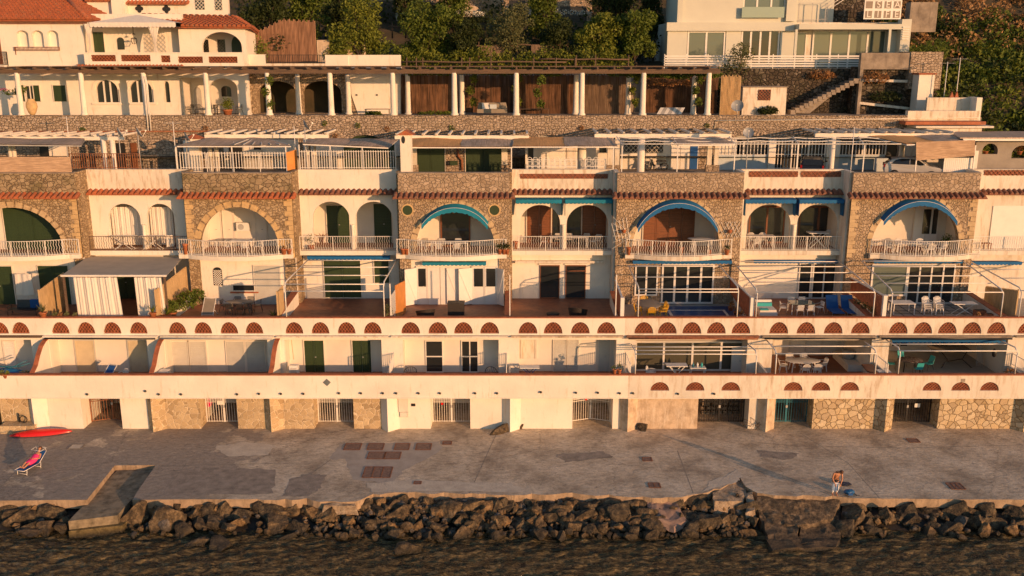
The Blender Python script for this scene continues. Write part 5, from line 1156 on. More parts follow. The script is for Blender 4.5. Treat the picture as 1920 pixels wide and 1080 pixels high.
# terrace base and railing
tr=thing('white_railing','white horizontal-slat railing along the modern house terrace','railing',(tx(1430,120,24.6),24.6,zf-.1))
y=24.6; a,b=tx(1246,115,y),tx(1612,115,y); m=MB()
for k in range(5): m.box(a,b,y-.02,y+.02,zf+.12+k*.2,zf+.24+k*.2)
m.part('slats',MET,tr)
for k in range(10): xx=a+(b-a)*k/9; MB().beam((xx,y+.05,zf-.1),(xx,y+.05,zf+1.15),.07).part('post',MET,tr)
MB().box(a,b+5,y+.1,ymd+6,zf-.3,zf).struct('house_terrace',FLB)
# hill masonry
DS=thing('rubble_terrace_wall','dark rubble wall with weeds below the modern house terrace','wall',(tx(1500,170,23.5),23.5,zr-.12))
MB().box(tx(1335,170,23.5),tx(1620,170,23.5),23.5,24.5,zr-.12,zf-.02).part('wall_face',ST_DRK,DS); MB().box(tx(1600,170,22),tx(1760,170,22),22.2,23,zr-.12,tz(125,22)).part('wall_face',ST_DRK,DS)
slab(tx(1608,170,21.9),tx(1614,170,21.9),21.7,22.19,zr-.12,tz(100,21.9),'concrete_pillar',CONC,DS)
for p0,p1,q0,q1 in ((1613,150,1722,153),(1611,193,1745,208)): MB().beam(P3(p0,p0 and p1,21.8),P3(q0,q1,21.8),.2).part('concrete_beam',WPC,DS)
MB().box(tx(1613,110,21.8),tx(1706,110,21.8),21.6,22.1,tz(130,21.8),tz(99,21.8)).top('concrete_parapet',CONC,'plain grey concrete parapet with small holes above the rubble wall','parapet')
MB().box(tx(1706,110,21.7),tx(1766,110,21.7),21.5,24,tz(167,21.7),tz(97,21.7)).top('stone_buttress',ST_CRM if 0 else ST_RET,'stone block buttress at the hillside edge beside concrete parapet','buttress')
MB().box(tx(1706,30,26),tx(1757,30,26),26,27,tz(60,26),tz(4,26)).top('concrete_bastion',CONC,'tall grey concrete block right of the sign','wall')
y=20.2; t=thing('white_chimney_block','white block with brick-red cap on the terrace end','pillar',(tx(1735,170,y),y,zr-.12)); MB().box(tx(1721,170,y),tx(1750,170,y),y,y+1.2,zr-.12,tz(140,y)).part('block_body',WP,t); MB().box(tx(1719,170,y),tx(1752,170,y),y-.1,y+1.3,tz(140,y)+.001,tz(137,y)).part('block_cap',TERR,t)
y=18.6; t=thing('terrace_end_wall','stained blue-white low wall with tall white end pillar','wall',(tx(1790,195,y),y,zr-.12)); MB().box(tx(1738,195,y),tx(1830,195,y),y,y+.3,zr-.12,tz(183,y)).part('wall_face',WPS,t); MB().box(tx(1831,195,y-1.1),tx(1841,195,y-1.1),y-1.1,y+.4,fl4,tz(183,y-1.1)).part('end_pillar',WP,t)
for px in (1784,1793): x,z=T(px,180,y+.4); MB().prism([(x-.2,z-.25),(x+.2,z-.25),(x,z+.35)],y+.3,y+.5).top('terracotta_vent',TERR,'terracotta triangular vent on the terrace end wall, %s one'%('left' if px<1790 else 'right'),'vent')
# stairs
st=thing('stone_stairs','worn stone stairs climbing right past the cream hut','stairs',(tx(1500,200,21.5),21.5,zr-.12)); m=MB(); n=15
xa,za=T(1480,210,22); xb,zb_=T(1606,147,22)
for k in range(n): m.box(xa+(xb-xa)*k/n,xa+(xb-xa)*(k+1)/n+.05,21.6,22.8,za+(zb_-za)*(k-.6)/n-.1,za+(zb_-za)*(k+1)/n)
m.part('steps',CONC,st); MB().prism([(xa,za-.1),(xb,zb_-.3),(xb-1.9,zb_-1.3),(xa+1.6,za-.1)],21.8,22.6).part('stair_side',CONC,st)
# ============ TERRAIN ============
def hz(x,y):
    n=mnoise.noise(Vector((x*.07,y*.09,3)))*1.6+mnoise.noise(Vector((x*.25,y*.25,7)))*.5
    g=21.6+max(0,y-25.1)*.10+max(0,y-33)*.38+n*min(1,max(0,(y-26)/8))
    if y<25.05: g=zr-3
    r=14.2+max(0,y-16)*.62+n*min(1,max(0,(y-16)/4)); r=min(r,14.2+30+n)
    w=min(1,max(0,(x-33.0)/2.5)); w=w*w*(3-2*w)
    w2=min(1,max(0,(x-31)/6))
    if y>30: g=g+(w2)*(y-30)*.35
    return g*(1-w)+r*w
m=MB(); nx,ny=110,80; xs=[-110+240*i/nx for i in range(nx+1)]; ys_=[16]+[25.0,25.1]+[25.2+ (j/(ny-3))**1.4*120 for j in range(ny-2)]
ys_=sorted(set([16,17.5,18.5,20,22,24]+ys_)); NY=len(ys_)
vs=[(x,y,hz(x,y)) for y in ys_ for x in xs]; m.add(vs,[(j*(nx+1)+i,j*(nx+1)+i+1,(j+1)*(nx+1)+i+1,(j+1)*(nx+1)+i) for j in range(NY-1) for i in range(nx)],True)
EARTH=mpaint('earth',(.09,.065,.035),.95,.25,.6,c2=(.045,.04,.018),bs=1,bsc=2)
m.struct('hillside',EARTH)
# stone villa far behind the trees
y=42; t=thing('stone_farmhouse','weathered stone house partly hidden behind the garden trees','house',(tx(900,10,y),y,24))
MB().box(tx(690,10,y),tx(1110,10,y),y,y+6,23,tz(-60,y)).part('house_wall',ST_BAYR,t)
for a,b,t_ in ((700,750,2),(955,985,0),(1050,1100,12),(790,830,5)): MB().box(tx(a,10,y),tx(b,10,y),y-.03,y-.003,24,tz(t_,y)).part('opening_shade',DARKM,t)  # flat black sheets stand in for the unlit insides of the openings
for a,b in ((742,752),): MB().box(tx(a,10,y),tx(b,10,y),y-.2,y-.04,24,tz(-40,y)).part('pale_pillar',WPS,t)
for px,py,r_ in ((885,20,1.0),(1010,18,1.0)):
    x,z=T(px,py,y-1); MB().prism([(x+r_*math.cos(k*math.pi/10),z-.6+r_*1.1*math.sin(k*math.pi/10)) for k in range(11)],y-1,y-.7).part('domed_oven',WPD,t)
# rustic bamboo palisade near villa
y=25.3; t=thing('bamboo_palisade','tall brown cane palisade between villa and garden','fence',(tx(535,80,y),y,21.5)); m=MB(); x0,x1=tx(478,80,y),tx(594,80,y); n=int((x1-x0)/.11)
for k in range(n): 
    f=k/n; zt=tz(62-28*min(1,f*2.2)+6*f,y)+.1*math.sin(k*1.7); m.tube([(x0+(x1-x0)*f,y,21.4),(x0+(x1-x0)*f,y,zt)],.055,4,cap=False)
m.part('canes',mreed('pinkish_cane',(.33,.19,.12),(.17,.095,.06),sc=9),t); m=MB().box(x0,x1,y+.06,y+.1,23,23.08).part('batten',WOODG,t)
for a,b,p0,p1,y,lb in ((594,616,75,100,25.6,'small pale plastered wall stub beside the cane palisade'),(640,684,77,95,27,'short worn stone wall stub among the shrubs')): MB().box(tx(a,80,y),tx(b,80,y),y,y+.4,21.4,tz(p0,y)).top('garden_wall_stub',WPD,lb,'wall')
# rustic fences
def rustic(a,b,py,y,pos_,lb,h=.9,panel=None):
    x0,x1=tx(a,py,y),tx(b,py,y); z=tz(py,y); t=thing('rustic_fence',lb,'fence',((x0+x1)/2,y,z-h)); MB().tube([(x0+(x1-x0)*k/6,y,z+.04*math.sin(k*2)) for k in range(7)],.07,6).part('rail',WOODG,t)
    for p in pos_: xx=tx(p,py,y); MB().tube([(xx,y,z-h),(xx+.03,y,z+.35)],.07,6,.05).part('post',WOODG,t)
    if panel: MB().box(tx(panel[0],py,y),tx(panel[1],py,y),y-.12,y-.06,tz(panel[2],y),z).part('mat',REEDW,t)
rustic(752,1062,116,24.9,(762,780,792,865,880,920,960,1000,1042,1078),'long rustic pole fence just above the pergola'); rustic(1010,1180,111,25.0,(1080,1116,1178),'short rustic pole fence left of the modern house')
rustic(877,962,86,28,(879,897),'rustic pole fence carrying a grey mat, left one',1.6,(902,946,106)); rustic(962,1066,84,28,(969,1064),'rustic pole fence carrying a grey mat, right one',1.6,(996,1040,104))
rustic(728,762,50,30,(735,760),'small crossed pole barrier among the garden shrubs',1)
# ============ QUAY, SEA, ROCKS ============
def mquay():
    m,nt,b=_nt('quay_concrete'); p=pos(nt)
    n1=N(nt,'TexNoise',i_Scale=.42,i_Detail=9.0,i_Roughness=.65); L(nt,p,n1.inputs['Vector'])
    n2=N(nt,'TexNoise',i_Scale=3.5,i_Detail=8.0,i_Roughness=.7); L(nt,pos(nt,(.7,1.2,1)),n2.inputs['Vector'])
    n3=N(nt,'TexNoise',i_Scale=.22,i_Detail=7.0,i_Roughness=.6); L(nt,p,n3.inputs['Vector'])
    base=ramp(nt,n1.outputs[0],[(.36,(.36,.29,.215)),(.5,(.60,.495,.37)),(.64,(.72,.61,.47))])
    base=mixc(nt,ramp(nt,n2.outputs[0],[(.45,(0,0,0)),(.72,(.75,.75,.75))]),base,(.25,.20,.155))
    asp=ramp(nt,n2.outputs[0],[(.3,(.25,.21,.17)),(.7,(.43,.365,.30))])
    sp=N(nt,'SeparateXYZ'); L(nt,p,sp.inputs[0])
    # the older asphalt lies on the left part of the quay, worn through in patches
    mt=N(nt,'MapRange'); mt.inputs[1].default_value=-9; mt.inputs[2].default_value=-19; L(nt,sp.outputs[0],mt.inputs[0])
    ad=N(nt,'Math',operation='MULTIPLY_ADD'); L(nt,n3.outputs[0],ad.inputs[0]); ad.inputs[1].default_value=2.6; ad.inputs[2].default_value=-1.55
    a2=N(nt,'Math',operation='ADD'); L(nt,mt.outputs[0],a2.inputs[0]); L(nt,ad.outputs[0],a2.inputs[1])
    msk=ramp(nt,a2.outputs[0],[(.48,(0,0,0)),(.54,(1,1,1))])
    col=mixc(nt,msk,base,asp)
    n4=N(nt,'TexNoise',i_Scale=9.0,i_Detail=6.0,i_Roughness=.8); L(nt,pos(nt,(.8,1.3,1)),n4.inputs['Vector'])
    col=mixc(nt,ramp(nt,n4.outputs[0],[(.52,(0,0,0)),(.66,(.65,.65,.65))]),col,(.13,.10,.08))
    # cracks
    v=N(nt,'TexVoronoi',feature='DISTANCE_TO_EDGE',i_Scale=.10); nz=N(nt,'VectorMath',operation='MULTIPLY_ADD'); L(nt,n2.outputs['Color'],nz.inputs[0]); nz.inputs[1].default_value=(.9,.9,.9); L(nt,p,nz.inputs[2]); L(nt,nz.outputs[0],v.inputs['Vector'])
    cr=ramp(nt,v.outputs['Distance'],[(.0008,(.5,.5,.5)),(.003,(0,0,0))]); col=mixc(nt,cr,col,(.07,.055,.045))
    L(nt,col,b.inputs['Base Color']); b.inputs['Roughness'].default_value=.92; b.inputs['Specular IOR Level'].default_value=.15
    h=N(nt,'Math',operation='MULTIPLY_ADD'); L(nt,n2.outputs[0],h.inputs[0]); h.inputs[1].default_value=.5; L(nt,n1.outputs[0],h.inputs[2]); bump(nt,b,h.outputs[0],.8,.10); return m
QM=mquay()
EDGE=mpaint('quay_edge_concrete',(.42,.31,.21),.9,.2,1.6,c2=(.24,.17,.11),bs=1,bsc=5,dirt=((.16,.12,.08),.56))
def g2(px,py,z=0): a=G(px,py,z); return (a[0],a[1])
edge=[(-120,940),(163,937),(215,873),(292,872),(262,915),(248,937),(400,936),(470,936),(520,938),(575,934),(600,941),(668,940),(700,926),(790,924),(860,926),(985,928),(1060,924),(1130,929),(1205,931),(1240,934),(1290,929),(1330,922),(1378,905),(1387,895),(1398,912),(1420,924),(1480,930),(1560,930),(1600,934),(1760,936),(2060,938)]
E2=[g2(a,b) for a,b in edge]
# finer, slightly ragged edge
rr=random.Random(4); EF=[]
for i in range(len(E2)-1):
    a,b=E2[i],E2[i+1]; L_=math.hypot(b[0]-a[0],b[1]-a[1]); k=max(1,int(L_/.35)); rg=0.02 if i in (0,1,2,3,4,5,6) or i>26 else .13
    for j in range(k): f=j/k; EF.append((a[0]+(b[0]-a[0])*f,a[1]+(b[1]-a[1])*f+(rr.uniform(-rg,rg) if j else 0)))
EF.append(E2[-1])
poly=EF+[(46,6),(-46,6)]
q=MB(); n=len(poly); q.prism(poly,-.5,0,'z'); 
me=q.mesh('quay',[QM,EDGE]); 
for p in me.polygons:
    if p.normal.z<.5: p.material_index=1
o=bpy.data.objects.new('quay',me); S.collection.objects.link(o); o['kind']='structure'
# rubble bed below the quay edge
m=MB(); nx=150; xs=[-44+92*i/nx for i in range(nx+1)]; ysb=[-4.5,-8.6,-9.4,-9.8,-10.2,-10.6,-11,-11.5,-12.2,-13.5]
def bedz(x,y): 
    f=min(1,max(0,(-9.6-y)/2.0)); return -.55-.9*f+mnoise.noise(Vector((x*1.3,y*1.3,0)))*.12
vs=[(x,y+mnoise.noise(Vector((x*.5,3,0)))*.3,bedz(x,y)) for y in ysb for x in xs]; m.add(vs,[(j*(nx+1)+i,j*(nx+1)+i+1,(j+1)*(nx+1)+i+1,(j+1)*(nx+1)+i) for j in range(len(ysb)-1) for i in range(nx)])
RKD=mpaint('wet_dark_stone',(.03,.023,.016),.6,.3,3,c2=(.012,.01,.008),bs=1,bsc=6)
m.struct('rubble_bed',RKD)
def mrock(name,c1,c2,c3):
    m,nt,b=_nt(name); p=pos(nt); n=N(nt,'TexNoise',i_Scale=3.2,i_Detail=10.0,i_Roughness=.72); L(nt,p,n.inputs['Vector'])
    col=ramp(nt,n.outputs[0],[(.38,c2),(.52,c1),(.64,c3)])
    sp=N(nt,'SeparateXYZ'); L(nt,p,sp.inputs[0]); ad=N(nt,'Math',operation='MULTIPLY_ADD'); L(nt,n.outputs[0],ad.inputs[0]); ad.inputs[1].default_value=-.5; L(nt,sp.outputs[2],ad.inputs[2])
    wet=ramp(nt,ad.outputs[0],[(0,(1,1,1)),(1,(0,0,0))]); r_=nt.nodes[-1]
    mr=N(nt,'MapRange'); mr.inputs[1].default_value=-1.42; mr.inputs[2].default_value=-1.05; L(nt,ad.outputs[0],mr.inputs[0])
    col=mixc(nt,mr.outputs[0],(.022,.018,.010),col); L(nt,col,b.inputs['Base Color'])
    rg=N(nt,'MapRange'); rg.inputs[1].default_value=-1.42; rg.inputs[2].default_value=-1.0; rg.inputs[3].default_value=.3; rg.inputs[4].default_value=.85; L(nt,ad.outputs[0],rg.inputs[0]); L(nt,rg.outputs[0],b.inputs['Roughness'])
    n2=N(nt,'TexNoise',i_Scale=7.0,i_Detail=9.0,i_Roughness=.7); L(nt,p,n2.inputs['Vector']); bump(nt,b,n2.outputs[0],1.0,.14); return m
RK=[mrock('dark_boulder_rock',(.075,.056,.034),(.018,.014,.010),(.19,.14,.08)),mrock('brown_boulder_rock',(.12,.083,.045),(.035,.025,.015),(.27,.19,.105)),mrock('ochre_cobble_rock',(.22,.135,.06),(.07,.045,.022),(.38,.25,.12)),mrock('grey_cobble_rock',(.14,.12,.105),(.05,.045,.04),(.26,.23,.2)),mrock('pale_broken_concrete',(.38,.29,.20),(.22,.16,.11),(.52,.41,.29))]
def rockmesh(seed,sub=3,facets=11,rough=.05):
    rr=random.Random(seed); bm=bmesh.new(); bmesh.ops.create_icosphere(bm,subdivisions=sub+(1 if sub==3 else 0),radius=1)
    pl=[]
    for k in range(facets):
        d=Vector((rr.gauss(0,1),rr.gauss(0,1),rr.gauss(0,.9))).normalized(); pl.append((d,rr.uniform(.42,.78)))
    off=Vector((rr.uniform(0,50),rr.uniform(0,50),0))
    for v in bm.verts:
        for d_,h in pl:
            s=v.co.dot(d_)
            if s>h: v.co-=d_*(s-h)
        nn=v.co.normalized(); r_=1-abs(mnoise.noise(v.co*1.9+off))*2; v.co+=nn*((mnoise.noise(v.co*2.2+off)+.5*r_-.3)*rough*1.5+mnoise.noise(v.co*6+off)*rough*.8); v.co*=1.18
    me=bpy.data.meshes.new('rock'); bm.to_mesh(me); bm.free()
    me.polygons.foreach_set('use_smooth',[False]*len(me.polygons)); return me
BIG=[rockmesh(s) for s in range(12)]; SM=[rockmesh(100+s,2,7,.08) for s in range(8)]
_rm={}; AUTO=[]
def rock(label,px,py,w,h,mi,seed,z=-.85,group=None,name='boulder',big=True,d=None,cat='rock'):
    """px,py = centre of the visible rock, w,h size in photo pixels at the shore (35 px = 1 m)"""
    rr=random.Random(seed); src=(BIG if big else SM); base=src[seed%len(src)]
    key=(base.name,mi)
    if key not in _rm: me=base.copy(); me.materials.clear(); me.materials.append(RK[mi]); _rm[key]=me
    if label=='AUTO':
        zn=[(130,'left of the slipway'),(330,'just right of the slipway'),(470,'below the straight left quay edge'),(600,'left of the broken quay edge'),(700,'below the largest drain cover'),(800,'above the lone flat-topped rock'),(900,'under the quay left of the middle'),(1000,'at the middle of the rubble slope'),(1110,'right of the middle of the rubble slope'),(1210,'left of the fallen pinkish slab'),(1300,'below the fallen pinkish slab'),(1405,'below the ragged pale concrete lump'),(1600,'beside the big broken block'),(1700,'right of the tallest ridged boulder'),(1800,'below the reddish grate'),(2500,'at the far right end of the slope')]
        AUTO.append((px,[n for q,n in zn if px<q][0],('large' if w>45 else 'medium' if w>30 else 'small')+' '+['dark','brown','ochre','grey','pale'][mi]+' rock '+('near the top' if py<962 else 'halfway down' if py<985 else 'at the waterline'),None))
    x,y=G(px,py,z); s=36.0
    o=bpy.data.objects.new(name,_rm[key]); S.collection.objects.link(o); 
    o.scale=(w/s*.52,(d or (w+h)/2)/s*.46,h/s*.52); o.rotation_euler=(rr.uniform(-.25,.25),rr.uniform(-.3,.3),rr.uniform(-.5,.5)); 
    if z<0: z=min(z,-.08-o.scale.z*(1.05 if py<956 else .85))
    o.location=(x,y+.1,z)
    if label=='AUTO': AUTO[-1]=AUTO[-1][:3]+(o,); label=None
    return tag(o,label,cat,group)
bigs=[(255,973,62,60,1,'squarish brown boulder right of the slipway block'),(318,985,62,66,1,'big pale-topped boulder in the water right of the slipway'),(345,1000,40,34,0,'dark wet boulder leaning on the pale-topped boulder'),(290,948,40,30,0,'dark boulder under the quay edge beside the slipway'),
(365,1022,50,18,1,'low flat algae-covered rock furthest out at left'),(415,1025,56,34,0,'low dark rock at the waterline left of centre'),(380,950,60,34,0,'wide dark boulder under the straight quay edge at left'),(420,965,50,44,1,'brown boulder with a sharp ridge at left'),(375,985,42,30,0,'rounded dark boulder between two brown ones'),(455,950,36,30,0,'dark boulder tucked below quay edge, left of centre'),
(28,955,56,36,1,'low brown boulder at the far left below the quay'),(18,978,34,30,0,'dark rounded boulder at the far left waterline'),(62,968,34,34,2,'ochre boulder left of the slipway'),(100,968,56,42,0,'dark boulder left of the slipway'),(58,1003,50,18,1,'flat wet rock just above water at far left'),(90,950,44,28,0,'dark boulder under the quay left of slipway'),(120,985,30,30,0,'dark wet rock touching the slipway'),
(525,983,66,42,1,'wide brown boulder with flat top left of centre'),(610,972,78,50,1,'large cracked brown boulder below the broken quay edge'),(500,950,40,34,0,'dark boulder in quay shade left of centre'),(575,955,46,36,0,'black-looking boulder beside the cracked boulder'),(540,1010,44,20,0,'low wet rock near the waterline'),(690,950,50,44,0,'dark pointed boulder right of the cracked boulder'),(655,948,40,34,1,'brown leaning boulder below the rough concrete edge'),
(750,970,56,42,1,'rounded brown boulder with a hollow on top'),(768,1035,50,30,0,'lone round flat-topped rock standing in the water'),(845,965,60,44,1,'wide brown boulder right of the hollow-topped one'),(890,958,56,46,1,'brown boulder with smooth sloping face'),(865,1008,34,34,1,'ochre-brown boulder at the waterline near the centre'),(950,950,54,38,0,'dark boulder in the shade near the centre'),(800,1010,60,26,0,'low dark boulder at the waterline centre'),
(1010,990,44,36,1,'brown rounded boulder right of centre'),(1073,988,58,34,1,'long olive-brown boulder right of centre'),(1110,960,46,44,0,'dark leaning slab right of centre'),(1160,968,60,50,0,'large dark slab boulder beside the fallen concrete'),(1217,985,62,42,1,'blocky brown boulder under the fallen pinkish concrete'),(1272,988,32,42,1,'upright brown boulder right of the blocky one'),(1330,985,66,44,0,'dark cracked boulder below the ragged pale concrete'),(1305,945,60,44,0,'dark boulder under the ragged pale concrete'),(1405,1006,36,28,2,'smooth ochre boulder left of the big dark concrete slab'),
(1400,960,44,46,0,'dark upright rock between concrete pieces'),(1606,972,62,76,1,'tallest ridged boulder right of the bending person'),(1660,975,52,44,1,'brown slanted boulder under the quay at right'),(1700,965,50,44,0,'dark boulder under the quay at right'),(1718,993,18,22,1,'small upright brown stone at the right waterline'),(1790,965,70,56,0,'large black boulder at the right below the quay'),(1850,960,40,40,0,'dark boulder near the right end'),(1900,968,50,40,0,'dark boulder at the far right edge'),(1745,1000,34,18,2,'little ochre rock at the waterline at right'),(1640,1000,40,24,0,'low dark rock in the shade of the tallest boulder')]
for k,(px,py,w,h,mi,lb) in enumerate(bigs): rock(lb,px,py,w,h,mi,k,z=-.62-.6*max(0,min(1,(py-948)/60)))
rr=random.Random(19)
for k in range(130):
    px=rr.uniform(0,1925); py=rr.uniform(940,1000)
    if 1408<px<1585 or 118<px<245: continue
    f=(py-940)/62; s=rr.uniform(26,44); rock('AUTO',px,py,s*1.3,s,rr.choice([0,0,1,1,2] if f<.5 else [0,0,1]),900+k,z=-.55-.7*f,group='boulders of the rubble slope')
rr=random.Random(9)
for k in range(110):
    px=rr.choice([rr.uniform(590,1400),rr.uniform(590,1400),rr.uniform(0,1920)]); py=rr.uniform(942,1012)
    if 1415<px<1570 or 118<px<240: continue
    f=(py-942)/75; s=rr.uniform(14,25); rock('AUTO',px,py,s*1.25,s,rr.choice([1,2,2,3,0,1] if f<.6 else [0,1,0,2]),300+k,z=-.50-.72*f+.1,group='boulders of the rubble slope',big=s>19)
# loose small stones: far too many to count, one object
ST_=MB(); protos=[]
for s in range(6):
    me=rockmesh(200+s,1,6,.06); protos.append(([v.co.copy() for v in me.vertices],[tuple(p.vertices) for p in me.polygons])); bpy.data.meshes.remove(me)
cols=[]
for k in range(2600):
    px=rr.choice([rr.uniform(590,1400),rr.uniform(590,1400),rr.uniform(0,1925)]); py=rr.uniform(935,1006)
    if 1400<px<1575 or 125<px<240: continue
    lip=rr.random()<.3
    if lip: py=rr.uniform(936,955)
    f=(py-938)/68; x,y=G(px,py,-.42-.72*f); s=rr.uniform(.05,.19); V_,F_=protos[k%6]; M=Matrix.Rotation(rr.uniform(0,6),3,'Z')@Matrix.Rotation(rr.uniform(0,3),3,'X'); z=-.42-.72*f
    ST_.add([tuple(Vector((x,y,z))+M@Vector((v.x*s*1.3,v.y*s,v.z*s))) for v in V_],F_); cols+=[rr.choice([0,1,1,2,2,3])]*len(F_)
me=ST_.mesh('loose_stones',RK); me.polygons.foreach_set('material_index',cols); o=bpy.data.objects.new('loose_stones',me); S.collection.objects.link(o); tag(o,'loose small stones filling the rubble slope below the quay','stones',kind='stuff')
def blockrock(label,pts,z0,z1,mat,name='concrete_block',cat='concrete block',seed=1,tilt=(0,0)):
    """pts: footprint seen at top height z1 (photo px) ; irregular extruded block"""
    P=[g2(a,b,z1) for a,b in pts]; rr=random.Random(seed); bm=bmesh.new()
    vt=[bm.verts.new((x,y,z1+rr.uniform(-.05,.05)+tilt[0]*(x-P[0][0])+tilt[1]*(y-P[0][1]))) for x,y in P]; cx=sum(p[0] for p in P)/len(P); cy=sum(p[1] for p in P)/len(P)
    vb=[bm.verts.new((x+(x-cx)*.08,y+(y-cy)*.08-.05,z0)) for x,y in P]
    bm.faces.new(vt); 
    for i in range(len(P)): j=(i+1)%len(P); bm.faces.new((vt[i],vb[i],vb[j],vt[j]))
    bmesh.ops.triangulate(bm,faces=bm.faces); bmesh.ops.subdivide_edges(bm,edges=bm.edges,cuts=5,use_grid_fill=True); 
    for v in bm.verts: v.co+=Vector((mnoise.noise(v.co*1.5+Vector((seed,0,0))),mnoise.noise(v.co*1.5+Vector((0,seed,9))),mnoise.noise(v.co*2+Vector((5,0,seed)))))*(.1 if name=='concrete_lump' else .2)
    bmesh.ops.recalc_face_normals(bm,faces=bm.faces); c=Vector((cx,cy,z0))
    for v in bm.verts: v.co-=c
    me=bpy.data.meshes.new(name); bm.to_mesh(me); bm.free(); me.materials.append(mat); o=bpy.data.objects.new(name,me); o.location=c; S.collection.objects.link(o); return tag(o,label,cat)
# big dark broken block below the person, fallen pinkish slab, ragged pale lip
BRK=mrock('broken_block_rock',(.15,.105,.062),(.045,.033,.021),(.30,.215,.13))
blockrock('upper slab of the huge broken concrete block below the bending person',[(1418,928),(1500,926),(1572,936),(1566,958),(1500,966),(1428,960)],-1.3,-.12,BRK,seed=3,tilt=(.02,.30))
blockrock('left middle slab of the huge broken concrete block',[(1430,962),(1492,966),(1500,1004),(1446,1006)],-1.4,-.52,BRK,seed=13,tilt=(.05,.25))
blockrock('right middle slab of the huge broken concrete block',[(1498,966),(1572,960),(1578,1000),(1505,1006)],-1.4,-.62,BRK,seed=14,tilt=(-.06,.22))
blockrock('dark lower half of the broken concrete block at the waterline',[(1432,1005),(1568,1008),(1572,1026),(1450,1026)],-1.6,-.98,BRK,seed=4)
PNK=mpaint('pinkish_rough_concrete',(.34,.23,.18),.95,.2,2,c2=(.2,.13,.10),bs=1,bsc=4)
blockrock('fallen slab of pinkish rough concrete hanging over the rocks',[(1213,930),(1268,934),(1288,958),(1262,968),(1222,955)],-.9,-.12,PNK,'concrete_slab',seed=5,tilt=(0,.28))
blockrock('ragged pale concrete lump on the broken quay lip',[(1335,925),(1368,912),(1388,897),(1399,915),(1392,938),(1340,942)],-.9,-.10,RK[4],'concrete_lump',seed=6)
blockrock('smooth tilted brown slab beside the ragged concrete lump',[(1396,922),(1412,920),(1417,944),(1400,948)],-.8,-.05,RK[4],'concrete_slab',seed=7,tilt=(0,.2))
blockrock('rough buff concrete patch under the broken quay lip left of centre',[(600,936),(665,936),(668,948),(608,948)],-.6,-.10,RK[4],'concrete_lump',seed=8)
# slipway
SLM=mpaint('wet_slipway_concrete',(.30,.24,.16),.8,.3,2.4,c2=(.10,.08,.05),bs=1,bsc=5)
BL=g2(222,882,-.35);BR=g2(300,878,-.35);FR=g2(220,966,-.30);FL=g2(128,977,-.30)
m=MB(); K=8; 
def sl(u,v): x=(BL[0]*(1-u)+BR[0]*u)*(1-v)+(FL[0]*(1-u)+FR[0]*u)*v; y=(BL[1]*(1-u)+BR[1]*u)*(1-v)+(FL[1]*(1-u)+FR[1]*u)*v; return x,y
def slz(v): return -.28-.04*v+.02*math.sin(v*9)
vs=[(*sl(i/K,j/K),slz(j/K)) for j in range(K+1) for i in range(K+1)]; m.add(vs,[(j*(K+1)+i,j*(K+1)+i+1,(j+1)*(K+1)+i+1,(j+1)*(K+1)+i) for j in range(K) for i in range(K)])
bt=[(v[0],v[1],-1.45) for v in vs]; m.add(bt,[(j*(K+1)+i,j*(K+1)+i+1,(j+1)*(K+1)+i+1,(j+1)*(K+1)+i) for j in range(K) for i in range(K)])
per=[i for i in range(K+1)]+[j*(K+1)+K for j in range(1,K+1)]+[K*(K+1)+i for i in range(K-1,-1,-1)]+[j*(K+1) for j in range(K-1,0,-1)]
for a,b in zip(per,per[1:]+per[:1]): m.add([vs[a],vs[b],bt[b],bt[a]],[(0,1,2,3)])
o=m.top('slipway',SLM,'sunken concrete slipway block running from the quay into the sea','slipway')
a=FL;b=FR; m=MB(); m.hexa([(a[0]+.05,a[1]-.22,-1.5),(b[0]+.25,b[1]-.22,-1.5),(b[0]+.45,b[1]+.5,-1.5),(a[0]+.2,a[1]+.5,-1.5)],[(a[0]+.05,a[1]-.2,-.78),(b[0]+.25,b[1]-.2,-.78),(b[0]+.45,b[1]+.5,-.78),(a[0]+.2,a[1]+.5,-.78)]).top('slipway_footing',mrock('algae_concrete',(.20,.15,.06),(.08,.06,.025),(.28,.21,.1)),'algae-stained footing at the seaward end of the slipway','concrete footing')
# sea
def msea():
    m,nt,b=_nt('sea_water'); nb=N(nt,'TexNoise',i_Scale=1.5,i_Detail=6.0,i_Roughness=.65,i_Distortion=1.2); mp_=N(nt,'Mapping'); mp_.inputs['Rotation'].default_value=(0,0,-.22); mp_.inputs['Scale'].default_value=(.8,2.6,1); L(nt,pos(nt),mp_.inputs[0]); L(nt,mp_.outputs[0],nb.inputs['Vector']); L(nt,ramp(nt,nb.outputs[0],[(.36,(.020,.016,.010)),(.5,(.085,.064,.030)),(.66,(.26,.19,.085))]),b.inputs['Base Color']); b.inputs['Roughness'].default_value=.03; b.inputs['IOR'].default_value=1.33; b.inputs['Specular IOR Level'].default_value=.5
    n1=N(nt,'TexNoise',i_Scale=1.0,i_Detail=4.0,i_Roughness=.55,i_Distortion=.6); L(nt,pos(nt,(.9,2.0,1)),n1.inputs['Vector'])
    n2=N(nt,'TexNoise',i_Scale=3.2,i_Detail=5.0,i_Roughness=.6,i_Distortion=.8); L(nt,pos(nt,(.8,1.6,1)),n2.inputs['Vector'])
    h=N(nt,'Math',operation='MULTIPLY_ADD'); L(nt,n2.outputs[0],h.inputs[0]); h.inputs[1].default_value=.35; L(nt,n1.outputs[0],h.inputs[2]); bump(nt,b,h.outputs[0],1.0,.55); return m
SEA=msea(); m=MB(); nx,ny=620,110; xs=[-33+66*k/nx for k in range(nx+1)]; yy_=[-8.5-11*k/ny for k in range(ny+1)]
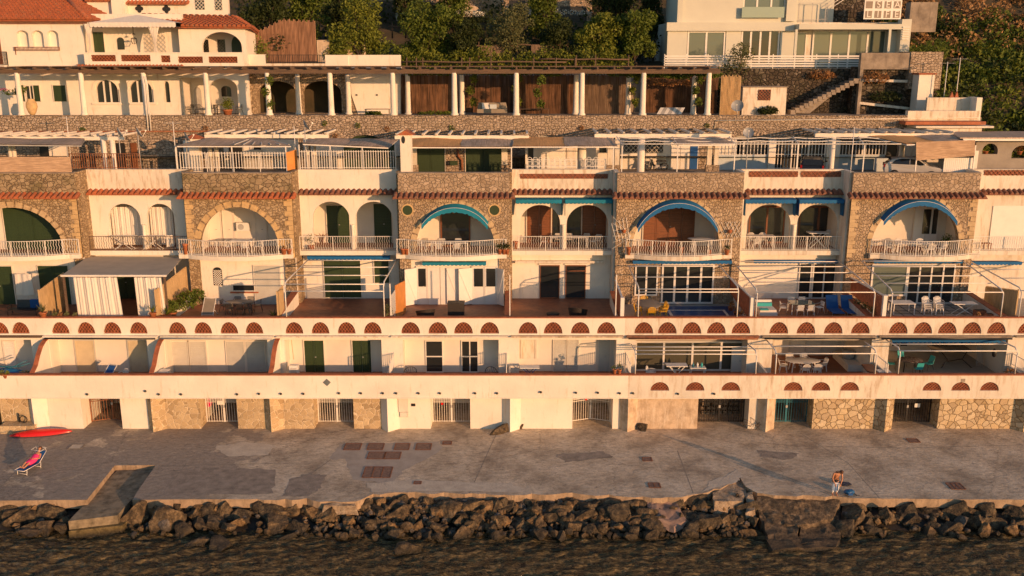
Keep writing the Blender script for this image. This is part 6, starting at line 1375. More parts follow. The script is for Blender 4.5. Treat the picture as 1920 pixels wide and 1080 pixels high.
def wave(x,y):
    u=x*.85+y*.5; v=y*.9-x*.45
    return .085*mnoise.noise(Vector((u*.9,v*1.7,0)))+.075*mnoise.noise(Vector((u*2.2+9,v*3.6,3)))+.035*mnoise.noise(Vector((u*5,v*8,7)))
ed=lambda x,y: max(0,min(1,(33-abs(x))/2,(19.5+y)/1.5,(-8.5-y)/.3))
vs=[(x,y,-1.2+wave(x,y)*ed(x,y)) for y in yy_ for x in xs]; m.add(vs,[(j*(nx+1)+i,(j+1)*(nx+1)+i,(j+1)*(nx+1)+i+1,j*(nx+1)+i+1) for j in range(ny) for i in range(nx)],True)
A,B,C_,D=-33,33,-8.5,-19.5
n0=len(m.v); m.add([(A,C_,-1.2),(B,C_,-1.2),(B,D,-1.2),(A,D,-1.2),(-400,-8,-1.2),(400,-8,-1.2),(400,-600,-1.2),(-400,-600,-1.2)],[(0,1,5,4),(1,2,6,5),(2,3,7,6),(3,0,4,7)])
m.struct('sea',SEA)
m=MB(); m.add([(-400,-600,-3.2),(400,-600,-3.2),(400,-8,-3.2),(-400,-8,-3.2)],[(0,1,2,3)]); m.struct('seabed',RKD)
JM=mpaint('joint_mortar',(.30,.25,.20),.95,.2,3); PT1=mpaint('asphalt_repair',(.34,.285,.235),.95,.25,2,c2=(.19,.16,.13),bs=1,bsc=14); PT2=mpaint('pale_cement_repair',(.62,.54,.43),.9,.2,1.6,c2=(.46,.39,.31),bs=.8,bsc=8)
jm=MB(); 
def line(pts,w=.03):
    Q=[G(a,b,0) for a,b in pts]
    for (ax,ay),(bx,by) in zip(Q[:-1],Q[1:]):
        l=math.hypot(bx-ax,by-ay); nx_,ny_=-(by-ay)/l*w/2,(bx-ax)/l*w/2; jm.add([(ax+nx_,ay+ny_,.004),(ax-nx_,ay-ny_,.004),(bx-nx_,by-ny_,.004),(bx+nx_,by+ny_,.004)],[(0,1,2,3)])
line([(218,818),(260,822),(420,820),(540,823),(640,822)]); line([(268,935),(320,908),(350,868)]); line([(0,915),(60,850),(75,825)],.04); line([(620,862),(560,905)],.05); line([(1500,812),(1590,868),(1650,935)],.03); line([(1270,845),(1300,925)],.04); line([(930,815),(905,870),(880,925)],.04); line([(1420,830),(1500,836),(1700,840),(1915,834)],.04); line([(300,874),(560,868)],.04)
jm.struct('quay_joints',JM)
def patch(pts,mt,z,seed,nm):
    rr=random.Random(seed); Q=[]
    for (a,b),(c,e) in zip(pts,pts[1:]+pts[:1]):
        for t in range(6): Q.append(G(a+(c-a)*t/6+rr.uniform(-4,4),b+(e-b)*t/6+rr.uniform(-1.5,1.5),z))
    MB().add([(x,y,z) for x,y in Q],[tuple(range(len(Q)))]).struct(nm,mt)
patch([(545,898),(580,888),(615,892),(600,915),(575,930),(530,930)],PT1,.008,1,'quay_patch'); patch([(400,838),(460,828),(520,836),(500,852),(430,856)],PT2,.008,2,'quay_patch'); patch([(640,832),(820,828),(830,842),(760,880),(735,905),(660,900),(650,862),(618,860)],mpaint('smooth_cement_screed',(.44,.385,.33),.9,.15,1.2,c2=(.33,.285,.24),bs=.4,bsc=8),.003,3,'quay_patch')
patch([(1330,905),(1385,880),(1392,893),(1380,903),(1320,922)],PT2,.008,4,'quay_patch'); patch([(680,905),(790,900),(960,908),(1000,922),(700,922)],PT2,.008,5,'quay_patch'); patch([(1040,852),(1130,846),(1150,858),(1060,866)],PT1,.008,6,'quay_patch'); patch([(1420,845),(1500,850),(1480,862),(1430,858)],PT1,.008,7,'quay_patch'); patch([(330,880),(420,876),(520,880),(510,925),(300,928)],PT1,.003,8,'quay_patch')
# drain covers
RC=mpaint('rusty_brown_cover',(.24,.15,.115),.8,.25,5,c2=(.15,.09,.07),bs=.8,bsc=12)
def cover(px0,px1,py0,py1,lb,grid=3,name='drain_cover',RC=RC,RUST=RUST):
    cx=(px0+px1)/2; x,y0=G(cx,py1,0); _,y1=G(cx,py0,0); w=(px1-px0)/((F)/( (y0-CY)*CT+CH*ST)); x0,x1=x-w/2,x+w/2
    t=thing(name,lb,'drain cover',(x,(y0+y1)/2,0)); MB().box(x0,x1,y0,y1,.004,.02).part('cover_plate',RC,t); m=MB(); k=grid
    for q in range(k+1): xx=x0+(x1-x0)*q/k; m.box(xx-.03,xx+.03,y0+.001,y1-.001,.0205,.032)
    m.box(x0,x1,y0-.03,y0+.02,.021,.031).box(x0,x1,y1-.02,y1+.03,.021,.031); m.part('cover_frame',DARKM if 0 else RUST,t)
cover(644,674,832,844,'brown drain cover, first from left in the row of four',1); cover(688,717,832,844,'brown drain cover, second in the row of four',1); cover(739,766,832,844,'brown drain cover, third in the row of four',1); cover(779,807,832,844,'brown drain cover, last in the row of four',1)
cover(688,719,848,861,'brown drain cover, left of the touching pair',1); cover(720,749,848,861,'brown drain cover, right of the touching pair',1); cover(679,731,876,896,'largest brown drain cover, alone below the touching pair',3)
cover(830,846,828,834,'tiny brown cover right of the row of four',1); cover(776,789,903,908,'tiny dark cover right of the largest one',1); cover(1206,1223,858,865,'small brown grate mid quay',1); cover(1218,1239,906,915,'small dark grate near the quay edge by the fallen slab',2); cover(1706,1726,823,830,'small brown grate near the black gate',1); cover(1785,1811,906,918,'reddish grate near the right end of the quay edge',3); cover(127,150,834,842,'grey square cover left by the deck lounger',1,RC=PT2,RUST=JM)
# rubble heaps at the walls
rock('weathered rock lump against the white wall',940,806,60,22,1,801,z=.15); rock('grey rock lump against the eroded plaster wall',1207,803,30,20,0,802,z=.12); rock('small stone beside the white wall lump',975,800,26,18,1,803,z=.1)
from collections import defaultdict
dd=defaultdict(list)
for px,zn_,ds,o in AUTO: dd[(zn_,ds)].append((px,o))
ORD=['leftmost','second','third','fourth','fifth','sixth','seventh','eighth','ninth']
for (zn_,ds),l in dd.items():
    l.sort(key=lambda t:t[0])
    for k,(px,o) in enumerate(l): o['label']=(ORD[min(k,8)]+' ' if len(l)>1 else '')+ds+', '+zn_
# people ---------------------------------------------------------------
def skinned(V,Ed,Rd,name,mat,parent,sub=2,off=Vector((0,0,0))):
    me=bpy.data.meshes.new(name); me.from_pydata([tuple(v) for v in V],Ed,[]); ob=bpy.data.objects.new(name,me); S.collection.objects.link(ob)
    md=ob.modifiers.new('s','SKIN'); md.use_smooth_shade=True; sv=me.skin_vertices[0].data
    for i,r in enumerate(Rd): sv[i].radius=(r,r) if not isinstance(r,tuple) else r
    sv[0].use_root=True; ob.modifiers.new('u','SUBSURF').levels=sub
    dg=bpy.context.evaluated_depsgraph_get(); m2=bpy.data.meshes.new_from_object(ob.evaluated_get(dg)); bpy.data.objects.remove(ob)
    m2.materials.clear(); m2.materials.append(mat)
    for v in m2.vertices: v.co-=off
    m2.polygons.foreach_set('use_smooth',[True]*len(m2.polygons)); o=bpy.data.objects.new(name,m2); S.collection.objects.link(o); o.parent=parent; return o
def body(J,parent,loc,name='body'):
    """J dict of joints (world offsets from loc)"""
    V=[];Ed=[];Rd=[];ix={}
    def a(n,p,r,par=None):
        V.append(Vector(p)); ix[n]=len(V)-1; Rd.append(r)
        if par: Ed.append((ix[par],ix[n]))
    P={k:Vector(v) for k,v in J.items()}
    a('pel',P['pel'],(.14,.11)); a('belly',P['pel'].lerp(P['chest'],.45),(.125,.10),'pel'); a('chest',P['chest'],(.155,.115),'belly'); a('neckb',P['neck'],(.07,.07),'chest'); a('neck',P['neck'].lerp(P['head'],.45),(.052,.055),'neckb')
    hd=P['head']; up=(hd-P['neck']).normalized(); a('hd1',hd-up*.03,(.078,.09),'neck'); a('hd2',hd+up*.06,(.08,.095),'hd1'); a('hd3',hd+up*.12,(.055,.065),'hd2')
    for s in 'lr':
        a(s+'sh',P[s+'sh'],.062,'chest'); a(s+'ua',P[s+'sh'].lerp(P[s+'el'],.5),.05,s+'sh'); a(s+'el',P[s+'el'],.04,s+'ua'); a(s+'fa',P[s+'el'].lerp(P[s+'wr'],.35),.041,s+'el'); a(s+'wr',P[s+'wr'],.026,s+'fa')
        d=(P[s+'wr']-P[s+'el']).normalized(); a(s+'palm',P[s+'wr']+d*.07,(.038,.02),s+'wr')
        side=d.cross(Vector((0,1,.2))).normalized()
        for k in range(4):
            b=P[s+'wr']+d*.085+side*(.03-.02*k); a(s+'f%d'%k,b+d*(.035+.005*(k in(1,2))),.0095,s+'palm'); a(s+'g%d'%k,b+d*(.065+.01*(k in(1,2)))+Vector((0,.012,0)),.008,s+'f%d'%k)
        a(s+'th',P[s+'wr']+d*.05+side*.055,.011,s+'palm'); a(s+'th2',P[s+'wr']+d*.085+side*.07,.009,s+'th')
        a(s+'hip',P[s+'hip'],.095,'pel'); a(s+'tm',P[s+'hip'].lerp(P[s+'kn'],.5),.078,s+'hip'); a(s+'kn',P[s+'kn'],.055,s+'tm'); a(s+'cf',P[s+'kn'].lerp(P[s+'an'],.35),.058,s+'kn'); a(s+'an',P[s+'an'],.036,s+'cf'); a(s+'toe',P[s+'toe'],(.042,.026),s+'an')
    o=skinned(V,Ed,Rd,name,SKIN,parent); return o,P
def face(P,fw,parent,hair='short'):
    hd=P['head']; up=(hd-P['neck']).normalized(); fw=Vector(fw); fw=(fw-up*fw.dot(up)).normalized(); sd=up.cross(fw).normalized(); c=hd+up*.045
    MB().add([c+fw*.085+up*.02,c+fw*.122-up*.018,c+fw*.088-up*.03+sd*.016,c+fw*.088-up*.03-sd*.016],[(0,1,2),(0,3,1),(1,3,2)]).part('nose',SKIN,parent)
    m=MB(); 
    for s in (-1,1): e=c+fw*.088+sd*.032*s+up*.012; m.lathe([(.004,-.008),(.012,0),(.004,.008)],tuple(e),8)
    m.part('eyes',BLKP,parent); MB().beam(c+fw*.090-up*.055-sd*.022,c+fw*.090-up*.055+sd*.022,.008,.01).part('mouth',mpaint('lips',(.35,.10,.07),.5,.05,5) if 'lips' not in bpy.data.materials else bpy.data.materials['lips'],parent)
    m=MB()
    for s in (-1,1): m.beam(c+sd*.082*s-up*.025,c+sd*.088*s+up*.025,.02,.03)
    m.part('ears',SKIN,parent)
    bm=bmesh.new(); bmesh.ops.create_icosphere(bm,subdivisions=3,radius=.108); M=Matrix((sd,fw,up)).transposed().to_4x4()
    kill=[]
    for v in bm.verts:
        q=v.co.copy(); 
        if q.y>.045 and q.z<.045: kill.append(v); continue
        if q.z<-.055 and hair=='short': kill.append(v); continue
        q*=1+.10*mnoise.noise(q*30); v.co=(M@Vector((q.x*.92,q.y*1.02-.006,q.z*1.08+.02)))+c
    bmesh.ops.delete(bm,geom=kill,context='VERTS'); me=bpy.data.meshes.new('hair'); bm.to_mesh(me); bm.free(); me.materials.append(HAIR)
    o=bpy.data.objects.new('hair',me); S.collection.objects.link(o); o.parent=parent
# bending man
def man():
    x,y=G(1565,929,0); t=thing('person','shirtless sunburnt person in dark trunks bending to pull on white trousers at the quay edge','person',(x,y,0)); OFF[t]=Vector((0,0,0))
    J=dict(pel=(0,.10,.90),chest=(.0,-.10,1.27),neck=(.02,-.20,1.46),head=(.08,-.34,1.52),
     lsh=(-.20,-.16,1.38),lel=(-.27,-.20,1.08),lwr=(-.17,-.34,.84),rsh=(.22,-.14,1.38),rel=(.24,-.24,1.08),rwr=(.13,-.36,.83),
     lhip=(-.10,.08,.86),lkn=(-.13,-.06,.47),lan=(-.12,.05,.09),ltoe=(-.14,-.12,.03),rhip=(.10,.08,.86),rkn=(.12,-.02,.47),ran=(.10,.08,.09),rtoe=(.13,-.09,.03))
    b,P=body(J,t,Vector((0,0,0))); face(P,(.15,-1,-.6),t)
    # trousers: legs and gathered waist held at the thighs
    V=[Vector((0,.0,.70)),Vector((-.11,.0,.68)),Vector((-.135,-.05,.47)),Vector((-.125,.03,.16)),Vector((.11,.01,.68)),Vector((.125,-.02,.47)),Vector((.105,.06,.16))]
    skinned(V,[(0,1),(1,2),(2,3),(0,4),(4,5),(5,6)],[(.13,.12),.105,.078,.062,.105,.078,.062],'trousers',mpaint('pale_trousers',(.72,.72,.74),.85,.06,3,bs=.3),t)
    skinned([Vector((0,.10,.93)),Vector((-.10,.07,.84)),Vector((.10,.07,.84))],[(0,1),(0,2)],[(.152,.125),(.11,.11),(.11,.11)],'swim_trunks',mpaint('dark_trunks',(.012,.014,.02),.7,.1,3),t)
    m=MB().box(-.17,-.08,-.40,-.30,.60,.86); 
    A=[Vector((-.24+.02*math.sin(k*2),-.38,.86-.0*k)) for k in range(2)]
    cl=MB(); n=10; 
    a_=[Vector((-.27+.030*k,-.37+.03*math.sin(k*1.9),.86)) for k in range(n)]; b_=[Vector((-.29+.034*k,-.33+.05*math.sin(k*1.9),.42+.04*math.sin(k))) for k in range(n)]; cl.strip(a_,b_,True); cl.part('held_shirt',mpaint('pale_blue_shirt',(.36,.48,.68),.85,.1,3),t)
    return t
man()
def woman():
    # lounger: foot end at left-front, head end at right-back
    fx_,fy_=G(38,893,0); hx,hy=G(83,868,0); d=Vector((hx-fx_,hy-fy_,0)); Ln=1.85; d.normalize(); s=Vector((-d.y,d.x,0)); o=Vector((fx_,fy_,0))
    t=thing('sun_lounger','blue fabric sun lounger with white tube frame and folded sunshade','sun lounger',tuple(o)); OFF[t]=Vector((0,0,0))
    H=.34; w=.30; bx=1.15; ba=R(38)
    def p(u,v,z): q=d*u+s*v; return Vector((q.x,q.y,z))
    hb=(math.cos(ba)*.78,math.sin(ba)*.78)
    m=MB(); seat=[p(0,-w,H),p(0,w,H),p(bx,w,H),p(bx,-w,H)]; m.add(seat+[v-Vector((0,0,.015)) for v in seat],[(0,1,2,3),(7,6,5,4),(0,4,5,1),(1,5,6,2),(2,6,7,3),(3,7,4,0)]); m.part('seat',CANV,t)
    m=MB(); bk=[p(bx,-w,H),p(bx,w,H),p(bx+hb[0],w,H+hb[1]),p(bx+hb[0],-w,H+hb[1])]; m.add(bk+[v-Vector((0,0,.015)) for v in bk],[(0,1,2,3),(7,6,5,4),(0,4,5,1),(1,5,6,2),(2,6,7,3),(3,7,4,0)]); m.part('backrest',CANV,t)
    m=MB(); 
    for v in (-w-.02,w+.02): m.tube([p(-.02,v,H),p(bx,v,H)],.018,6).tube([p(bx,v,H),p(bx+hb[0],v,H+hb[1])],.018,6)
    m.tube([p(-.02,-w-.02,H),p(-.02,w+.02,H)],.018,6); m.part('frame',MET,t)
    for u in (.2,1.25): m=MB(); m.tube([p(u,-w-.02,H),p(u-.05,-w-.02,0),],.018,6).tube([p(u,w+.02,H),p(u-.05,w+.02,0)],.018,6).tube([p(u-.04,-w-.02,.08),p(u-.04,w+.02,.08)],.014,6); m.part('leg',MET,t)
    m=MB(); e=p(bx+hb[0],0,H+hb[1]); 
    for v in (-w-.02,w+.02): q=p(bx+hb[0],v,H+hb[1]); m.tube([q,q+Vector((0,0,.18))-d*.05],.013,5)
    sh=[p(bx+hb[0]-.42,-w-.04,H+hb[1]+.16),p(bx+hb[0]-.42,w+.04,H+hb[1]+.16),p(bx+hb[0]+.02,w+.04,H+hb[1]+.2),p(bx+hb[0]+.02,-w-.04,H+hb[1]+.2)]
    for a,b in zip(sh,sh[1:]+sh[:1]): m.tube([a,b],.013,5)
    m.part('sunshade_frame',MET,t)
    w_=thing('person','person in a magenta dress lying back on the blue sun lounger','person',tuple(o)); OFF[w_]=Vector((0,0,0))
    def j(u,v,z): return tuple(p(u,v,H+z))
    c,sn=math.cos(ba),math.sin(ba)
    J=dict(pel=j(1.08,0,.14),chest=j(1.08+.40*c,0,.13+.40*sn),neck=j(1.08+.57*c,0,.13+.57*sn),head=j(1.08+.70*c,.0,.17+.70*sn),
     lsh=j(1.08+.48*c,-.19,.12+.46*sn),lel=j(1.08+.22*c,-.27,.10+.22*sn),lwr=j(1.0,-.14,.30),rsh=j(1.08+.48*c,.19,.12+.46*sn),rel=j(1.08+.22*c,.27,.10+.2*sn),rwr=j(1.0,.10,.32),
     lhip=j(1.03,-.10,.12),lkn=j(.62,-.11,.20),lan=j(.20,-.09,.06),ltoe=j(.12,-.12,.20),rhip=j(1.03,.10,.12),rkn=j(.62,.10,.22),ran=j(.22,.06,.06),rtoe=j(.14,.09,.20))
    b,P=body(J,w_,Vector((0,0,0))); face(P,tuple(Vector((-d.x*.5,-d.y*.5-.4,.7))),w_,'long')
    pts=[Vector(j(1.08+.44*c,0,.12+.44*sn)),Vector(j(1.08+.2*c,0,.15+.2*sn)),Vector(j(1.05,0,.17)),Vector(j(.8,0,.16)),Vector(j(.55,0,.15))]
    skinned(pts,[(0,1),(1,2),(2,3),(3,4)],[(.21,.15),(.22,.17),(.24,.18),(.23,.16),(.21,.13)],'dress',PINK,w_)
woman()
# kayak
def kayak():
    a=G(18,820,.0); b=G(136,811,.0); A=Vector((a[0],a[1],.02)); B=Vector((b[0],b[1],.02)); t=thing('kayak','upturned red plastic kayak lying against the white wall','kayak',tuple((A+B)/2)); OFF[t]=Vector((0,0,0))
    L_=(B-A).length; d=(B-A).normalized(); s=Vector((-d.y,d.x,0)); m=MB(); K=28; rings=[]
    for k in range(K+1):
        u=k/K; w=.36*(math.sin(math.pi*u)**.6) if 0<u<1 else 0.005; hh=.30*(math.sin(math.pi*u)**.45) if 0<u<1 else .01
        r=[]
        for q in range(9):
            an=math.pi*q/8; r.append(d*(L_*(u-.5))+s*math.cos(an)*w+Vector((0,0,.03+abs(math.sin(an))**.8*hh+.03*(2*u-1)**2)))
        rings.append(r)
    m.add([v for r in rings for v in r],[(i*9+q,i*9+q+1,(i+1)*9+q+1,(i+1)*9+q) for i in range(K) for q in range(8)],True)
    m.part('hull',REDP,t); m=MB(); m.tube([d*(L_*(k/14-.5)*.94)+Vector((0,0,.335*math.sin(math.pi*(.03+.94*k/14))**.45)) for k in range(15)],.015,5); m.part('keel',REDP,t)
kayak()
# bags by the man
x,y=G(1592,927,0); t=thing('backpack','blue backpack lying on the quay beside the bending person','bag',(x,y,0)); OFF[t]=Vector((0,0,0))
bm=bmesh.new(); bmesh.ops.create_icosphere(bm,subdivisions=3,radius=.28)
for v in bm.verts: v.co=Vector((v.co.x*1.05,v.co.y*.75,max(-.14,v.co.z*.55)+.145))*(1+.12*mnoise.noise(v.co*7))
me=bpy.data.meshes.new('bag_body'); bm.to_mesh(me); bm.free(); me.materials.append(mpaint('bright_blue_nylon',(.01,.10,.26),.5,.1,6)); o=bpy.data.objects.new('bag_body',me); S.collection.objects.link(o); o.parent=t
MB().tube([(-.2,-.1,.2),(-.32,-.25,.08),(-.1,-.3,.03)],.02,5).tube([(.2,-.1,.15),(.34,-.2,.03),(.5,-.18,.02)],.02,5).part('strap',BLKP,t); MB().box(-.12,.12,-.24,-.19,.05,.17).part('pocket',CANV,t)
x,y=G(1583,910,0); bm=bmesh.new(); bmesh.ops.create_icosphere(bm,subdivisions=3,radius=.3)
for v in bm.verts: v.co=Vector((v.co.x*1.2,v.co.y*.6,max(-.08,v.co.z*.35)+.08))*(1+.3*mnoise.noise(v.co*9))
me=bpy.data.meshes.new('clothes_heap'); bm.to_mesh(me); bm.free(); me.materials.append(mpaint('navy_clothes',(.02,.03,.07),.9,.3,6)); o=bpy.data.objects.new('clothes_heap',me); S.collection.objects.link(o); o.location=(x,y,0); tag(o,'heap of dark clothes behind the blue backpack','clothes')
# low stone bench at left wall, hose
a=G(3,812,0); b=G(72,808,0); MB().box(a[0],b[0],-1.15,-.32,0,.52).top('stone_bench',ST_YEL,'low rough stone ledge in front of the leftmost yellow stone wall','ledge')
x,z=T(44,786,-.6); t=thing('bicycle_wheel','black bent tube and wheel leaning on the leftmost stone ledge','wheel',(x,-.6,.52)); 
MB().tube([(x+.22*math.cos(k*math.pi/8),-.6,.76+.22*math.sin(k*math.pi/8)) for k in range(17)],.03,6).part('tyre',BLKP,t); MB().tube([(x-.32,-.5,.52),(x-.33,-.5,1.1)],.05,6).part('bent_tube',BLKP,t)
# dry branches by the gate pillar at right
x,y=G(1412,805,0); t=MB(); rr=random.Random(3)
for k in range(16): a=Vector((x+rr.uniform(-.5,.5),y+rr.uniform(-.2,.2),rr.uniform(0,.4))); b=a+Vector((rr.uniform(-.7,.7),rr.uniform(-.2,.2),rr.uniform(.0,.6))); t.tube([a,(a+b)/2+Vector((0,0,.08)),b],.014,4)
t.top('dry_branches',BARK,'tangle of dry branches by the pillar left of the teal gate','branches')
# stones stacked behind the brown gate; red buoy thing behind gate; notices
t=MB(); rr=random.Random(8)
for r_ in range(4):
    for k in range(8): x=tx(1315+k*10,780,2.2)+rr.uniform(-.05,.05); t.box(x,x+rr.uniform(.2,.3),2.2,2.5,r_*.3,r_*.3+.2)
t.top('stacked_stones',ST_RET,'stones stacked on shelves behind the brown barred gate','stones')
for px,py,w,h_,lb,c in ((412,755,.34,.26,'tilted white paper notice on the white barred gate','notice'),(829,757,.14,.14,'small red and white round notice on the gate beside the meter box','notice'),(1099,748,.14,.16,'small red and white round notice on the inward opening gate','notice'),(1720,760,.34,.26,'pale square notice on the black barred gate','notice')):
    x,z=T(px,py,YG-.08); o=MB().box(x-w/2,x+w/2,YG-.10,YG-.07,z-h_/2,z+h_/2).top('notice',PLW if w>.2 else REDP,lb,c)
x,z=T(388,765,1.5); t=MB(); 
for k in range(3): t.lathe([(.05,0),(.28,.06),(.3,.12),(.05,.2)],(x+.1*k,1.6,.75+.22*k),12)
t.top('life_jackets',PINK,'pink and red bundle hanging behind the white barred gate','beach gear')
import numpy as np
def leafmesh(name,mat,blobs,n,size,seed=1,flat=.0,shell=.45):
    """blobs: (cx,cy,cz,rx,ry,rz); leaves spread near each blob's shell, in clumps"""
    rg=np.random.default_rng(seed); V=[];
    w=np.array([b[3]*b[4]+b[3]*b[5] for b in blobs]); w=w/w.sum()
    idx=rg.choice(len(blobs),n,p=w); B=np.array(blobs)[idx]
    d=rg.normal(size=(n,3)); d/=np.linalg.norm(d,axis=1)[:,None]
    r=1-shell*rg.random(n)**1.3
    # clumpiness: push radius by angular noise
    k=np.sin(d[:,0]*7+B[:,0])*np.sin(d[:,1]*6+B[:,1]*2)*np.sin(d[:,2]*7+B[:,2]); r*=1+.22*k
    c=B[:,:3]+d*r[:,None]*B[:,3:6]
    u=rg.normal(size=(n,3)); u/=np.linalg.norm(u,axis=1)[:,None]; v=np.cross(u,rg.normal(size=(n,3))); v/=np.linalg.norm(v,axis=1)[:,None]
    s=size*(.6+.8*rg.random(n))[:,None]
    P=np.stack([c-u*s,c+v*s*.5,c+u*s,c-v*s*.5],1).reshape(-1,3)
    me=bpy.data.meshes.new(name); me.vertices.add(4*n); me.vertices.foreach_set('co',P.ravel().astype(np.float32))
    me.loops.add(4*n); me.loops.foreach_set('vertex_index',np.arange(4*n,dtype=np.int32)); me.polygons.add(n); me.polygons.foreach_set('loop_start',np.arange(0,4*n,4,dtype=np.int32)); me.polygons.foreach_set('loop_total',np.full(n,4,dtype=np.int32))
    me.update(calc_edges=True); me.materials.append(mat); return me
def addmesh(name,me,parent=None,loc=(0,0,0)):
    o=bpy.data.objects.new(name,me); S.collection.objects.link(o); o.location=loc; o.parent=parent; OFF[o]=Vector((0,0,0)); return o
# ============ FURNITURE ============
def chair(label,style,mat,group=None):
    t=thing(style+'_chair' if style!='plastic' else 'plastic_chair',label,'chair',(0,0,0),group)
    if style=='plastic':
        MB().box(-.25,.25,-.22,.22,.41,.44).part('seat',mat,t)
        m=MB(); 
        for k in range(7):
            u=-.22+.44*k/6; m.beam((u,.22,.44),(u*.92,.32,.84-.03*abs(k-3)*.4),.045,.015)
        m.tube([(-.24,.22,.44),(-.23,.32,.78),(-.12,.345,.87),(.12,.345,.87),(.23,.32,.78),(.24,.22,.44)],.022,5); m.part('backrest',mat,t)
        for s in (-1,1): MB().tube([(s*.24,.26,.66),(s*.29,.05,.66),(s*.29,-.2,.64),(s*.26,-.22,.42)],.024,5).part('armrest',mat,t)
        for s in (-1,1):
            for y0 in (-1,1): MB().beam((s*.22,y0*.19,.42),(s*.27,y0*.24,0),.045).part('leg',mat,t)
    elif style=='metal':
        MB().box(-.22,.22,-.22,.2,.43,.455).part('seat',mat,t)
        m=MB(); m.tube([(-.25,-.22,.0),(-.25,-.2,.62),(-.25,.2,.66),(-.2,.26,.82),(.2,.26,.82),(.25,.2,.66),(.25,-.2,.62),(.25,-.22,0)],.016,5); m.part('frame',mat,t)
        m=MB(); 
        for k in range(4): m.box(-.21,.21,.235,.25,.52+.075*k,.565+.075*k)
        m.part('backrest',mat,t)
        for s in (-1,1): MB().tube([(s*.22,.2,.44),(s*.25,.3,0)],.016,5).part('leg',mat,t)
    elif style=='fabric':
        MB().box(-.22,.22,-.2,.2,.42,.44).part('seat',mat,t); MB().hexa([(-.22,.2,.44),(.22,.2,.44),(.22,.23,.44),(-.22,.23,.44)],[(-.21,.36,.92),(.21,.36,.92),(.21,.39,.92),(-.21,.39,.92)]).part('backrest',mat,t)
        m=MB(); 
        for s in (-1,1): m.tube([(s*.24,-.24,0),(s*.24,-.2,.6),(s*.24,.2,.62),(s*.23,.38,.93)],.014,5).tube([(s*.24,.12,.43),(s*.24,.32,0)],.014,5)
        m.part('frame',DARKM,t)
    elif style=='wicker':
        m=MB(); n=20
        for a0 in range(n):
            A0,A1=math.pi*(-.15+1.3*a0/n),math.pi*(-.15+1.3*(a0+1)/n); h0=.45+.32*math.sin(math.pi*a0/n); h1=.45+.32*math.sin(math.pi*(a0+1)/n)
            m.hexa([(.42*math.cos(A0),.42*math.sin(A0),.12),(.5*math.cos(A0),.5*math.sin(A0),.12),(.5*math.cos(A1),.5*math.sin(A1),.12),(.42*math.cos(A1),.42*math.sin(A1),.12)],
             [(.50*math.cos(A0),.50*math.sin(A0),h0),(.58*math.cos(A0),.58*math.sin(A0),h0),(.58*math.cos(A1),.58*math.sin(A1),h1),(.50*math.cos(A1),.50*math.sin(A1),h1)])
        m.part('backrest',WICK,t); MB().lathe([(.42,.1),(.46,.3),(.4,.36)],(0,0,0),16).part('seat',WICK,t); MB().lathe([(.36,.36),(.38,.42),(.3,.46)],(0,0,0),16).part('cushion',mat,t)
    elif style=='wire':
        m=MB(); 
        for k in range(17): 
            a=2*math.pi*k/16; m.tube([(.42*math.cos(a),.12+.05*math.cos(a),.62+.36*math.sin(a)),(.12*math.cos(a),.02,.38+.08*math.sin(a))],.012,4)
        m.tube([(.42*math.cos(2*math.pi*k/20),.12,.62+.36*math.sin(2*math.pi*k/20)) for k in range(21)],.022,5); m.part('shell',mat,t)
        for s in (-1,1):
            for q in (-1,1): MB().tube([(s*.1,q*.05,.34),(s*.25,q*.25,0)],.014,4).part('leg',mat,t)
    return t
def table(label,kind,w,d_,h,mat,name='table',top2=None):
    t=thing(name,label,'table',(0,0,0))
    if kind=='oval': MB().lathe([(.47,0),(.5,.015),(.5,.03),(.48,.04)],(0,0,h-.04),28,w,d_).part('tabletop',mat,t)
    else: MB().box(-w/2,w/2,-d_/2,d_/2,h-.04,h).part('tabletop',top2 or mat,t)
    if kind=='fold':
        m=MB()
        for y in (-d_*.4,d_*.4): m.beam((-w*.4,y,0),(w*.36,y,h-.045),.04).beam((w*.4,y+.045,0),(-w*.36,y+.045,h-.045),.04)
        m.beam((-w*.4,-d_*.4,.03),(-w*.4,d_*.4,.03),.03).beam((w*.4,-d_*.4,.03),(w*.4,d_*.4,.03),.03); m.part('crossed_legs',mat,t)
    elif kind=='oval':
        for s in (-1,1):
            for q in (-1,1): MB().beam((s*w*.30,q*d_*.25,h-.041),(s*w*.34,q*d_*.3,0),.06).part('leg',mat,t)
    else:
        for s in (-1,1):
            for q in (-1,1): MB().beam((s*(w/2-.06),q*(d_/2-.06),h-.041),(s*(w/2-.05),q*(d_/2-.05),0),.05).part('leg',mat,t)
    return t
used=set()
def put(proto,x,y,z,rz,label,group=None,scale=None):
    if proto not in used:
        used.add(proto); proto.location=(x,y,z); proto.rotation_euler=(0,0,R(rz)); proto['label']=label
        if group: proto['group']=group
        if scale: proto.scale=scale
        return proto
    o=dup(proto,(x,y,z),R(rz),label,group or None,scale)
    if not group and 'group' in o: del o['group']
    return o
PC=chair('',"plastic",PLW); MC=chair('','metal',PLW); KC=chair('','metal',DARKM); YC=chair('','plastic',YEL); TC=chair('','fabric',TCH); WC=chair('','wicker',GCL); XC=chair('','wire',DARKM)
def at(px,z,y): return (tx(px,540,y),y,z)
def pl(px,py,z,ymin=None):
    x,y=G(px,py,z); return x,y,z
# placement by floor contact x in px at given depth Y
def xs_(px,y,py=560): return tx(px,py,y)
def ring(proto,cx,cy,z,lst,lab,grp):
    for k,(dx,dy,rz) in enumerate(lst): put(proto,cx+dx,cy+dy,z,rz,lab[k] if isinstance(lab,list) else lab,grp)
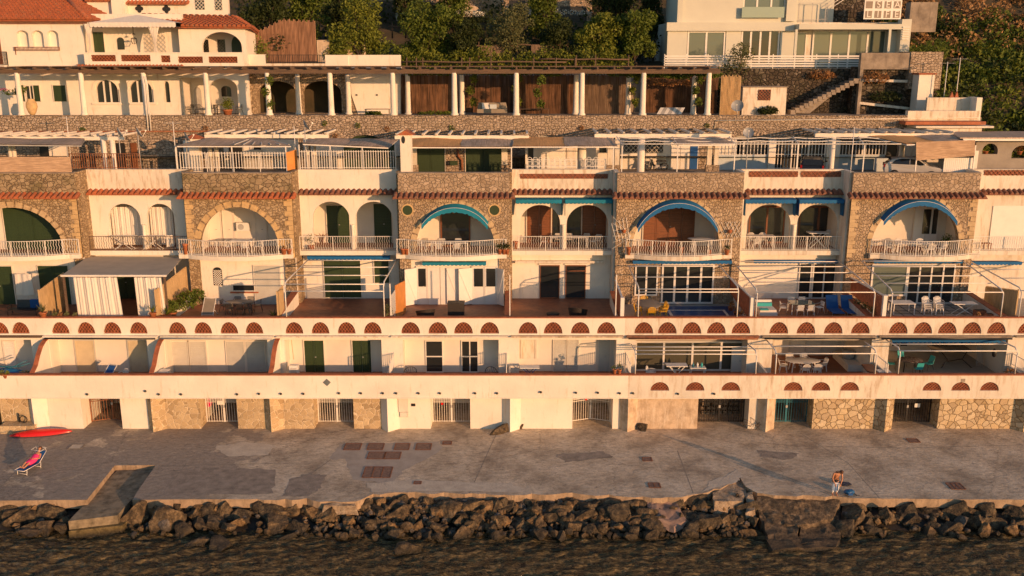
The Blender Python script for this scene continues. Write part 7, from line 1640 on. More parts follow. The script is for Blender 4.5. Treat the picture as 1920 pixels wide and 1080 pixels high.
# --- L1 terrace
x=xs_(203,1.1,690); 
def deckchair(x,y,z,rz,label,mat,w=.6):
    t=thing('deck_chair',label,'deck chair',(x,y,z)); OFF[t]=Vector((0,0,0)); t.rotation_euler=(0,0,R(rz))
    MB().hexa([(-w/2,-.45,.25),(w/2,-.45,.25),(w/2,-.43,.22),(-w/2,-.43,.22)],[(-w/2,.35,1.1),(w/2,.35,1.1),(w/2,.37,1.07),(-w/2,.37,1.07)]).part('sling',mat,t)
    m=MB()
    for s in (-1,1): m.beam((s*(w/2+.03),-.5,.2),(s*(w/2+.03),.4,1.15),.035).beam((s*(w/2+.03),.45,0),(s*(w/2+.03),-.25,.5),.035).beam((s*(w/2+.03),-.5,0),(s*(w/2+.03),-.45,.26),.035)
    m.beam((-w/2,.4,1.15),(w/2,.4,1.15),.035).beam((-w/2,-.5,.2),(w/2,-.5,.2),.035); m.part('frame',MET,t)
deckchair(xs_(203,.6,690),.6,fl1,-25,'blue canvas deck chair on the white walled terrace beside a plastic chair',CANV)
put(PC,xs_(228,.7,690),.7,fl1,-25,'white plastic armchair right of the blue deck chair')
t=thing('bench_box','small pale box at the left of the closed shutters terrace','box',(xs_(302,0,695),0,fl1)); MB().box(xs_(297,0,695),xs_(312,0,695),0,.5,fl1,fl1+.95).part('box_body',PLW,t); MB().box(xs_(296,0,695),xs_(313,0,695),-.04,.54,fl1+.951,fl1+1.0).part('box_lid',PLW,t)
t=thing('air_conditioner','white air conditioner unit with louvres on the green-doored terrace','air conditioner',(xs_(550,.7,690),.7,fl1)); a=xs_(542,.7,690); MB().box(a,a+.55,.7,1.1,fl1+.1,fl1+1.15).part('casing',PLW,t); m=MB()
for k in range(6): m.box(a+.08,a+.47,.68,.698,fl1+.55+k*.08,fl1+.59+k*.08)
m.part('louvres',METG,t)
MB().tube([(xs_(546,YF+.9,640),YF+.9,fl1+2.6),(xs_(551,YF+.7,680),YF+.7,fl1+1.0)],.02,5).top('cane_pole',REED,'thin yellow pole leaning in the corner above the air conditioner','pole')
put(XC,xs_(770,.9,690),.9,fl1,20,'round dark wire chair at the left of the glass doors'); put(XC,xs_(920,.9,690),.9,fl1,-20,'round dark wire chair right of the glass doors')
put(table('','fold',1.25,.6,.95,PLW,'drying_rack'),xs_(993,.7,685),.7,fl1+.15,0,'white folding rack with dark blue crossed legs beside blind window')
for o in kids(bpy.data.objects['drying_rack']): 
    if o.name.startswith('crossed'): o.data.materials[0]=CANV
def pot(x,y,z,label,r=.16,h=.28,mat=POT,plant=None,ph=.5,seed=1,n=120,spiky=False,cat='plant pot'):
    t=thing('potted_plant' if plant else 'flower_pot',label,'potted plant' if plant else cat,(x,y,z)); OFF[t]=Vector((0,0,0))
    MB().lathe([(r*.7,0),(r,h*.85),(r*1.12,h*.86),(r*1.12,h),(r*.9,h),(r*.85,h*.9)],(0,0,0),14).part('pot',mat,t)
    if plant:
        if spiky:
            m=MB(); rr=random.Random(seed)
            for k in range(22):
                a=rr.uniform(0,6.28); e=rr.uniform(.3,1.3); L_=ph*rr.uniform(.7,1); c=Vector((0,0,h)); d_=Vector((math.cos(a)*math.cos(e),math.sin(a)*math.cos(e),math.sin(e))); sd=Vector((-math.sin(a),math.cos(a),0))*.035
                q=c+d_*L_*.5; m.add([c-sd*.6,c+sd*.6,q+sd,c+d_*L_-Vector((0,0,.05)),q-sd],[(0,1,2,3,4)])
            m.part('leaves',plant,t)
        else: addmesh('leaves',leafmesh('l',plant,[(0,0,h+ph*.45,ph*.5,ph*.5,ph*.5)],n,.07,seed,shell=.9),t)
    return t
pot(xs_(1152,-.7,700),-.7,z1+.06,'left terracotta pot on the lower coping with small twig',.13,.28,POT,FOL,.3,3,20); pot(xs_(1161,-.7,700),-.7,z1+.06,'right terracotta pot on the lower coping with taller twig',.14,.28,POT,FOLO,.5,4,40)
# far left lower terrace
x=xs_(20,.2,680); t=thing('blue_beach_gear','blue inflatable and covers piled on the leftmost lower terrace','beach gear',(x,.2,fl1)); OFF[t]=Vector((0,0,0)); MB().lathe([(.3,0),(1.0,.2),(1.15,.6),(.9,.95),(.3,1.15)],(-.3,0,0),18,1.1,.5).part('cover',BLUE,t); MB().tube([(-1.4,-.1,1.0),(-.5,-.2,1.35),(.5,-.15,1.3),(1.2,0,1.5)],.03,5).tube([(-1,0,1.4),(0,-.1,1.2),(1,.1,1.65)],.03,5).part('poles',TEALM,t)
o=addmesh('bush',leafmesh('b',FOLO,[(0,0,.35,.5,.3,.35)],260,.06,5),None,(xs_(45,-.2,690),-.2,fl1+.45)); tag(o,'small olive-green bush beside the blue covers','bush')
o=addmesh('bush',leafmesh('b',FOLB,[(0,0,.1,.35,.2,.25)],160,.06,6),None,(xs_(8,-.7,705),-.7,z1)); tag(o,'hanging green plant with clay pot on the leftmost coping','plant')
pot(xs_(12,-.7,705),-.75,z1-.2,'clay pot hooked on the leftmost coping',.17,.22)
def frame(label,pxa,pxb,pya,yF,zF,yB,zB,bars,base,mat=MET,posts=(),group='white awning frames on the terraces',r=.035,lowbar=None):
    """terrace awning frame: side rails from the wall down to a front rail on posts"""
    xa,xb=tx(pxa,pya,yF),tx(pxb,pya,yF); t=thing('awning_frame',label,'awning frame',((xa+xb)/2,yF,base),group)
    for x in (xa,xb): MB().tube([(x,yB,zB),(x,yF+.35,zF+.12),(x,yF,zF-.12)],r*1.25,6).part('side_rail',mat,t); MB().tube([(x,yF,zF-.12),(x,yF,base)],r*1.1,6).part('post',mat,t)
    for b in bars:
        y=yF+(yB-yF)*b; z=zF+(zB-zF)*b; MB().tube([(xa,y,z),(xb,y,z)],r,6).part('crossbar',mat,t)
    if lowbar: MB().tube([(xa,yF,zF-lowbar),(xb,yF,zF-lowbar)],r,6).part('crossbar',mat,t)
    return t
def fz(py,y): return tz(py,y)
yP=YF+.12
frame('white awning frame over the empty terracotta terrace with green shutter',534,719,540,yP,fz(534,yP),YW-.9,fz(487,YW-.9),(0.02,.35,.68,.97),z2+.06,lowbar=.42)
frame('white awning frame over the blue tiled terrace',1198,1385,540,yP,fz(543,yP),YS-.7,fz(498,YS-.7),(0.02,.5,.97),z2+.06,lowbar=.16)
frame('white awning frame over the glass table and blue loungers',1420,1641,548,yP,fz(548,yP),YW-.9,fz(489,YW-.9),(0.0,.3,.6,.8,.97),z2+.06)
frame('white awning frame over the dark-lined white tile terrace',1674,1882,548,yP,fz(548,yP),YS-.6,fz(489,YS-.6),(0.0,.27,.5,.8,.99),z2+.06)
frame('white awning frame cut by the right edge of the picture',1916,2080,548,yP,fz(545,yP),YW-.9,fz(490,YW-.9),(0.0,.4,.7),z2+.06)
y0=YB+.14
frame('white awning frame on the lower terrace with long glass wall',1192,1419,666,y0,fz(664,y0),YF-.1,fz(645,YF-.1),(0.0,.35,.7),z1+.06)
frame('white awning frame around the oval table with white chairs',1456,1644,666,y0,fz(663,y0),YF+.2,fz(636,YF+.2),(0.0,.5,.97),z1+.06)
frame('white awning frame below the blue lower awning at right',1688,1908,662,y0,fz(658,y0),YF-.1,fz(637,YF-.1),(0.0,.6),z1+.06)
# canopy H1
yF_=YF+1.2; t=thing('fabric_canopy','large brown sloping canopy with white curtains on the second terrace','canopy',(tx(220,520,yF_),yF_,fl2))
a=T(114,517,yF_); b=T(312,517,yF_); c=T(336,482,YW-.78); d_=T(176,481,YW-.78)
m=MB(); q=[(a[0],yF_,a[1]),(b[0],yF_,b[1]),(c[0]+.3,YW-.78,c[1]),(d_[0]-.4,YW-.78,d_[1])]; m.hexa([(v[0],v[1],v[2]-.02) for v in q],q); m.part('canopy_fabric',CANO,t)
m=MB().beam(q[0],q[1],.09,.12); m.part('front_bar',MET,t)
for u in (.33,.66): MB().beam([q[0][k]*(1-u)+q[3][k]*u-(.07 if k==2 else 0) for k in range(3)],[q[1][k]*(1-u)+q[2][k]*u-(.07 if k==2 else 0) for k in range(3)],.05).part('crossbar',METG,t)
for px in (124,312): x=tx(px,560,yF_+.05); MB().beam((x,yF_+.05,fl2),(x,yF_+.05,a[1]-.05),.12).part('post',WOODG,t)
def curtain(x0,x1,y,z0,z1_,n=30,amp=.06,drift=0):
    m=MB(); A=[Vector((x0+(x1-x0)*k/n,y+amp*(math.sin(k*.43)+.6*math.sin(k*1.07+2)+.8*math.sin(k*.17)),z1_)) for k in range(n+1)]; B=[Vector((v.x+drift+(.12*(k/n-.5)),y+amp*1.3*(math.sin(k*.43+.2)+.6*math.sin(k*1.07+2.3)+.8*math.sin(k*.17)),z0+.03*math.sin(k*.5))) for k,v in enumerate(A)]; m.strip(A,B,True); return m
curtain(tx(137,520,yF_),tx(219,520,yF_),yF_,fl2+.25,a[1]-.12,90,.028,.1).part('curtain',WCL,t); curtain(tx(251,520,yF_),tx(302,520,yF_),yF_,fl2+.25,a[1]-.12,60,.028,.1).part('curtain',WCL,t)
# reed fences left and right of the canopy (running in depth)
def reed_depth(label,px0,px1,top0,top1,xw,y0,y1,mat=REED,name='reed_fence'):
    m=MB(); n=int(abs(y1-y0)/.07)
    for k in range(n):
        f=k/n; y=y0+(y1-y0)*f; zt=top0+(top1-top0)*f+.04*math.sin(k*1.9); x=xw[0]+(xw[1]-xw[0])*f; m.box(x,x+.05,y,y+.062,fl2,zt)
    m.box(xw[0]-.03,xw[0]+.0,y0,y0+.08,fl2,top0+.1)
    return m.top(name,mat,label,'fence')
reed_depth('golden reed fence left of the brown canopy',0,0,fz(545,YF+.6),fz(515,YF+4),(tx(73,560,YF+.5),tx(124,560,YF+4.6)),YF+.5,YF+4.6)
reed_depth('long golden reed fence right of the brown canopy',0,0,fz(545,YF+.5),fz(498,YW-1.2),(tx(291,560,YF+.5),tx(350,520,YW-1.5)),YF+.5,YW-1.5)
reed_depth('slatted reed fence left of the empty terracotta terrace',0,0,fz(548,YF+.6),fz(538,YF+2),(tx(519,560,YF+.5),tx(531,560,YF+2.4)),YF+.5,YF+2.4,REED)
reed_depth('brown reed fence at the right edge of the second terrace',0,0,fz(545,YF+1),fz(535,YW-1.2),(tx(1908,560,YF+1.0),tx(1850,520,YW-1.5)),YF+1.0,YW-1.5,REED)
# orange screen & white lattice fence at H3/H4
y=YF+2.2; m=MB(); m.hexa([(tx(741,560,y),y,fl2),(tx(758,560,y+2),y+2.4,fl2),(tx(758,560,y+2)+.05,y+2.4,fl2),(tx(741,560,y)+.05,y,fl2)],[(tx(741,560,y),y,fz(535,y)),(tx(758,560,y+2),y+2.4,fz(526,y+2.4)),(tx(758,560,y+2)+.05,y+2.4,fz(526,y+2.4)),(tx(741,560,y)+.05,y,fz(535,y))]); m.top('orange_screen',ORG,'orange wooden privacy screen between two middle terraces','screen')
t=thing('white_lattice_fence','white slatted divider left of the orange screen','fence',(tx(735,560,YF+.6),YF+.6,fl2)); m=MB()
for k in range(12): m.beam((tx(733,560,YF+.5),YF+.5,fl2+.8+k*.12),(tx(741,560,YF+2),YF+2.1,fl2+.8+k*.12),.03,.07)
m.part('slats',MET,t); MB().beam((tx(732,560,YF+.5),YF+.5,fl2),(tx(732,560,YF+.5),YF+.5,fz(532,YF+.5)),.07).part('post',MET,t); 
for px,lb in ((956,'thin white post between the two middle terraces'),(1155,'thin white post left of the brick-coloured lattice')): MB().beam((tx(px,560,YF+.5),YF+.5,z2),(tx(px,560,YF+.5),YF+.5,fz(515,YF+.5)),.06).top('screen_post',MET,lb,'post')
# red lattice panels between terraces in depth
def depth_panel(label,px,z_top0,z_top1,mat,y0=YF+.5,y1=YW-1.5,cap=MET,post=True,xo=0,name='privacy_screen'):
    x=tx(px,560,y0)+xo; t=thing(name,label,'screen',(x,y0,fl2)); m=MB(); n=14
    for k in range(n):
        f=k/n; m.hexa([(x,y0,fl2+.5+(z_top0-fl2-.5)*f),(x+.04,y0,fl2+.5+(z_top0-fl2-.5)*f),(x+.04,y1,fl2+.9+(z_top1-fl2-.9)*f),(x,y1,fl2+.9+(z_top1-fl2-.9)*f)],[(x,y0,fl2+.5+(z_top0-fl2-.5)*(f+.75/n)),(x+.04,y0,fl2+.5+(z_top0-fl2-.5)*(f+.75/n)),(x+.04,y1,fl2+.9+(z_top1-fl2-.9)*(f+.75/n)),(x,y1,fl2+.9+(z_top1-fl2-.9)*(f+.75/n))])
    m.part('slats',mat,t); MB().beam((x+.02,y0,z_top0+.05),(x+.02,y1,z_top1+.05),.12,.08).part('top_rail',cap,t)
    if post: MB().box(x-.10,x+.14,y0-.25,y0-.02,z2+.06,z_top0+.12).part('end_post',PLW,t)
    return t
depth_panel('perforated brick-red screen with white end post left of the yellow table',1166,fz(560,YF+.5),fz(530,YF+4),TERR,y1=YF+4.5)
depth_panel('tall red slatted screen left of the white cushioned sofa',1409,fz(560,YF+.5),fz(524,YW-2),TERR)
depth_panel('red slatted screen with white rail right of the blue loungers',1657,fz(556,YF+.5),fz(524,YW-2),TERR)
# tables, chairs L2
def tab(label,kind,px,y,w,d_,h,mat,z,rz=0,name='table',**k): t=table(label,kind,w,d_,h,mat,name,**k); t.location=(tx(px,560,y),y,z); t.rotation_euler=(0,0,R(rz)); return t
y=6.2; tab('oval stone-topped table ringed by dark metal chairs','oval',450,y,2.0,1.0,.75,GCL,fl2,name='garden_table'); cx=tx(450,560,y)
ring(KC,cx,y,fl2,[(-1.1,.1,75),(1.15,.1,-75),(-.45,.75,0),(.45,.75,0),(-.5,-.75,180),(.2,-.8,180),(.7,-.7,190)],['dark metal chair, left end of oval table','dark metal chair at the right end of oval table','dark metal chair behind oval table, left','dark metal chair behind oval table, right','dark metal chair in front of oval table, left','dark metal chair in front of oval table, middle','dark metal chair in front of oval table, right'],None)
deckchair(xs_(391,5.2),5.2,fl2,0,'reclining pale sun chair left of the dark metal chairs',GCL,.7)
# black bench far left
x=xs_(42,5.4); t=thing('garden_bench','black metal bench with blue cushion on the leftmost terrace','bench',(x,5.4,fl2)); OFF[t]=Vector((0,0,0)); MB().box(-.95,.95,-.3,.3,.38,.44).part('seat',DARKM,t); MB().hexa([(-.6,.28,.44),(.35,.28,.44),(.35,.34,.44),(-.6,.34,.44)],[(-.6,.42,.95),(.35,.42,.95),(.35,.48,.95),(-.6,.48,.95)]).part('backrest',DARKM,t); MB().box(.36,.95,.2,.4,.44,1.0).part('cushion',CANV,t)
for s in (-1,1): MB().tube([(s*.95,-.3,0),(s*.95,-.28,.62),(s*.98,.3,.66),(s*.95,.35,0)],.025,5).part('leg',DARKM,t)
t=curtain(tx(132/4,560,YS-1),tx(252/4,560,YS-1),YS-1,fl2+.9,fl2+2.4,16,.04).top('hanging_cloth',WCL,'white cloth drying between the leftmost green shutters','cloth')
pot(xs_(81,YF+.15,593),YF+.15,z2+.06,'spiky agave in clay pot left of the canopy',.24,.28,POT,FOLO,.75,2,0,True)
pot(xs_(287,YF+.15,593),YF+.15,z2+.06,'spiky agave in clay pot right of the white curtains',.22,.26,POT,FOLB,.7,3,0,True)
pot(xs_(310,YF+1),YF+1.0,fl2+.45,'larger agave in clay pot by the long reed fence',.26,.3,POT,FOLB,.95,4,0,True); pot(xs_(322,YF+1.5),YF+1.5,fl2+.5,'clay pot with bushy plant by the long reed fence',.25,.3,POT,FOL,.8,5,200)
hx_=tx(340,560,YF+3); o=addmesh('bush',leafmesh('b',FOL,[(-.6,-.6,.5,.6,.6,.5),(.2,.4,.7,.7,.8,.6),(.7,1.2,.8,.5,.6,.5)],1500,.09,8),None,(hx_,YF+3,fl2+.4)); tag(o,'bushy green planting in the bed right of the reed fence','bush')
for k,(px,mt,lb) in enumerate(((102,BLKP,'dark striped pot among the flower pots left of the curtains'),(113,POT,'clay pot of orange flowers left of the curtains'),(124,POT,'low planter with grey succulents left of the curtains'),(140,METG,'grey pot with trailing flowers before the curtains'))): pot(xs_(px,YF+.5,585),YF+.5,fl2+.5,lb,.17,.28,mt,FOLR if k==1 else FOLO,.35,20+k,60)
pot(xs_(511,YF+1),YF+.9,fl2+.4,'spiky palm in a clay pot left of the empty terrace',.2,.25,POT,FOLD,.8,7,0,True)
pot(xs_(726,YF+.6),YF+.6,fl2+.5,'leafy pot plant at the white divider',.18,.3,POT,FOLO,.8,8,120)
# small statue figure between the curtains
# H4 wicker chair, black table, mat
put(WC,xs_(797,4.9),4.9,fl2,200,'dark wicker tub chair with white cushion beside black box table',scale=(1.15,1.1,.85)); put(WC,xs_(1084,4.9),4.9,fl2,160,'dark wicker tub chair with tan cushion before the brown-framed doors',scale=(1.15,1.1,1))
x=xs_(855,5.6); t=thing('wicker_box_table','dark woven box table between wicker chair and white doors','table',(x,5.6,fl2)); MB().box(x-.55,x+.55,5.2,6.0,fl2+.02,fl2+.80).part('woven_box',WICK,t); MB().box(x-.58,x+.58,5.17,6.03,fl2+.801,fl2+.84).part('tabletop',WICK,t); MB().lathe([(.36,0),(.38,.08),(.36,.1)],(x+.15,4.7,fl2),16).top('floor_tray',WICK,'low round dark wicker footstool before the box table','footstool')
MB().lathe([(.3,0),(.38,.25),(.36,.3)],(xs_(1037,4.8),4.8,fl2),16,1.2).top('wicker_stool',WICK,'low dark wicker stool left of the tan-cushioned tub chair','stool')
# H6 yellow table
y=5.6; tab('oval cream table with yellow chairs','oval',1217,y,1.7,2.3,.75,GCL,fl2,name='garden_table'); cx=tx(1217,560,y)
ring(YC,cx,y,fl2,[(-.75,-.5,80),(.85,.0,-80),(0,-1.15,180),(-.1,1.3,0),(.85,-.7,-85)],['yellow chair on the left of the cream oval table','yellow chair on the right of the cream table, rear','yellow chair at the near end of the cream table','yellow chair at the far end of the cream table','yellow chair on the right of the cream table, front'],None)
# H7: white sofa, glass table with chairs, 2 loungers
x=xs_(1436,5.6); t=thing('garden_sofa','white lounge sofa with green cushions at the pergola left side','sofa',(x,5.6,fl2)); OFF[t]=Vector((0,0,0)); MB().box(-.6,.6,-.9,.9,.05,.35).part('base',PLW,t); MB().box(-.55,.55,-.8,.8,.351,.5).part('seat_cushion',WCL,t); MB().box(-.55,.55,.5,.75,.501,.85).part('back_cushion',PLW,t); MB().box(-.5,.5,.2,.45,.501,.72).part('green_cushion',TCH,t); MB().box(-.55,.0,-.9,-.5,.501,.56).part('green_cushion',TCH,t)
y=5.9; tab('square glass table with white metal chairs','rect',1503,y,1.6,1.1,.75,PLW,fl2,name='garden_table',top2=GLB); cx=tx(1503,560,y)
ring(MC,cx,y,fl2,[(-1.25,-.2,75),(1.2,-.1,-75),(-.35,.95,0),(.4,.95,0),(-.35,-.85,180),(.35,-.85,180)],['white metal chair left of the glass table','white metal chair right of the glass table','white metal chair behind the glass table, left','white metal chair behind the glass table, right','white metal chair before the glass table, left','white metal chair before the glass table, right'],None)
for px,lb in ((1566,'left one of two blue fabric loungers standing side by side'),(1594,'right one of two blue fabric loungers standing side by side')):
    x=xs_(px,5.6); t=thing('sun_lounger',lb,'sun lounger',(x,5.6,fl2)); OFF[t]=Vector((0,0,0)); MB().box(-.4,.4,-1.0,.35,.30,.34).part('seat',CANV,t); MB().hexa([(-.4,.36,.34),(.4,.36,.34),(.4,.40,.31),(-.4,.40,.31)],[(-.4,.75,1.15),(.4,.75,1.15),(.4,.79,1.12),(-.4,.79,1.12)]).part('backrest',CANV,t)
    for q in (-.9,.2): MB().tube([(-.41,q,0),(-.41,q,.32),(.41,q,.32),(.41,q,0)],.02,5).part('leg',MET,t)
for k,px in enumerate((1612,1622,1634)): pot(xs_(px,5-k*.6),5.2-k*.9,fl2+.3,['rear leafy pot by the red slatted screen','middle leafy pot by the red slatted screen','front leafy pot by the red slatted screen'][k],.18,.25,POT,FOLO,.7,30+k,110)
for k,px in enumerate((1374,1382,1388)): pot(xs_(px,5-k*.8),5.4-k*1.2,fl2+.3,['rear brown plant by the tall red screen','middle brown plant by the tall red screen','front brown plant by the tall red screen'][k],.18,.25,POT,FOLR,.5,33+k,90)
# H8 terrace: table, stacked chairs, folding table
y=5.8; tab('round-cornered white table beside the stacked chairs','rect',1692,y,1.5,1.0,.8,PLW,fl2,name='garden_table'); 
for px,lb in ((1740,'left stack of white plastic chairs'),(1762,'right stack of white plastic chairs')):
    for k in range(3): put(PC,xs_(px,5.6),5.6+k*.05,fl2+k*.13,0,lb+' (%s)'%['bottom chair','middle chair','top chair'][k],'stacked white plastic chairs')
tab('white folding table with crossed legs at the pergola right side','fold',1808,5.4,1.6,.8,.85,PLW,fl2,name='folding_table')
for k,px in enumerate((1840,1862,1885)): 
    x=xs_(px,4.8-k*.9); t=thing('planter_box',['rear terracotta planter box along the right fence','middle terracotta planter box along the right fence','front terracotta planter box along the right fence'][k],'planter',(x,4.8-k*.9,fl2)); MB().box(x-.35,x+.35,4.6-k*.9,5.0-k*.9,fl2,fl2+.5).part('trough',POT,t); MB().box(x-.3,x+.3,4.65-k*.9,4.95-k*.9,fl2+.501,fl2+.52).part('soil',EARTH,t)
pot(xs_(1838,YF+.6),YF+.6,fl2+.5,'terracotta pot with little plant near the right fence end',.22,.3,POT,FOLR,.3,40,40)
# L1 H6 interior
put(PC,xs_(1222,.9,690),.9,fl1,70,'stack of white chairs left of the drying table, lower chair','chairs by the drying table'); put(PC,xs_(1222,.9,690),.93,fl1+.14,70,'stack of white chairs left of the drying table, upper chair','chairs by the drying table')
tab('white folding drying table in front of the long glass wall','fold',1268,.9,1.35,.7,1.2,PLW,fl1,name='folding_table').location=(xs_(1268,.8,690),.8,fl1)
put(PC,xs_(1403,.1,700),-.1,fl1-.15,0,'white chair top showing above the coping right of the glass wall')
tab('','rect',1310,1.0,1.0,.5,.9,PLW,fl1,name='side_table').location=(xs_(1308,1.2,690),1.2,fl1); bpy.data.objects['side_table']['label']='low white table with clutter right of the drying table'
for k,(px,c) in enumerate(((1300,TEALM),(1308,PLW),(1316,TCH))): MB().lathe([(.06,0),(.07,.2),(.03,.24),(.03,.3)],(xs_(px,1.2,680),1.2,fl1+.9),10).top('bottle',c,['teal bottle','white bottle','turquoise bottle'][k]+' on the low white table behind the awning frame','bottle')
# L1 H7 oval table
y=3.0; cx=tx(1505,680,y); t=tab('oval white plastic table on the lowest brown-floored terrace','oval',1505,y,2.3,1.2,.75,PLW,fl1,name='garden_table'); t.location=(cx,y,fl1)
ring(PC,cx,y,fl1,[(-1.3,-.1,80),(1.3,.1,-80),(-.55,.85,0),(.4,.85,0),(-.1,-.9,180),(.65,-.85,180)],['white plastic chair left of the oval white table','white plastic chair right of the oval white table','white plastic chair behind the oval white table, left','white plastic chair behind the oval white table, right','white plastic chair before the oval white table, left','white plastic chair before the oval white table, right'],None)
MB().lathe([(.4,.0),(.42,.5),(.35,.55)],(tx(1590,660,4.5),4.4,fl1+.451),10).top('cement_mixer',METG,'round grey machine on the white ledge of the brown-floored terrace','machine')
# L1 H8
y=3.2; cx=tx(1706,680,y); t=tab('round patterned table ringed by turquoise chairs','oval',1706,y,1.6,1.3,.75,DARKM,fl1,name='garden_table'); t.location=(cx,y,fl1); t.children and None
for o in kids(t):
    if o.name.startswith('tabletop'): o.data.materials[0]=mstone('patterned_top',[(.1,.08,.07),(.5,.45,.4),(.2,.1,.08)],(.05,.04,.04),12,.05)
ring(TC,cx,y,fl1,[(-1.15,.1,75),(1.25,.1,-70),(-.1,1.0,0),(.15,-.95,180)],['turquoise sling chair left of the patterned table','turquoise sling chair right of the patterned table','turquoise sling chair behind the patterned table','turquoise sling chair in front of the patterned table'],None)
t=thing('tennis_table','large grey table on angled black legs under the lower blue awning','table',(tx(1785,680,4.6),4.6,fl1)); cx=tx(1782,670,4.6); MB().box(cx-1.35,cx+1.2,4.0,5.3,fl1+1.0,fl1+1.05).part('tabletop',GLB if 0 else GCL,t)
for s in (-1,1): MB().tube([(cx+s*.9,4.2,fl1+1.0),(cx+s*.5,4.0,fl1+.5),(cx+s*1.0,3.6,fl1+.02)],.035,5).tube([(cx+s*.5,4.0,fl1+.5),(cx,4.9,fl1+.05)],.035,5).part('leg',DARKM,t)
t=thing('folded_drying_rack','folded white clothes rack leaning by the navy panel','drying rack',(tx(1835,680,3.9),3.9,fl1)); x=tx(1838,680,3.9); m=MB()
for k in range(5): m.beam((x-.25+.1*k,3.9,fl1+.05),(x-.1+.08*k,4.3,fl1+1.6),.025)
m.beam((x-.3,3.95,fl1+.3),(x+.25,3.95,fl1+.3),.025).beam((x-.2,4.2,fl1+1.2),(x+.25,4.2,fl1+1.2),.025); m.part('rack_frame',METG,t)
x=xs_(1863,2.0,670); t=thing('wall_lantern','small black lantern on the right pier of the lower terrace','lantern',(x,YF-.12,fl1+1.3)); MB().lathe([(.06,0),(.13,.08),(.15,.4),(.05,.55)],(tx(1864,665,YF-.14),YF-.14,fz(668,YF)),8).part('lantern_body',DARKM,t); MB().beam((tx(1864,665,YF-.14),YF-.14,fz(653,YF)),(tx(1864,665,YF-.14),YF-.003,fz(653,YF)),.03).part('bracket',DARKM,t)
o=addmesh('dry_plant',leafmesh('b',FOLR,[(0,0,.4,.5,.4,.35)],200,.07,8),None,(xs_(1895,.2,690),.2,fl1+.4)); tag(o,'dry plant with red flowers at the far right of the lowest terrace','plant')
t=thing('cool_box','small white crate at the foot of the white awning frame','box',(xs_(1658,-.1,695),-.1,fl1)); x=xs_(1658,0,695); MB().box(x-.4,x+.35,-.2,.3,fl1+.35,fl1+1.0).part('crate_body',PLW,t); MB().box(x-.42,x+.37,-.22,.32,fl1+1.001,fl1+1.05).part('lid',PLW,t)
MB().hexa([(tx(1618,685,1.0),.2,fl1+.9),(tx(1652,703,-.5),-.5,fl1+.9),(tx(1652,703,-.5)+.2,1.5,fl1+.9),(tx(1618,685,1.0)+.1,1.5,fl1+.9)],[(tx(1618,685,1.0),.2,fl1+1.0),(tx(1652,703,-.5),-.5,fl1+1.0),(tx(1652,703,-.5)+.2,1.5,fl1+1.0),(tx(1618,685,1.0)+.1,1.5,fl1+1.0)]).top('counter_top',TERF,'brown counter top at the right end of the brown-floored terrace','counter')
# L3 furniture
def l3(px,y): return (tx(px,450,y),y,fl3)
# H1 racks
for px,lb,rz in ((232,'left folding clothes rack on the curtained balcony',0),(285,'right folding clothes rack on the curtained balcony',0)):
    t=table(lb,'fold',1.7,.6,1.0,PLW,'drying_rack'); t.location=l3(px,YW-.35); 
for k,(px,c) in enumerate(((322,WCL),(317,WCL))): curtain(tx(px-3,450,YW-.6),tx(px+2,450,YW-.6),YW-.62-.1*k,fl3+.25,fl3+1.1,5,.02).top('hanging_towel',c,['pale towel hanging at the right end of the curtained balcony','second towel hanging beside the pale one'][k],'towel')
# H2 table chairs
y=YS+.35; t=table('cluttered white table inside the plain stone arch','rect',1.5,.8,.9,PLW,'garden_table'); t.location=l3(455,y)
for dx,rz,lb in ((-1.0,80,'white chair left of the cluttered table in the stone arch'),(1.0,-80,'white chair right of the cluttered table in the stone arch'),(.3,180,'white chair before the cluttered table in the stone arch')): put(MC,tx(455,450,y)+dx,y-(.5 if rz==180 else 0),fl3,rz,lb)
pot(*l3(346,YS-.35),'terracotta urn at the left end of the plain arch balcony',.16,.75); pot(tx(531,450,YS-.3),YS-.35,fl3,'terracotta pot at the right end of the plain arch balcony',.2,.4,POT,FOLR,.3,50,40); pot(tx(537,450,YS-.3)+.15,YS-.3,fl3,'second terracotta pot at the right end of that balcony',.17,.35)
# H3
pot(*l3(583,YW-.35),'clay pot with bare twigs on the dark-arched balcony',.22,.3,POT,FOLO,.9,51,60)
m=MB(); rr=random.Random(4); x=tx(602,450,YW+.2)
for k in range(14): a=rr.uniform(0,6.28); m.tube([(x,YW+.3,fl3+.1),(x+.25*math.cos(a),YW+.3+.2*math.sin(a),fl3+.9),(x+.55*math.cos(a),YW+.3+.3*math.sin(a),fl3+.75+.4*rr.random())],.03,5,.015)
m.top('driftwood_bundle',WOOD,'bundle of twisted driftwood in the left dark arch','driftwood')
# H4 table with chairs
y=YS+.2; t=table('long white table under the teal arch awning','rect',2.6,.9,.78,PLW,'dining_table'); t.location=l3(843,y); cx=tx(843,450,y)
for dx,dy,rz,lb in ((-.6,.7,0,'white chair behind the long white table, left'),(.55,.7,0,'white chair behind the long white table, right'),(-.7,-.65,180,'white chair before the long white table, left'),(.55,-.65,180,'white chair before the long white table, right')): put(MC,cx+dx,y+dy,fl3,rz,lb)
put(PC,cx-1.9,y+.5,fl3,80,'grey-white chair at the left of the long white table')
for px,lb in ((755,'terracotta pot, left one at the teal-awning balcony corner'),(762,'terracotta pot, second at the teal-awning balcony corner')): pot(*l3(px,YS-.4),lb,.17,.42)
for px,lb in ((937,'cactus pot, first at the right end of the teal-awning balcony'),(945,'leafy pot, second at the right end of the teal-awning balcony'),(951,'red flower pot, last at the right end of the teal-awning balcony')): pot(*l3(px,YS-.35),lb,.14,.35,POT,FOLD,.55,int(px),60)
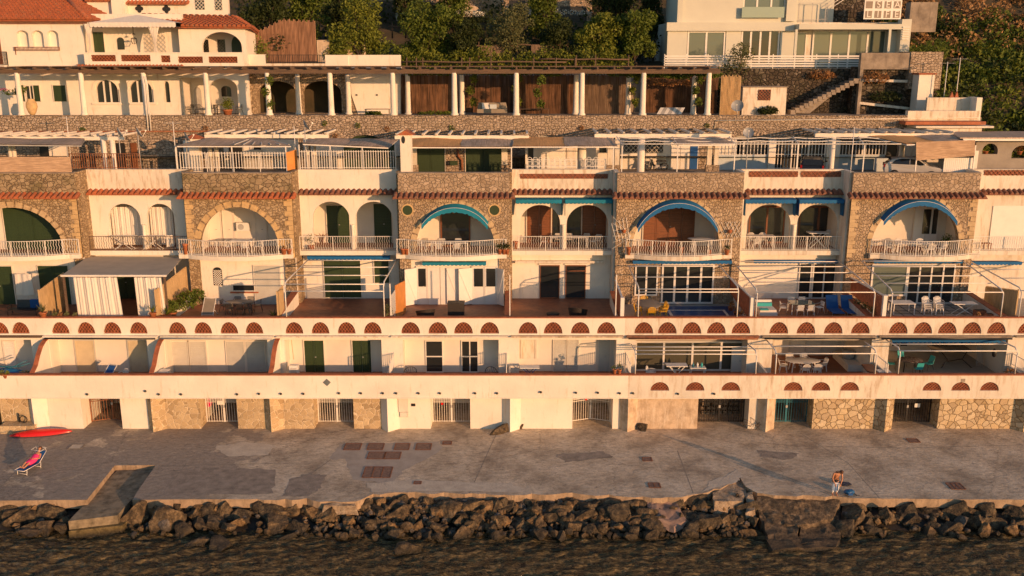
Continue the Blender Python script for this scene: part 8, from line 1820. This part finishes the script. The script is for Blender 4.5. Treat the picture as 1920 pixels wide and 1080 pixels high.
# H5
y=YW+.55; t=table('long white table under the teal box awnings','rect',2.7,.9,.78,PLW,'dining_table'); t.location=l3(1066,y); cx=tx(1066,450,y)
for dx,dy,rz,lb in ((-1.75,-.1,80,'white folding chair at the left end under teal box awnings'),(1.7,-.1,-80,'white folding chair at the right end under teal box awnings'),(-.7,.7,0,'white chair behind the table under teal box awnings, left'),(.1,.7,0,'white chair behind the table under teal box awnings, middle'),(1.3,.7,-20,'grey chair behind the table under teal box awnings, right'),(2.1,.3,-30,'grey chair in the right corner under teal box awnings')): put(MC,cx+dx,y+dy,fl3,rz,lb)
pot(*l3(967,YW-.35),'terracotta pot at the left of the teal box awning balcony',.16,.6)
# H6
y=YS+.6; t=table('half-round white table at the right of the wooden shutters','oval',2.0,1.1,.95,PLW,'garden_table'); t.location=l3(1316,y)
for px,s,lb in ((1179,.14,'tall clay pot left on the blue-arch balcony'),(1220,.12,'cactus pot left of middle on the blue-arch balcony'),(1277,.15,'slim tall clay pot in the middle of the blue-arch balcony'),(1330,.16,'wide clay pot right of middle on the blue-arch balcony'),(1363,.16,'leafy clay pot at the right of the blue-arch balcony')): pot(tx(px,470,YS-.55),YS-.55,fl3,lb,s,.55 if px in (1179,1277) else .35,POT,FOLD if px in (1220,1363) else None,.4,int(px),50)
for s,px0,lb in ((-1,1184,'white fan trellis with clay pot left of the blue arch'),(1,1352,'white crossed trellis with clay pot right of the blue arch')):
    x,z=T(px0,440,YS-.06); t=thing('wall_trellis',lb,'trellis',(x,YS-.06,z)); m=MB()
    for k in range(6):
        m.beam((x,YS-.04,z-.1+.0*k),(x+s*1.3,YS-.04,z+1.25-.45*k),.03,.02) if s<0 else m.beam((x+.25*k-.1,YS-.04,z-.2),(x+.25*k+.5,YS-.04,z+.9),.03,.02)
    for k in range(5):
        m.beam((x+s*.25*(k+1)-s*.2,YS-.065,z-.8+.1*k),(x+s*.25*(k+1)+s*.15,YS-.065,z+1.2-.1*k),.03,.02) if s<0 else m.beam((x+.3*k+.2,YS-.065,z-.2),(x+.3*k-.35,YS-.065,z+.9),.03,.02)
    m.part('laths',MET,t); MB().lathe([(.11,0),(.16,.2),(.18,.22)],(x+s*.55,YS-.24,z+.15),12).part('wall_pot',POT,t)
# H7
y=YW+.5; t=table('white table with curved chairs under the left blue box awning','rect',1.9,.9,.85,PLW,'dining_table'); t.location=l3(1427,y); cx=tx(1427,450,y)
for dx,dy,rz,lb in ((-.5,.7,0,'white plastic chair behind the left blue awning table, left'),(.35,.7,0,'white plastic chair behind the left blue awning table, right'),(-.45,-.6,180,'white plastic chair before the left blue awning table'),): put(PC,cx+dx,y+dy,fl3,rz,lb)
t=table('white folding table with tall crossed legs under the right blue box awning','fold',1.4,.8,1.1,PLW,'folding_table'); t.location=l3(1532,y)
for k in range(3): put(PC,tx(1561,450,y),y+.4+k*.05,fl3+.13*k,0,['bottom','middle','top'][k]+' white plastic chair of the stack under the right blue box awning','chairs stacked under the blue box awning')
# H8
y=YS-.1; t=table('long white table on the rightmost curved balcony','rect',2.4,.9,.8,PLW,'dining_table'); t.location=l3(1712,y); cx=tx(1712,450,y)
for dx,dy,rz,lb in ((-1.5,.2,80,'white plastic chair at the left end, rightmost curved balcony'),(-.6,.7,0,'white plastic chair behind the table, rightmost curved balcony'),(.9,.7,0,'high-backed white chair behind the table, rightmost curved balcony'),(1.0,-.5,180,'white plastic chair in front at right, rightmost curved balcony'),(1.9,-.2,-80,'white plastic chair at the right end, rightmost curved balcony')): put(PC,cx+dx,y+dy,fl3,rz,lb)
pot(tx(1776,450,YS+1),YS+1.0,fl3,'leafy green pot in the corner by the striped curtain',.2,.35,POT,FOL,.9,55,200)
t=thing('wooden_stool','brown wooden stool on the rightmost straight balcony','stool',(tx(1848,470,YW-.4),YW-.4,fl3)); x=tx(1848,470,YW-.4); MB().box(x-.35,x+.3,YW-.6,YW-.2,fl3+.45,fl3+.5).part('seat',WOOD,t)
for sx_ in (-.3,.25):
    for sy_ in (-.57,-.23): MB().beam((x+sx_,YW+sy_,fl3),(x+sx_,YW+sy_,fl3+.45),.05).part('leg',WOOD,t)
# ---- L4: moped, cars
def moped():
    x=tx(1231,300,14.2)*(64.9+8)/(64.9+8); y=16.0; x=tx(1231,300,y); t=thing('moped','black step-through moped parked facing left on its stand','moped',(x,y,fl4)); OFF[t]=Vector((0,0,0))
    for sx_,nm in ((-.65,0),(.62,0)):
        w=MB(); w.tube([(sx_+.27*math.cos(k*math.pi/9),0,.30+.27*math.sin(k*math.pi/9)) for k in range(19)],.045,6,cap=False); wo=w.part('wheel',BLKP,t); m=MB()
        for k in range(10): a=k*math.pi/5; m.beam((sx_,0,.3),(sx_+.25*math.cos(a),0,.3+.25*math.sin(a)),.014)
        m.tube([(sx_,-.06,.3),(sx_,.06,.3)],.05,8); m.part('hub',DARKM,wo)
    MB().tube([(-.65,.05,.3),(-.42,.05,.95)],.03,6).tube([(-.65,-.05,.3),(-.42,-.05,.95)],.03,6).part('fork',METG,t)
    MB().hexa([(-.5,-.16,.35),(-.38,-.16,.3),(-.38,.16,.3),(-.5,.16,.35)],[(-.42,-.12,.88),(-.30,-.12,.85),(-.30,.12,.85),(-.42,.12,.88)]).part('leg_shield',CARB,t)
    MB().tube([(-.42,0,.8),(-.2,0,.42),(.1,0,.36),(.45,0,.5)],.07,8).part('frame',CARB,t); MB().hexa([(-.1,-.1,.22),(.25,-.1,.22),(.25,.1,.22),(-.1,.1,.22)],[(-.08,-.1,.44),(.22,-.1,.44),(.22,.1,.44),(-.08,.1,.44)]).part('engine',METG,t)
    MB().hexa([(-.02,-.13,.66),(.72,-.13,.68),(.72,.13,.68),(-.02,.13,.66)],[(.0,-.11,.78),(.72,-.12,.79),(.72,.12,.79),(.0,.11,.78)]).part('seat',BLKP,t); MB().box(.5,.85,-.14,.14,.70,.72).part('rack',DARKM,t)
    MB().tube([(-.36,-.34,.98),(-.42,-.1,1.02),(-.42,.1,1.02),(-.36,.34,.98)],.02,6).part('handlebar',DARKM,t); MB().lathe([(.04,-.08),(.1,-.04),(.1,.04),(.04,.07)],(-.48,0,.94),10).part('headlight',METG,t); MB().tube([(.15,-.12,.25),(.7,-.14,.28)],.045,8).part('exhaust',METG,t); MB().tube([(.05,-.12,.2),(.0,-.18,0)],.02,5).tube([(.05,.12,.2),(.0,.18,0)],.02,5).part('stand',DARKM,t)
    t.rotation_euler=(0,0,R(5))
moped()
def car(label,x,y,rz,paint,lamps=True,scale=1):
    t=thing('parked_car',label,'car',(x,y,fl4)); OFF[t]=Vector((0,0,0)); t.rotation_euler=(0,0,R(rz))
    # side profile along X (front at -x)
    prof=[(-1.95,.35),(-1.98,.62),(-1.75,.84),(-1.0,.96),(-.35,1.40),(.1,1.50),(.9,1.48),(1.45,1.36),(1.85,.98),(1.93,.7),(1.9,.35)]
    def wd(z): return .84 if z<1.0 else .84-.24*(z-1.0)/.5
    def loft(ps,mat,name,inset=0,parent=t):
        m=MB(); n=len(ps); A=[(a,-wd(b)+inset,b) for a,b in ps]; B=[(a,wd(b)-inset,b) for a,b in ps]
        m.add(A+B,[tuple(range(n)),tuple(range(2*n-1,n-1,-1))]+[(i,i+n,(i+1)%n+n,(i+1)%n) for i in range(n)]); return m.part(name,mat,parent)
    ob=loft(prof,paint,'body'); bv=ob.modifiers.new('b','BEVEL'); bv.width=.05; bv.segments=2
    for s in (-1,1):
        m=MB()
        for w_ in ([(-.80,1.03),(-.28,1.36),(.22,1.42),(.22,1.03)],[(.28,1.03),(.28,1.42),(.85,1.41),(1.2,1.33),(1.45,1.05)]):
            f=[(a,s*(wd(b)+.006),b) for a,b in w_]; g=[(a,s*(wd(b)-.02),b) for a,b in w_]; k=len(f); m.add(f+g,[tuple(range(k)),tuple(range(k,2*k))[::-1]])
        m.part('side_window',GLS,t)
    MB().add([(-1.02,-.68,.985),(-1.02,.68,.985),(-.36,.58,1.41),(-.36,-.58,1.41)],[(0,1,2,3)]).part('windscreen',GLS,t); 
    MB().add([(1.86,-.66,1.0),(1.86,.66,1.0),(1.48,.6,1.37),(1.48,-.6,1.37)],[(3,2,1,0)]).part('rear_window',GLS,t)
    for sx_ in (-1.22,1.22):
        for s in (-1,1):
            c=(sx_,s*.80,.32); w=MB().tube([(sx_,s*.70,.32),(sx_,s*.87,.32)],.32,18).part('wheel',BLKP,t); MB().tube([(sx_,s*.86,.32),(sx_,s*.88,.32)],.19,12).part('rim',METG,w)
    for s in (-1,1):
        MB().box(1.86,1.96,s*.80-.12*(s>0)+(.0 if s>0 else 0),s*.80+.12*(s<0),.78,1.0).part('tail_lamp',LITE,t); MB().box(-1.97,-1.82,s*.72-.12,s*.72+.12,.64,.78).part('headlight',PLW,t)
        MB().lathe([(.03,0),(.1,.04),(.1,.1),(.03,.14)],(-.7,s*.95,1.0),8).part('wing_mirror',paint,t)
    MB().box(1.93,1.97,-.26,.26,.55,.68).part('number_plate',PLW,t)
    if lamps: 
        m=MB(); 
        for s in (-.55,.55): m.tube([(-.2,s,1.52),(1.2,s,1.50)],.02,5)
        m.part('roof_rails',DARKM,t)
    return t
car('black estate car parked with its tail towards the sea',tx(1524,300,12.6),12.6,-108,CARB); car('pale silver hatchback parked half behind the reed blind',tx(1712,300,11.7),11.7,162,CARW,False)
# ---- L5 furniture
y=20.6; x=tx(923,210,y); t=thing('garden_sofa','grey outdoor sofa with pale cushions behind the columns','sofa',(x,y,zr-.12)); OFF[t]=Vector((0,0,0)); MB().box(-1.2,1.2,-.4,.45,.2,.5).part('seat',GCL,t); MB().hexa([(-1.2,.3,.5),(1.2,.3,.5),(1.2,.5,.5),(-1.2,.5,.5)],[(-1.1,.42,.98),(1.1,.42,.98),(1.1,.55,.98),(-1.1,.55,.98)]).part('backrest',GCL,t); MB().hexa([(-.8,.1,.5),(-.25,.1,.5),(-.2,.2,.5),(-.8,.2,.5)],[(-.85,.25,.95),(-.3,.25,.95),(-.3,.33,.95),(-.85,.33,.95)]).part('white_cushion',PLW,t); MB().box(-.2,.35,.05,.2,.51,.85).part('blue_cushion',PBL,t)
y=19.6; x=tx(1255,213,y); t=thing('striped_cushion','grey and white striped deck cushion behind the columns','cushion',(x,y,zr-.12)); m=MB();n_=MB()
for k in range(7): (m if k%2 else n_).hexa([(x-1+k*.28,y,zr+.02),(x-1+k*.28+.27,y,zr+.02),(x-1+k*.28+.27,y+.1,zr),(x-1+k*.28,y+.1,zr)],[(x-.6+k*.28,y+.7,zr+.5),(x-.6+k*.28+.27,y+.7,zr+.5),(x-.6+k*.28+.27,y+.8,zr+.48),(x-.6+k*.28,y+.8,zr+.48)])
m.part('dark_stripes',METG,t); n_.part('white_stripes',PLW,t)
y=18.1; x=tx(60,205,y); MB().lathe([(.12,0),(.28,.25),(.42,.65),(.40,.95),(.25,1.2),(.27,1.28)],(x,y,zr),20).top('terracotta_urn',QUO,'big ochre terracotta urn beside the leftmost column','urn')
o=addmesh('bougainvillea',leafmesh('b',FOL,[(0,0,0,.9,.3,.25),(.6,0,.2,.6,.3,.3)],260,.09,9),None,(tx(25,175,y),y,tz(173,y))); tag(o,'leafy branch hanging across the leftmost column','branch')
o=addmesh('flower_sprig',leafmesh('b',FLOP,[(0,0,0,.35,.2,.12)],60,.05,9),None,(tx(6,166,y),y,tz(168,y))); tag(o,'pink flower sprig at the left picture edge','flowers')
pot(tx(427,212,18.4),18.4,zr,'big green plant in clay pot behind the stone wall',.36,.45,POT,FOLB,1.0,60,500)
for k,(px,y) in enumerate(((357,20.3),(374,20.6),(408,20.2),(448,20.6))): put(KC,tx(px,210,y),y,zr-.1,(-30,40,60,-60)[k],['dark wooden chair at the left of the villa loggia','dark chair second in the villa loggia','dark chair left of the big potted plant','dark chair right of the big potted plant'][k])
t=table('dark table behind the big potted plant','rect',1.2,.9,.8,DARKM,'garden_table'); t.location=(tx(418,210,20.8),20.8,zr-.1)
tab('low pale bench near the white garden wall','rect',720,20.6,2.0,.6,.5,GCL,zr-.12,name='garden_bench')['category']='bench'
tab('low weathered bench in front of brown reeds','rect',1000,21.8,2.4,.5,.45,WOODG,zr-.12,name='garden_bench')['category']='bench'
for px,lb in ((1848,'clay pot with green plant in the left small arched opening'),(1912,'clay pot with red flowers in the right small arched opening')): pot(tx(px,290,YW+1.8),YW+1.85,tz(290,YW+1.8),lb,.18,.25,POT,FOL if px<1880 else FOLR,.6,int(px),120)
# ============ VEGETATION ============
def tree(label,x,y,z,h,w,mat,seed,n=5000,leaf=.13,cat='tree',name='garden_tree',group=None,th=.3,bl=9,trunk=.12):
    rr=random.Random(seed); t=thing(name,label,cat,(x,y,z),group)
    blobs=[]; limbs=MB(); base=Vector((0,0,-.4)); fork=Vector((rr.uniform(-.1,.1)*h,0,h*th)); limbs.tube([base,Vector((.03*h,0,h*th*.5)),fork],trunk,7,trunk*.7)
    for k in range(bl):
        a=rr.uniform(0,6.28); q=rr.uniform(.2,1); c=Vector((math.cos(a)*w*.36*q,math.sin(a)*w*.30*q,h*rr.uniform(th+.12,.86)))
        r_=w*rr.uniform(.10,.22); blobs.append((c.x,c.y,c.z,r_,r_,r_*rr.uniform(.7,1.0))); limbs.tube([fork,(fork+c)/2+Vector((0,0,.1*h)),c],trunk*.45,5,trunk*.12)
    blobs.append((0,0,h*.55,w*.28,w*.26,h*.28))
    limbs.v=[(v[0]+x,v[1]+y,v[2]+z) for v in limbs.v]; limbs.part('trunk',BARK,t)
    addmesh('crown',leafmesh('crown',mat,blobs,n,leaf,seed),t)
    return t
def gz(x,y): return hz(x,y)
TR=[ # px centre, py base, py top, px width, Y, mat, kind
 (505,110,-40,120,27,FOLD,'dark ragged tree above the cane palisade, left one',.14),
 (575,100,-50,110,29,FOL,'green overhanging tree behind the cane palisade, right one',.14),
 (672,100,-12,125,27,FOLB,'broad sunlit green tree left of the crossed barrier',.14),
 (640,60,-70,90,34,FOLD,'dark tall tree behind the broad sunlit tree',.14),
 (800,95,0,120,28,FOL,'dense green tree in front of the stone farmhouse',.14),
 (868,100,25,70,27,FOLD,'dark round bush left of the olive tree',.12),
 (955,92,-8,115,28.5,FOLO,'silvery olive tree behind the grey fence mats',.10),
 (1045,110,30,90,28,FOLD,'dark bush right of the olive tree',.12),
 (1120,118,18,95,27.5,FOLB,'bright leafy tree left of the modern house, larger one',.14),
 (1190,122,18,90,27.2,FOL,'leafy tree beside the modern house corner',.14),
 (1150,60,-60,120,34,FOLD,'dark tall tree beyond the bright leafy tree',.14),
 (1222,60,-50,70,33,FOLD,'shadowy tree between garden and modern house',.14),
 (1020,40,-60,90,36,FOL,'tree beside the farmhouse wall',.14),
 (770,40,-60,90,38,FOLD,'dark tree in front of farmhouse opening',.14),
 (850,50,-60,80,38,FOL,'high green tree behind the olive tree',.14)]
for k,(px,pb,pt,pw,y,mt,lb,lf) in enumerate(TR):
    x=tx(px,pb,y); z=min(gz(x,y),tz(pb,y)+.6); zt=tz(pt,y); h=zt-z; w=pw/22.5*(y+55)/80
    tree(lb,x,y,z,h,w,mt,k+3,6500,lf*.9,group='garden trees',th=.12,bl=26)
# slender bush in front of modern house
x=tx(1380,100,23.9); tree('sparse wispy shrub growing in front of the modern house',x,23.6,zr,tz(66,23.6)-zr,3.6,FOLO,77,1500,.09,'shrub','wispy_shrub',th=.4,bl=10,trunk=.05)
x=tx(1378,100,24.2)
# vine hedge over pergola / garden edge
def hedge(label,px0,px1,py,y,hh,mat,seed,n=4000,name='hedge',cat='hedge',leaf=.11,dz=.5):
    x0,x1=tx(px0,py,y),tx(px1,py,y); z=tz(py,y); rr=random.Random(seed); bl=[]
    k=int((x1-x0)/.8)+1
    for q in range(k): bl.append((x0+(x1-x0)*(q+.5)/k-(x0+x1)/2,rr.uniform(-.4,.4),hh*.5+rr.uniform(-.15,.3)*hh,.75,.7,hh*rr.uniform(.4,.65)))
    o=addmesh(name,leafmesh(name,mat,bl,n,leaf,seed),None,((x0+x1)/2,y,z-hh)); tag(o,label,cat); return o
hedge('trailing vine over the right half of the timber pergola',765,1180,129,19.5,.5,FOL,11,6500,'climbing_vine','vine',.10)
hedge('autumn-tinted creeper on the garden edge above the pergola',940,1160,128,20.5,.4,FOLR,13,1300,'creeper','vine',.09)
hedge('low green hedge behind the long rustic pole fence',752,1180,98,26,1.9,FOLB,12,9000)
hedge('ivy mass on the garden slope below the broad sunlit tree',640,860,78,28,2.2,FOL,14,6000,'ivy_slope','ivy')
hedge('dark shrub row below the tree line',860,1230,70,30,2.4,FOLD,15,6000,'shrub_row','shrubs')
hedge('creeper hanging at the pergola end by the last column',1180,1345,132,19.5,.6,FOL,16,2600,'climbing_vine','vine')
hedge('yellowing vine beneath the pergola roof near the last column',1212,1302,150,22.6,.5,FOLR,17,900,'hanging_vine','vine',.09)
hedge('white flowering shrub before the farmhouse wall',855,1010,22,38,1.4,FOLW_ if 0 else FOLD,18,2000,'flowering_shrub','shrub')
hedge('white blossom cluster before the farmhouse',860,905,20,37.3,.5,FLOW,19,260,'blossom','flowers',.07); hedge('white blossom cluster beside the domed oven',1000,1105,18,37.3,.5,FLOW,20,420,'blossom','flowers',.07)
def climber(label,pts,seed,mat=FOLB,n=500,leaf=.10):
    t=thing('climbing_plant',label,'climbing plant',pts[0]); MB().tube(pts,.04,5,.02).part('stem',BARK,t)
    bl=[(p[0]-pts[0][0],p[1]-pts[0][1],p[2]-pts[0][2],.35,.3,.4) for p in pts[1:]]; addmesh('leaves',leafmesh('l',mat,bl,n,leaf,seed,shell=.9),t)
for k,(px,y) in enumerate(((503,17.6),(885,21.3),(1010,17.7),(1187,21),(1306,21.2),(968,21.4))):
    x=tx(px,200,y); climber(['creeper climbing a left front column','gnarled vine right of the rear column','leafy creeper between sofa and partition','creeper on the rear column near the striped cushion','thick creeper at the last pair of columns','thin creeper behind the middle column'][k],[(x,y,zr),(x+.15,y,zr+.9),(x-.1,y,zr+1.8),(x+.2,y,zr+2.7)],31+k,FOLB if k%2 else FOL,500)
# hillside scrub
def scrub(label,name,mat,region,count,seed,rs=(.6,1.5),leaf=.17,per=140):
    rr=random.Random(seed); bl=[]
    while len(bl)<count:
        x=rr.uniform(region[0],region[1]); y=rr.uniform(region[2],region[3])
        if x<33.8+ (0 if y<27 else -1.8) and y<33: continue
        r_=rr.uniform(*rs); bl.append((x,y,hz(x,y)+r_*.2,r_,r_,r_*rr.uniform(.6,1.1)))
    o=addmesh(name,leafmesh(name,mat,bl,count*per,leaf,seed,shell=.5)); tag(o,label,'scrub',kind='stuff')
scrub('dense green scrub covering the right-hand hillside','hillside_scrub',FOL,(32,54,17,36),200,41)
scrub('dark scrub patches on the right-hand hillside','dark_scrub',FOLD,(33,54,17,34),140,42)
scrub('bright green bushes low on the right-hand hillside','bright_scrub',FOLB,(34,48,17,30),50,43)
scrub('dry reddish bracken high on the right-hand hillside','dry_bracken',FOLW,(31,54,30,50),230,44)
scrub('dark woodland filling the slope behind garden and villa','background_wood',FOLD,(-40,34,36,60),190,45,(1.2,2.6),.24,110)
# bushes on dark rubble wall etc
for k,(px,py,y,w,h,mt,lb) in enumerate(((1355,160,23.2,1.6,1.2,FOLD,'weedy bush on the rubble wall near bamboo screen'),(1440,207,20.3,1.6,.7,FOLD,'round dark bush in front of the cream hut'),(1640,145,21.9,2.4,1.0,FOLR,'dry weeds growing on the rubble wall top'),(1660,180,21.9,2.6,.9,FOLD,'dark weeds at the middle of the rubble wall'),(1540,140,23.3,2.2,.7,FOLR,'reddish weeds below the white slat railing'),(1750,92,23.5,2.6,1.6,FOL,'green shrub above the stone buttress'),(700,214,20.5,1.3,.5,FOL,'low green plant before the white garden wall'),(820,214,21.5,3.2,.6,FOL,'row of low green plants before the brown reeds'),(480,95,24.5,2.0,2.6,FOLB,'bright palm-like plant beside the villa wing'),(628,100,25.6,1.8,1.6,FOLB,'spiky bright palm by the plastered wall stub'),(1100,112,26,2.4,1.6,FOLO,'pale leafy bush on the garden edge'))):
    x,z=T(px,py,y); o=addmesh('bush',leafmesh('b',mt,[(0,0,h*.5,w*.5,w*.4,h*.5),(w*.25,0,h*.45,w*.3,w*.3,h*.4),(-w*.25,0,h*.4,w*.3,w*.3,h*.35)],700,.09,60+k),None,(x,y,z-h*.5)); tag(o,lb,'bush')
for k,(px,py) in enumerate(((155,243),(385,241),(609,231),(628,255),(671,236),(726,242),(848,240),(1090,240),(1325,236))):
    x,z=T(px,py,YR4-.12); o=addmesh('wall_weed',leafmesh('b',FOLR if k%2 else FOL,[(0,0,0,.22,.12,.22)],70,.06,90+k),None,(x,YR4-.12,z)); tag(o,['first','second','third','fourth','fifth','sixth','seventh','eighth','last'][k]+' small weed tuft from the left on the limestone retaining wall','weed','weeds on the retaining wall')
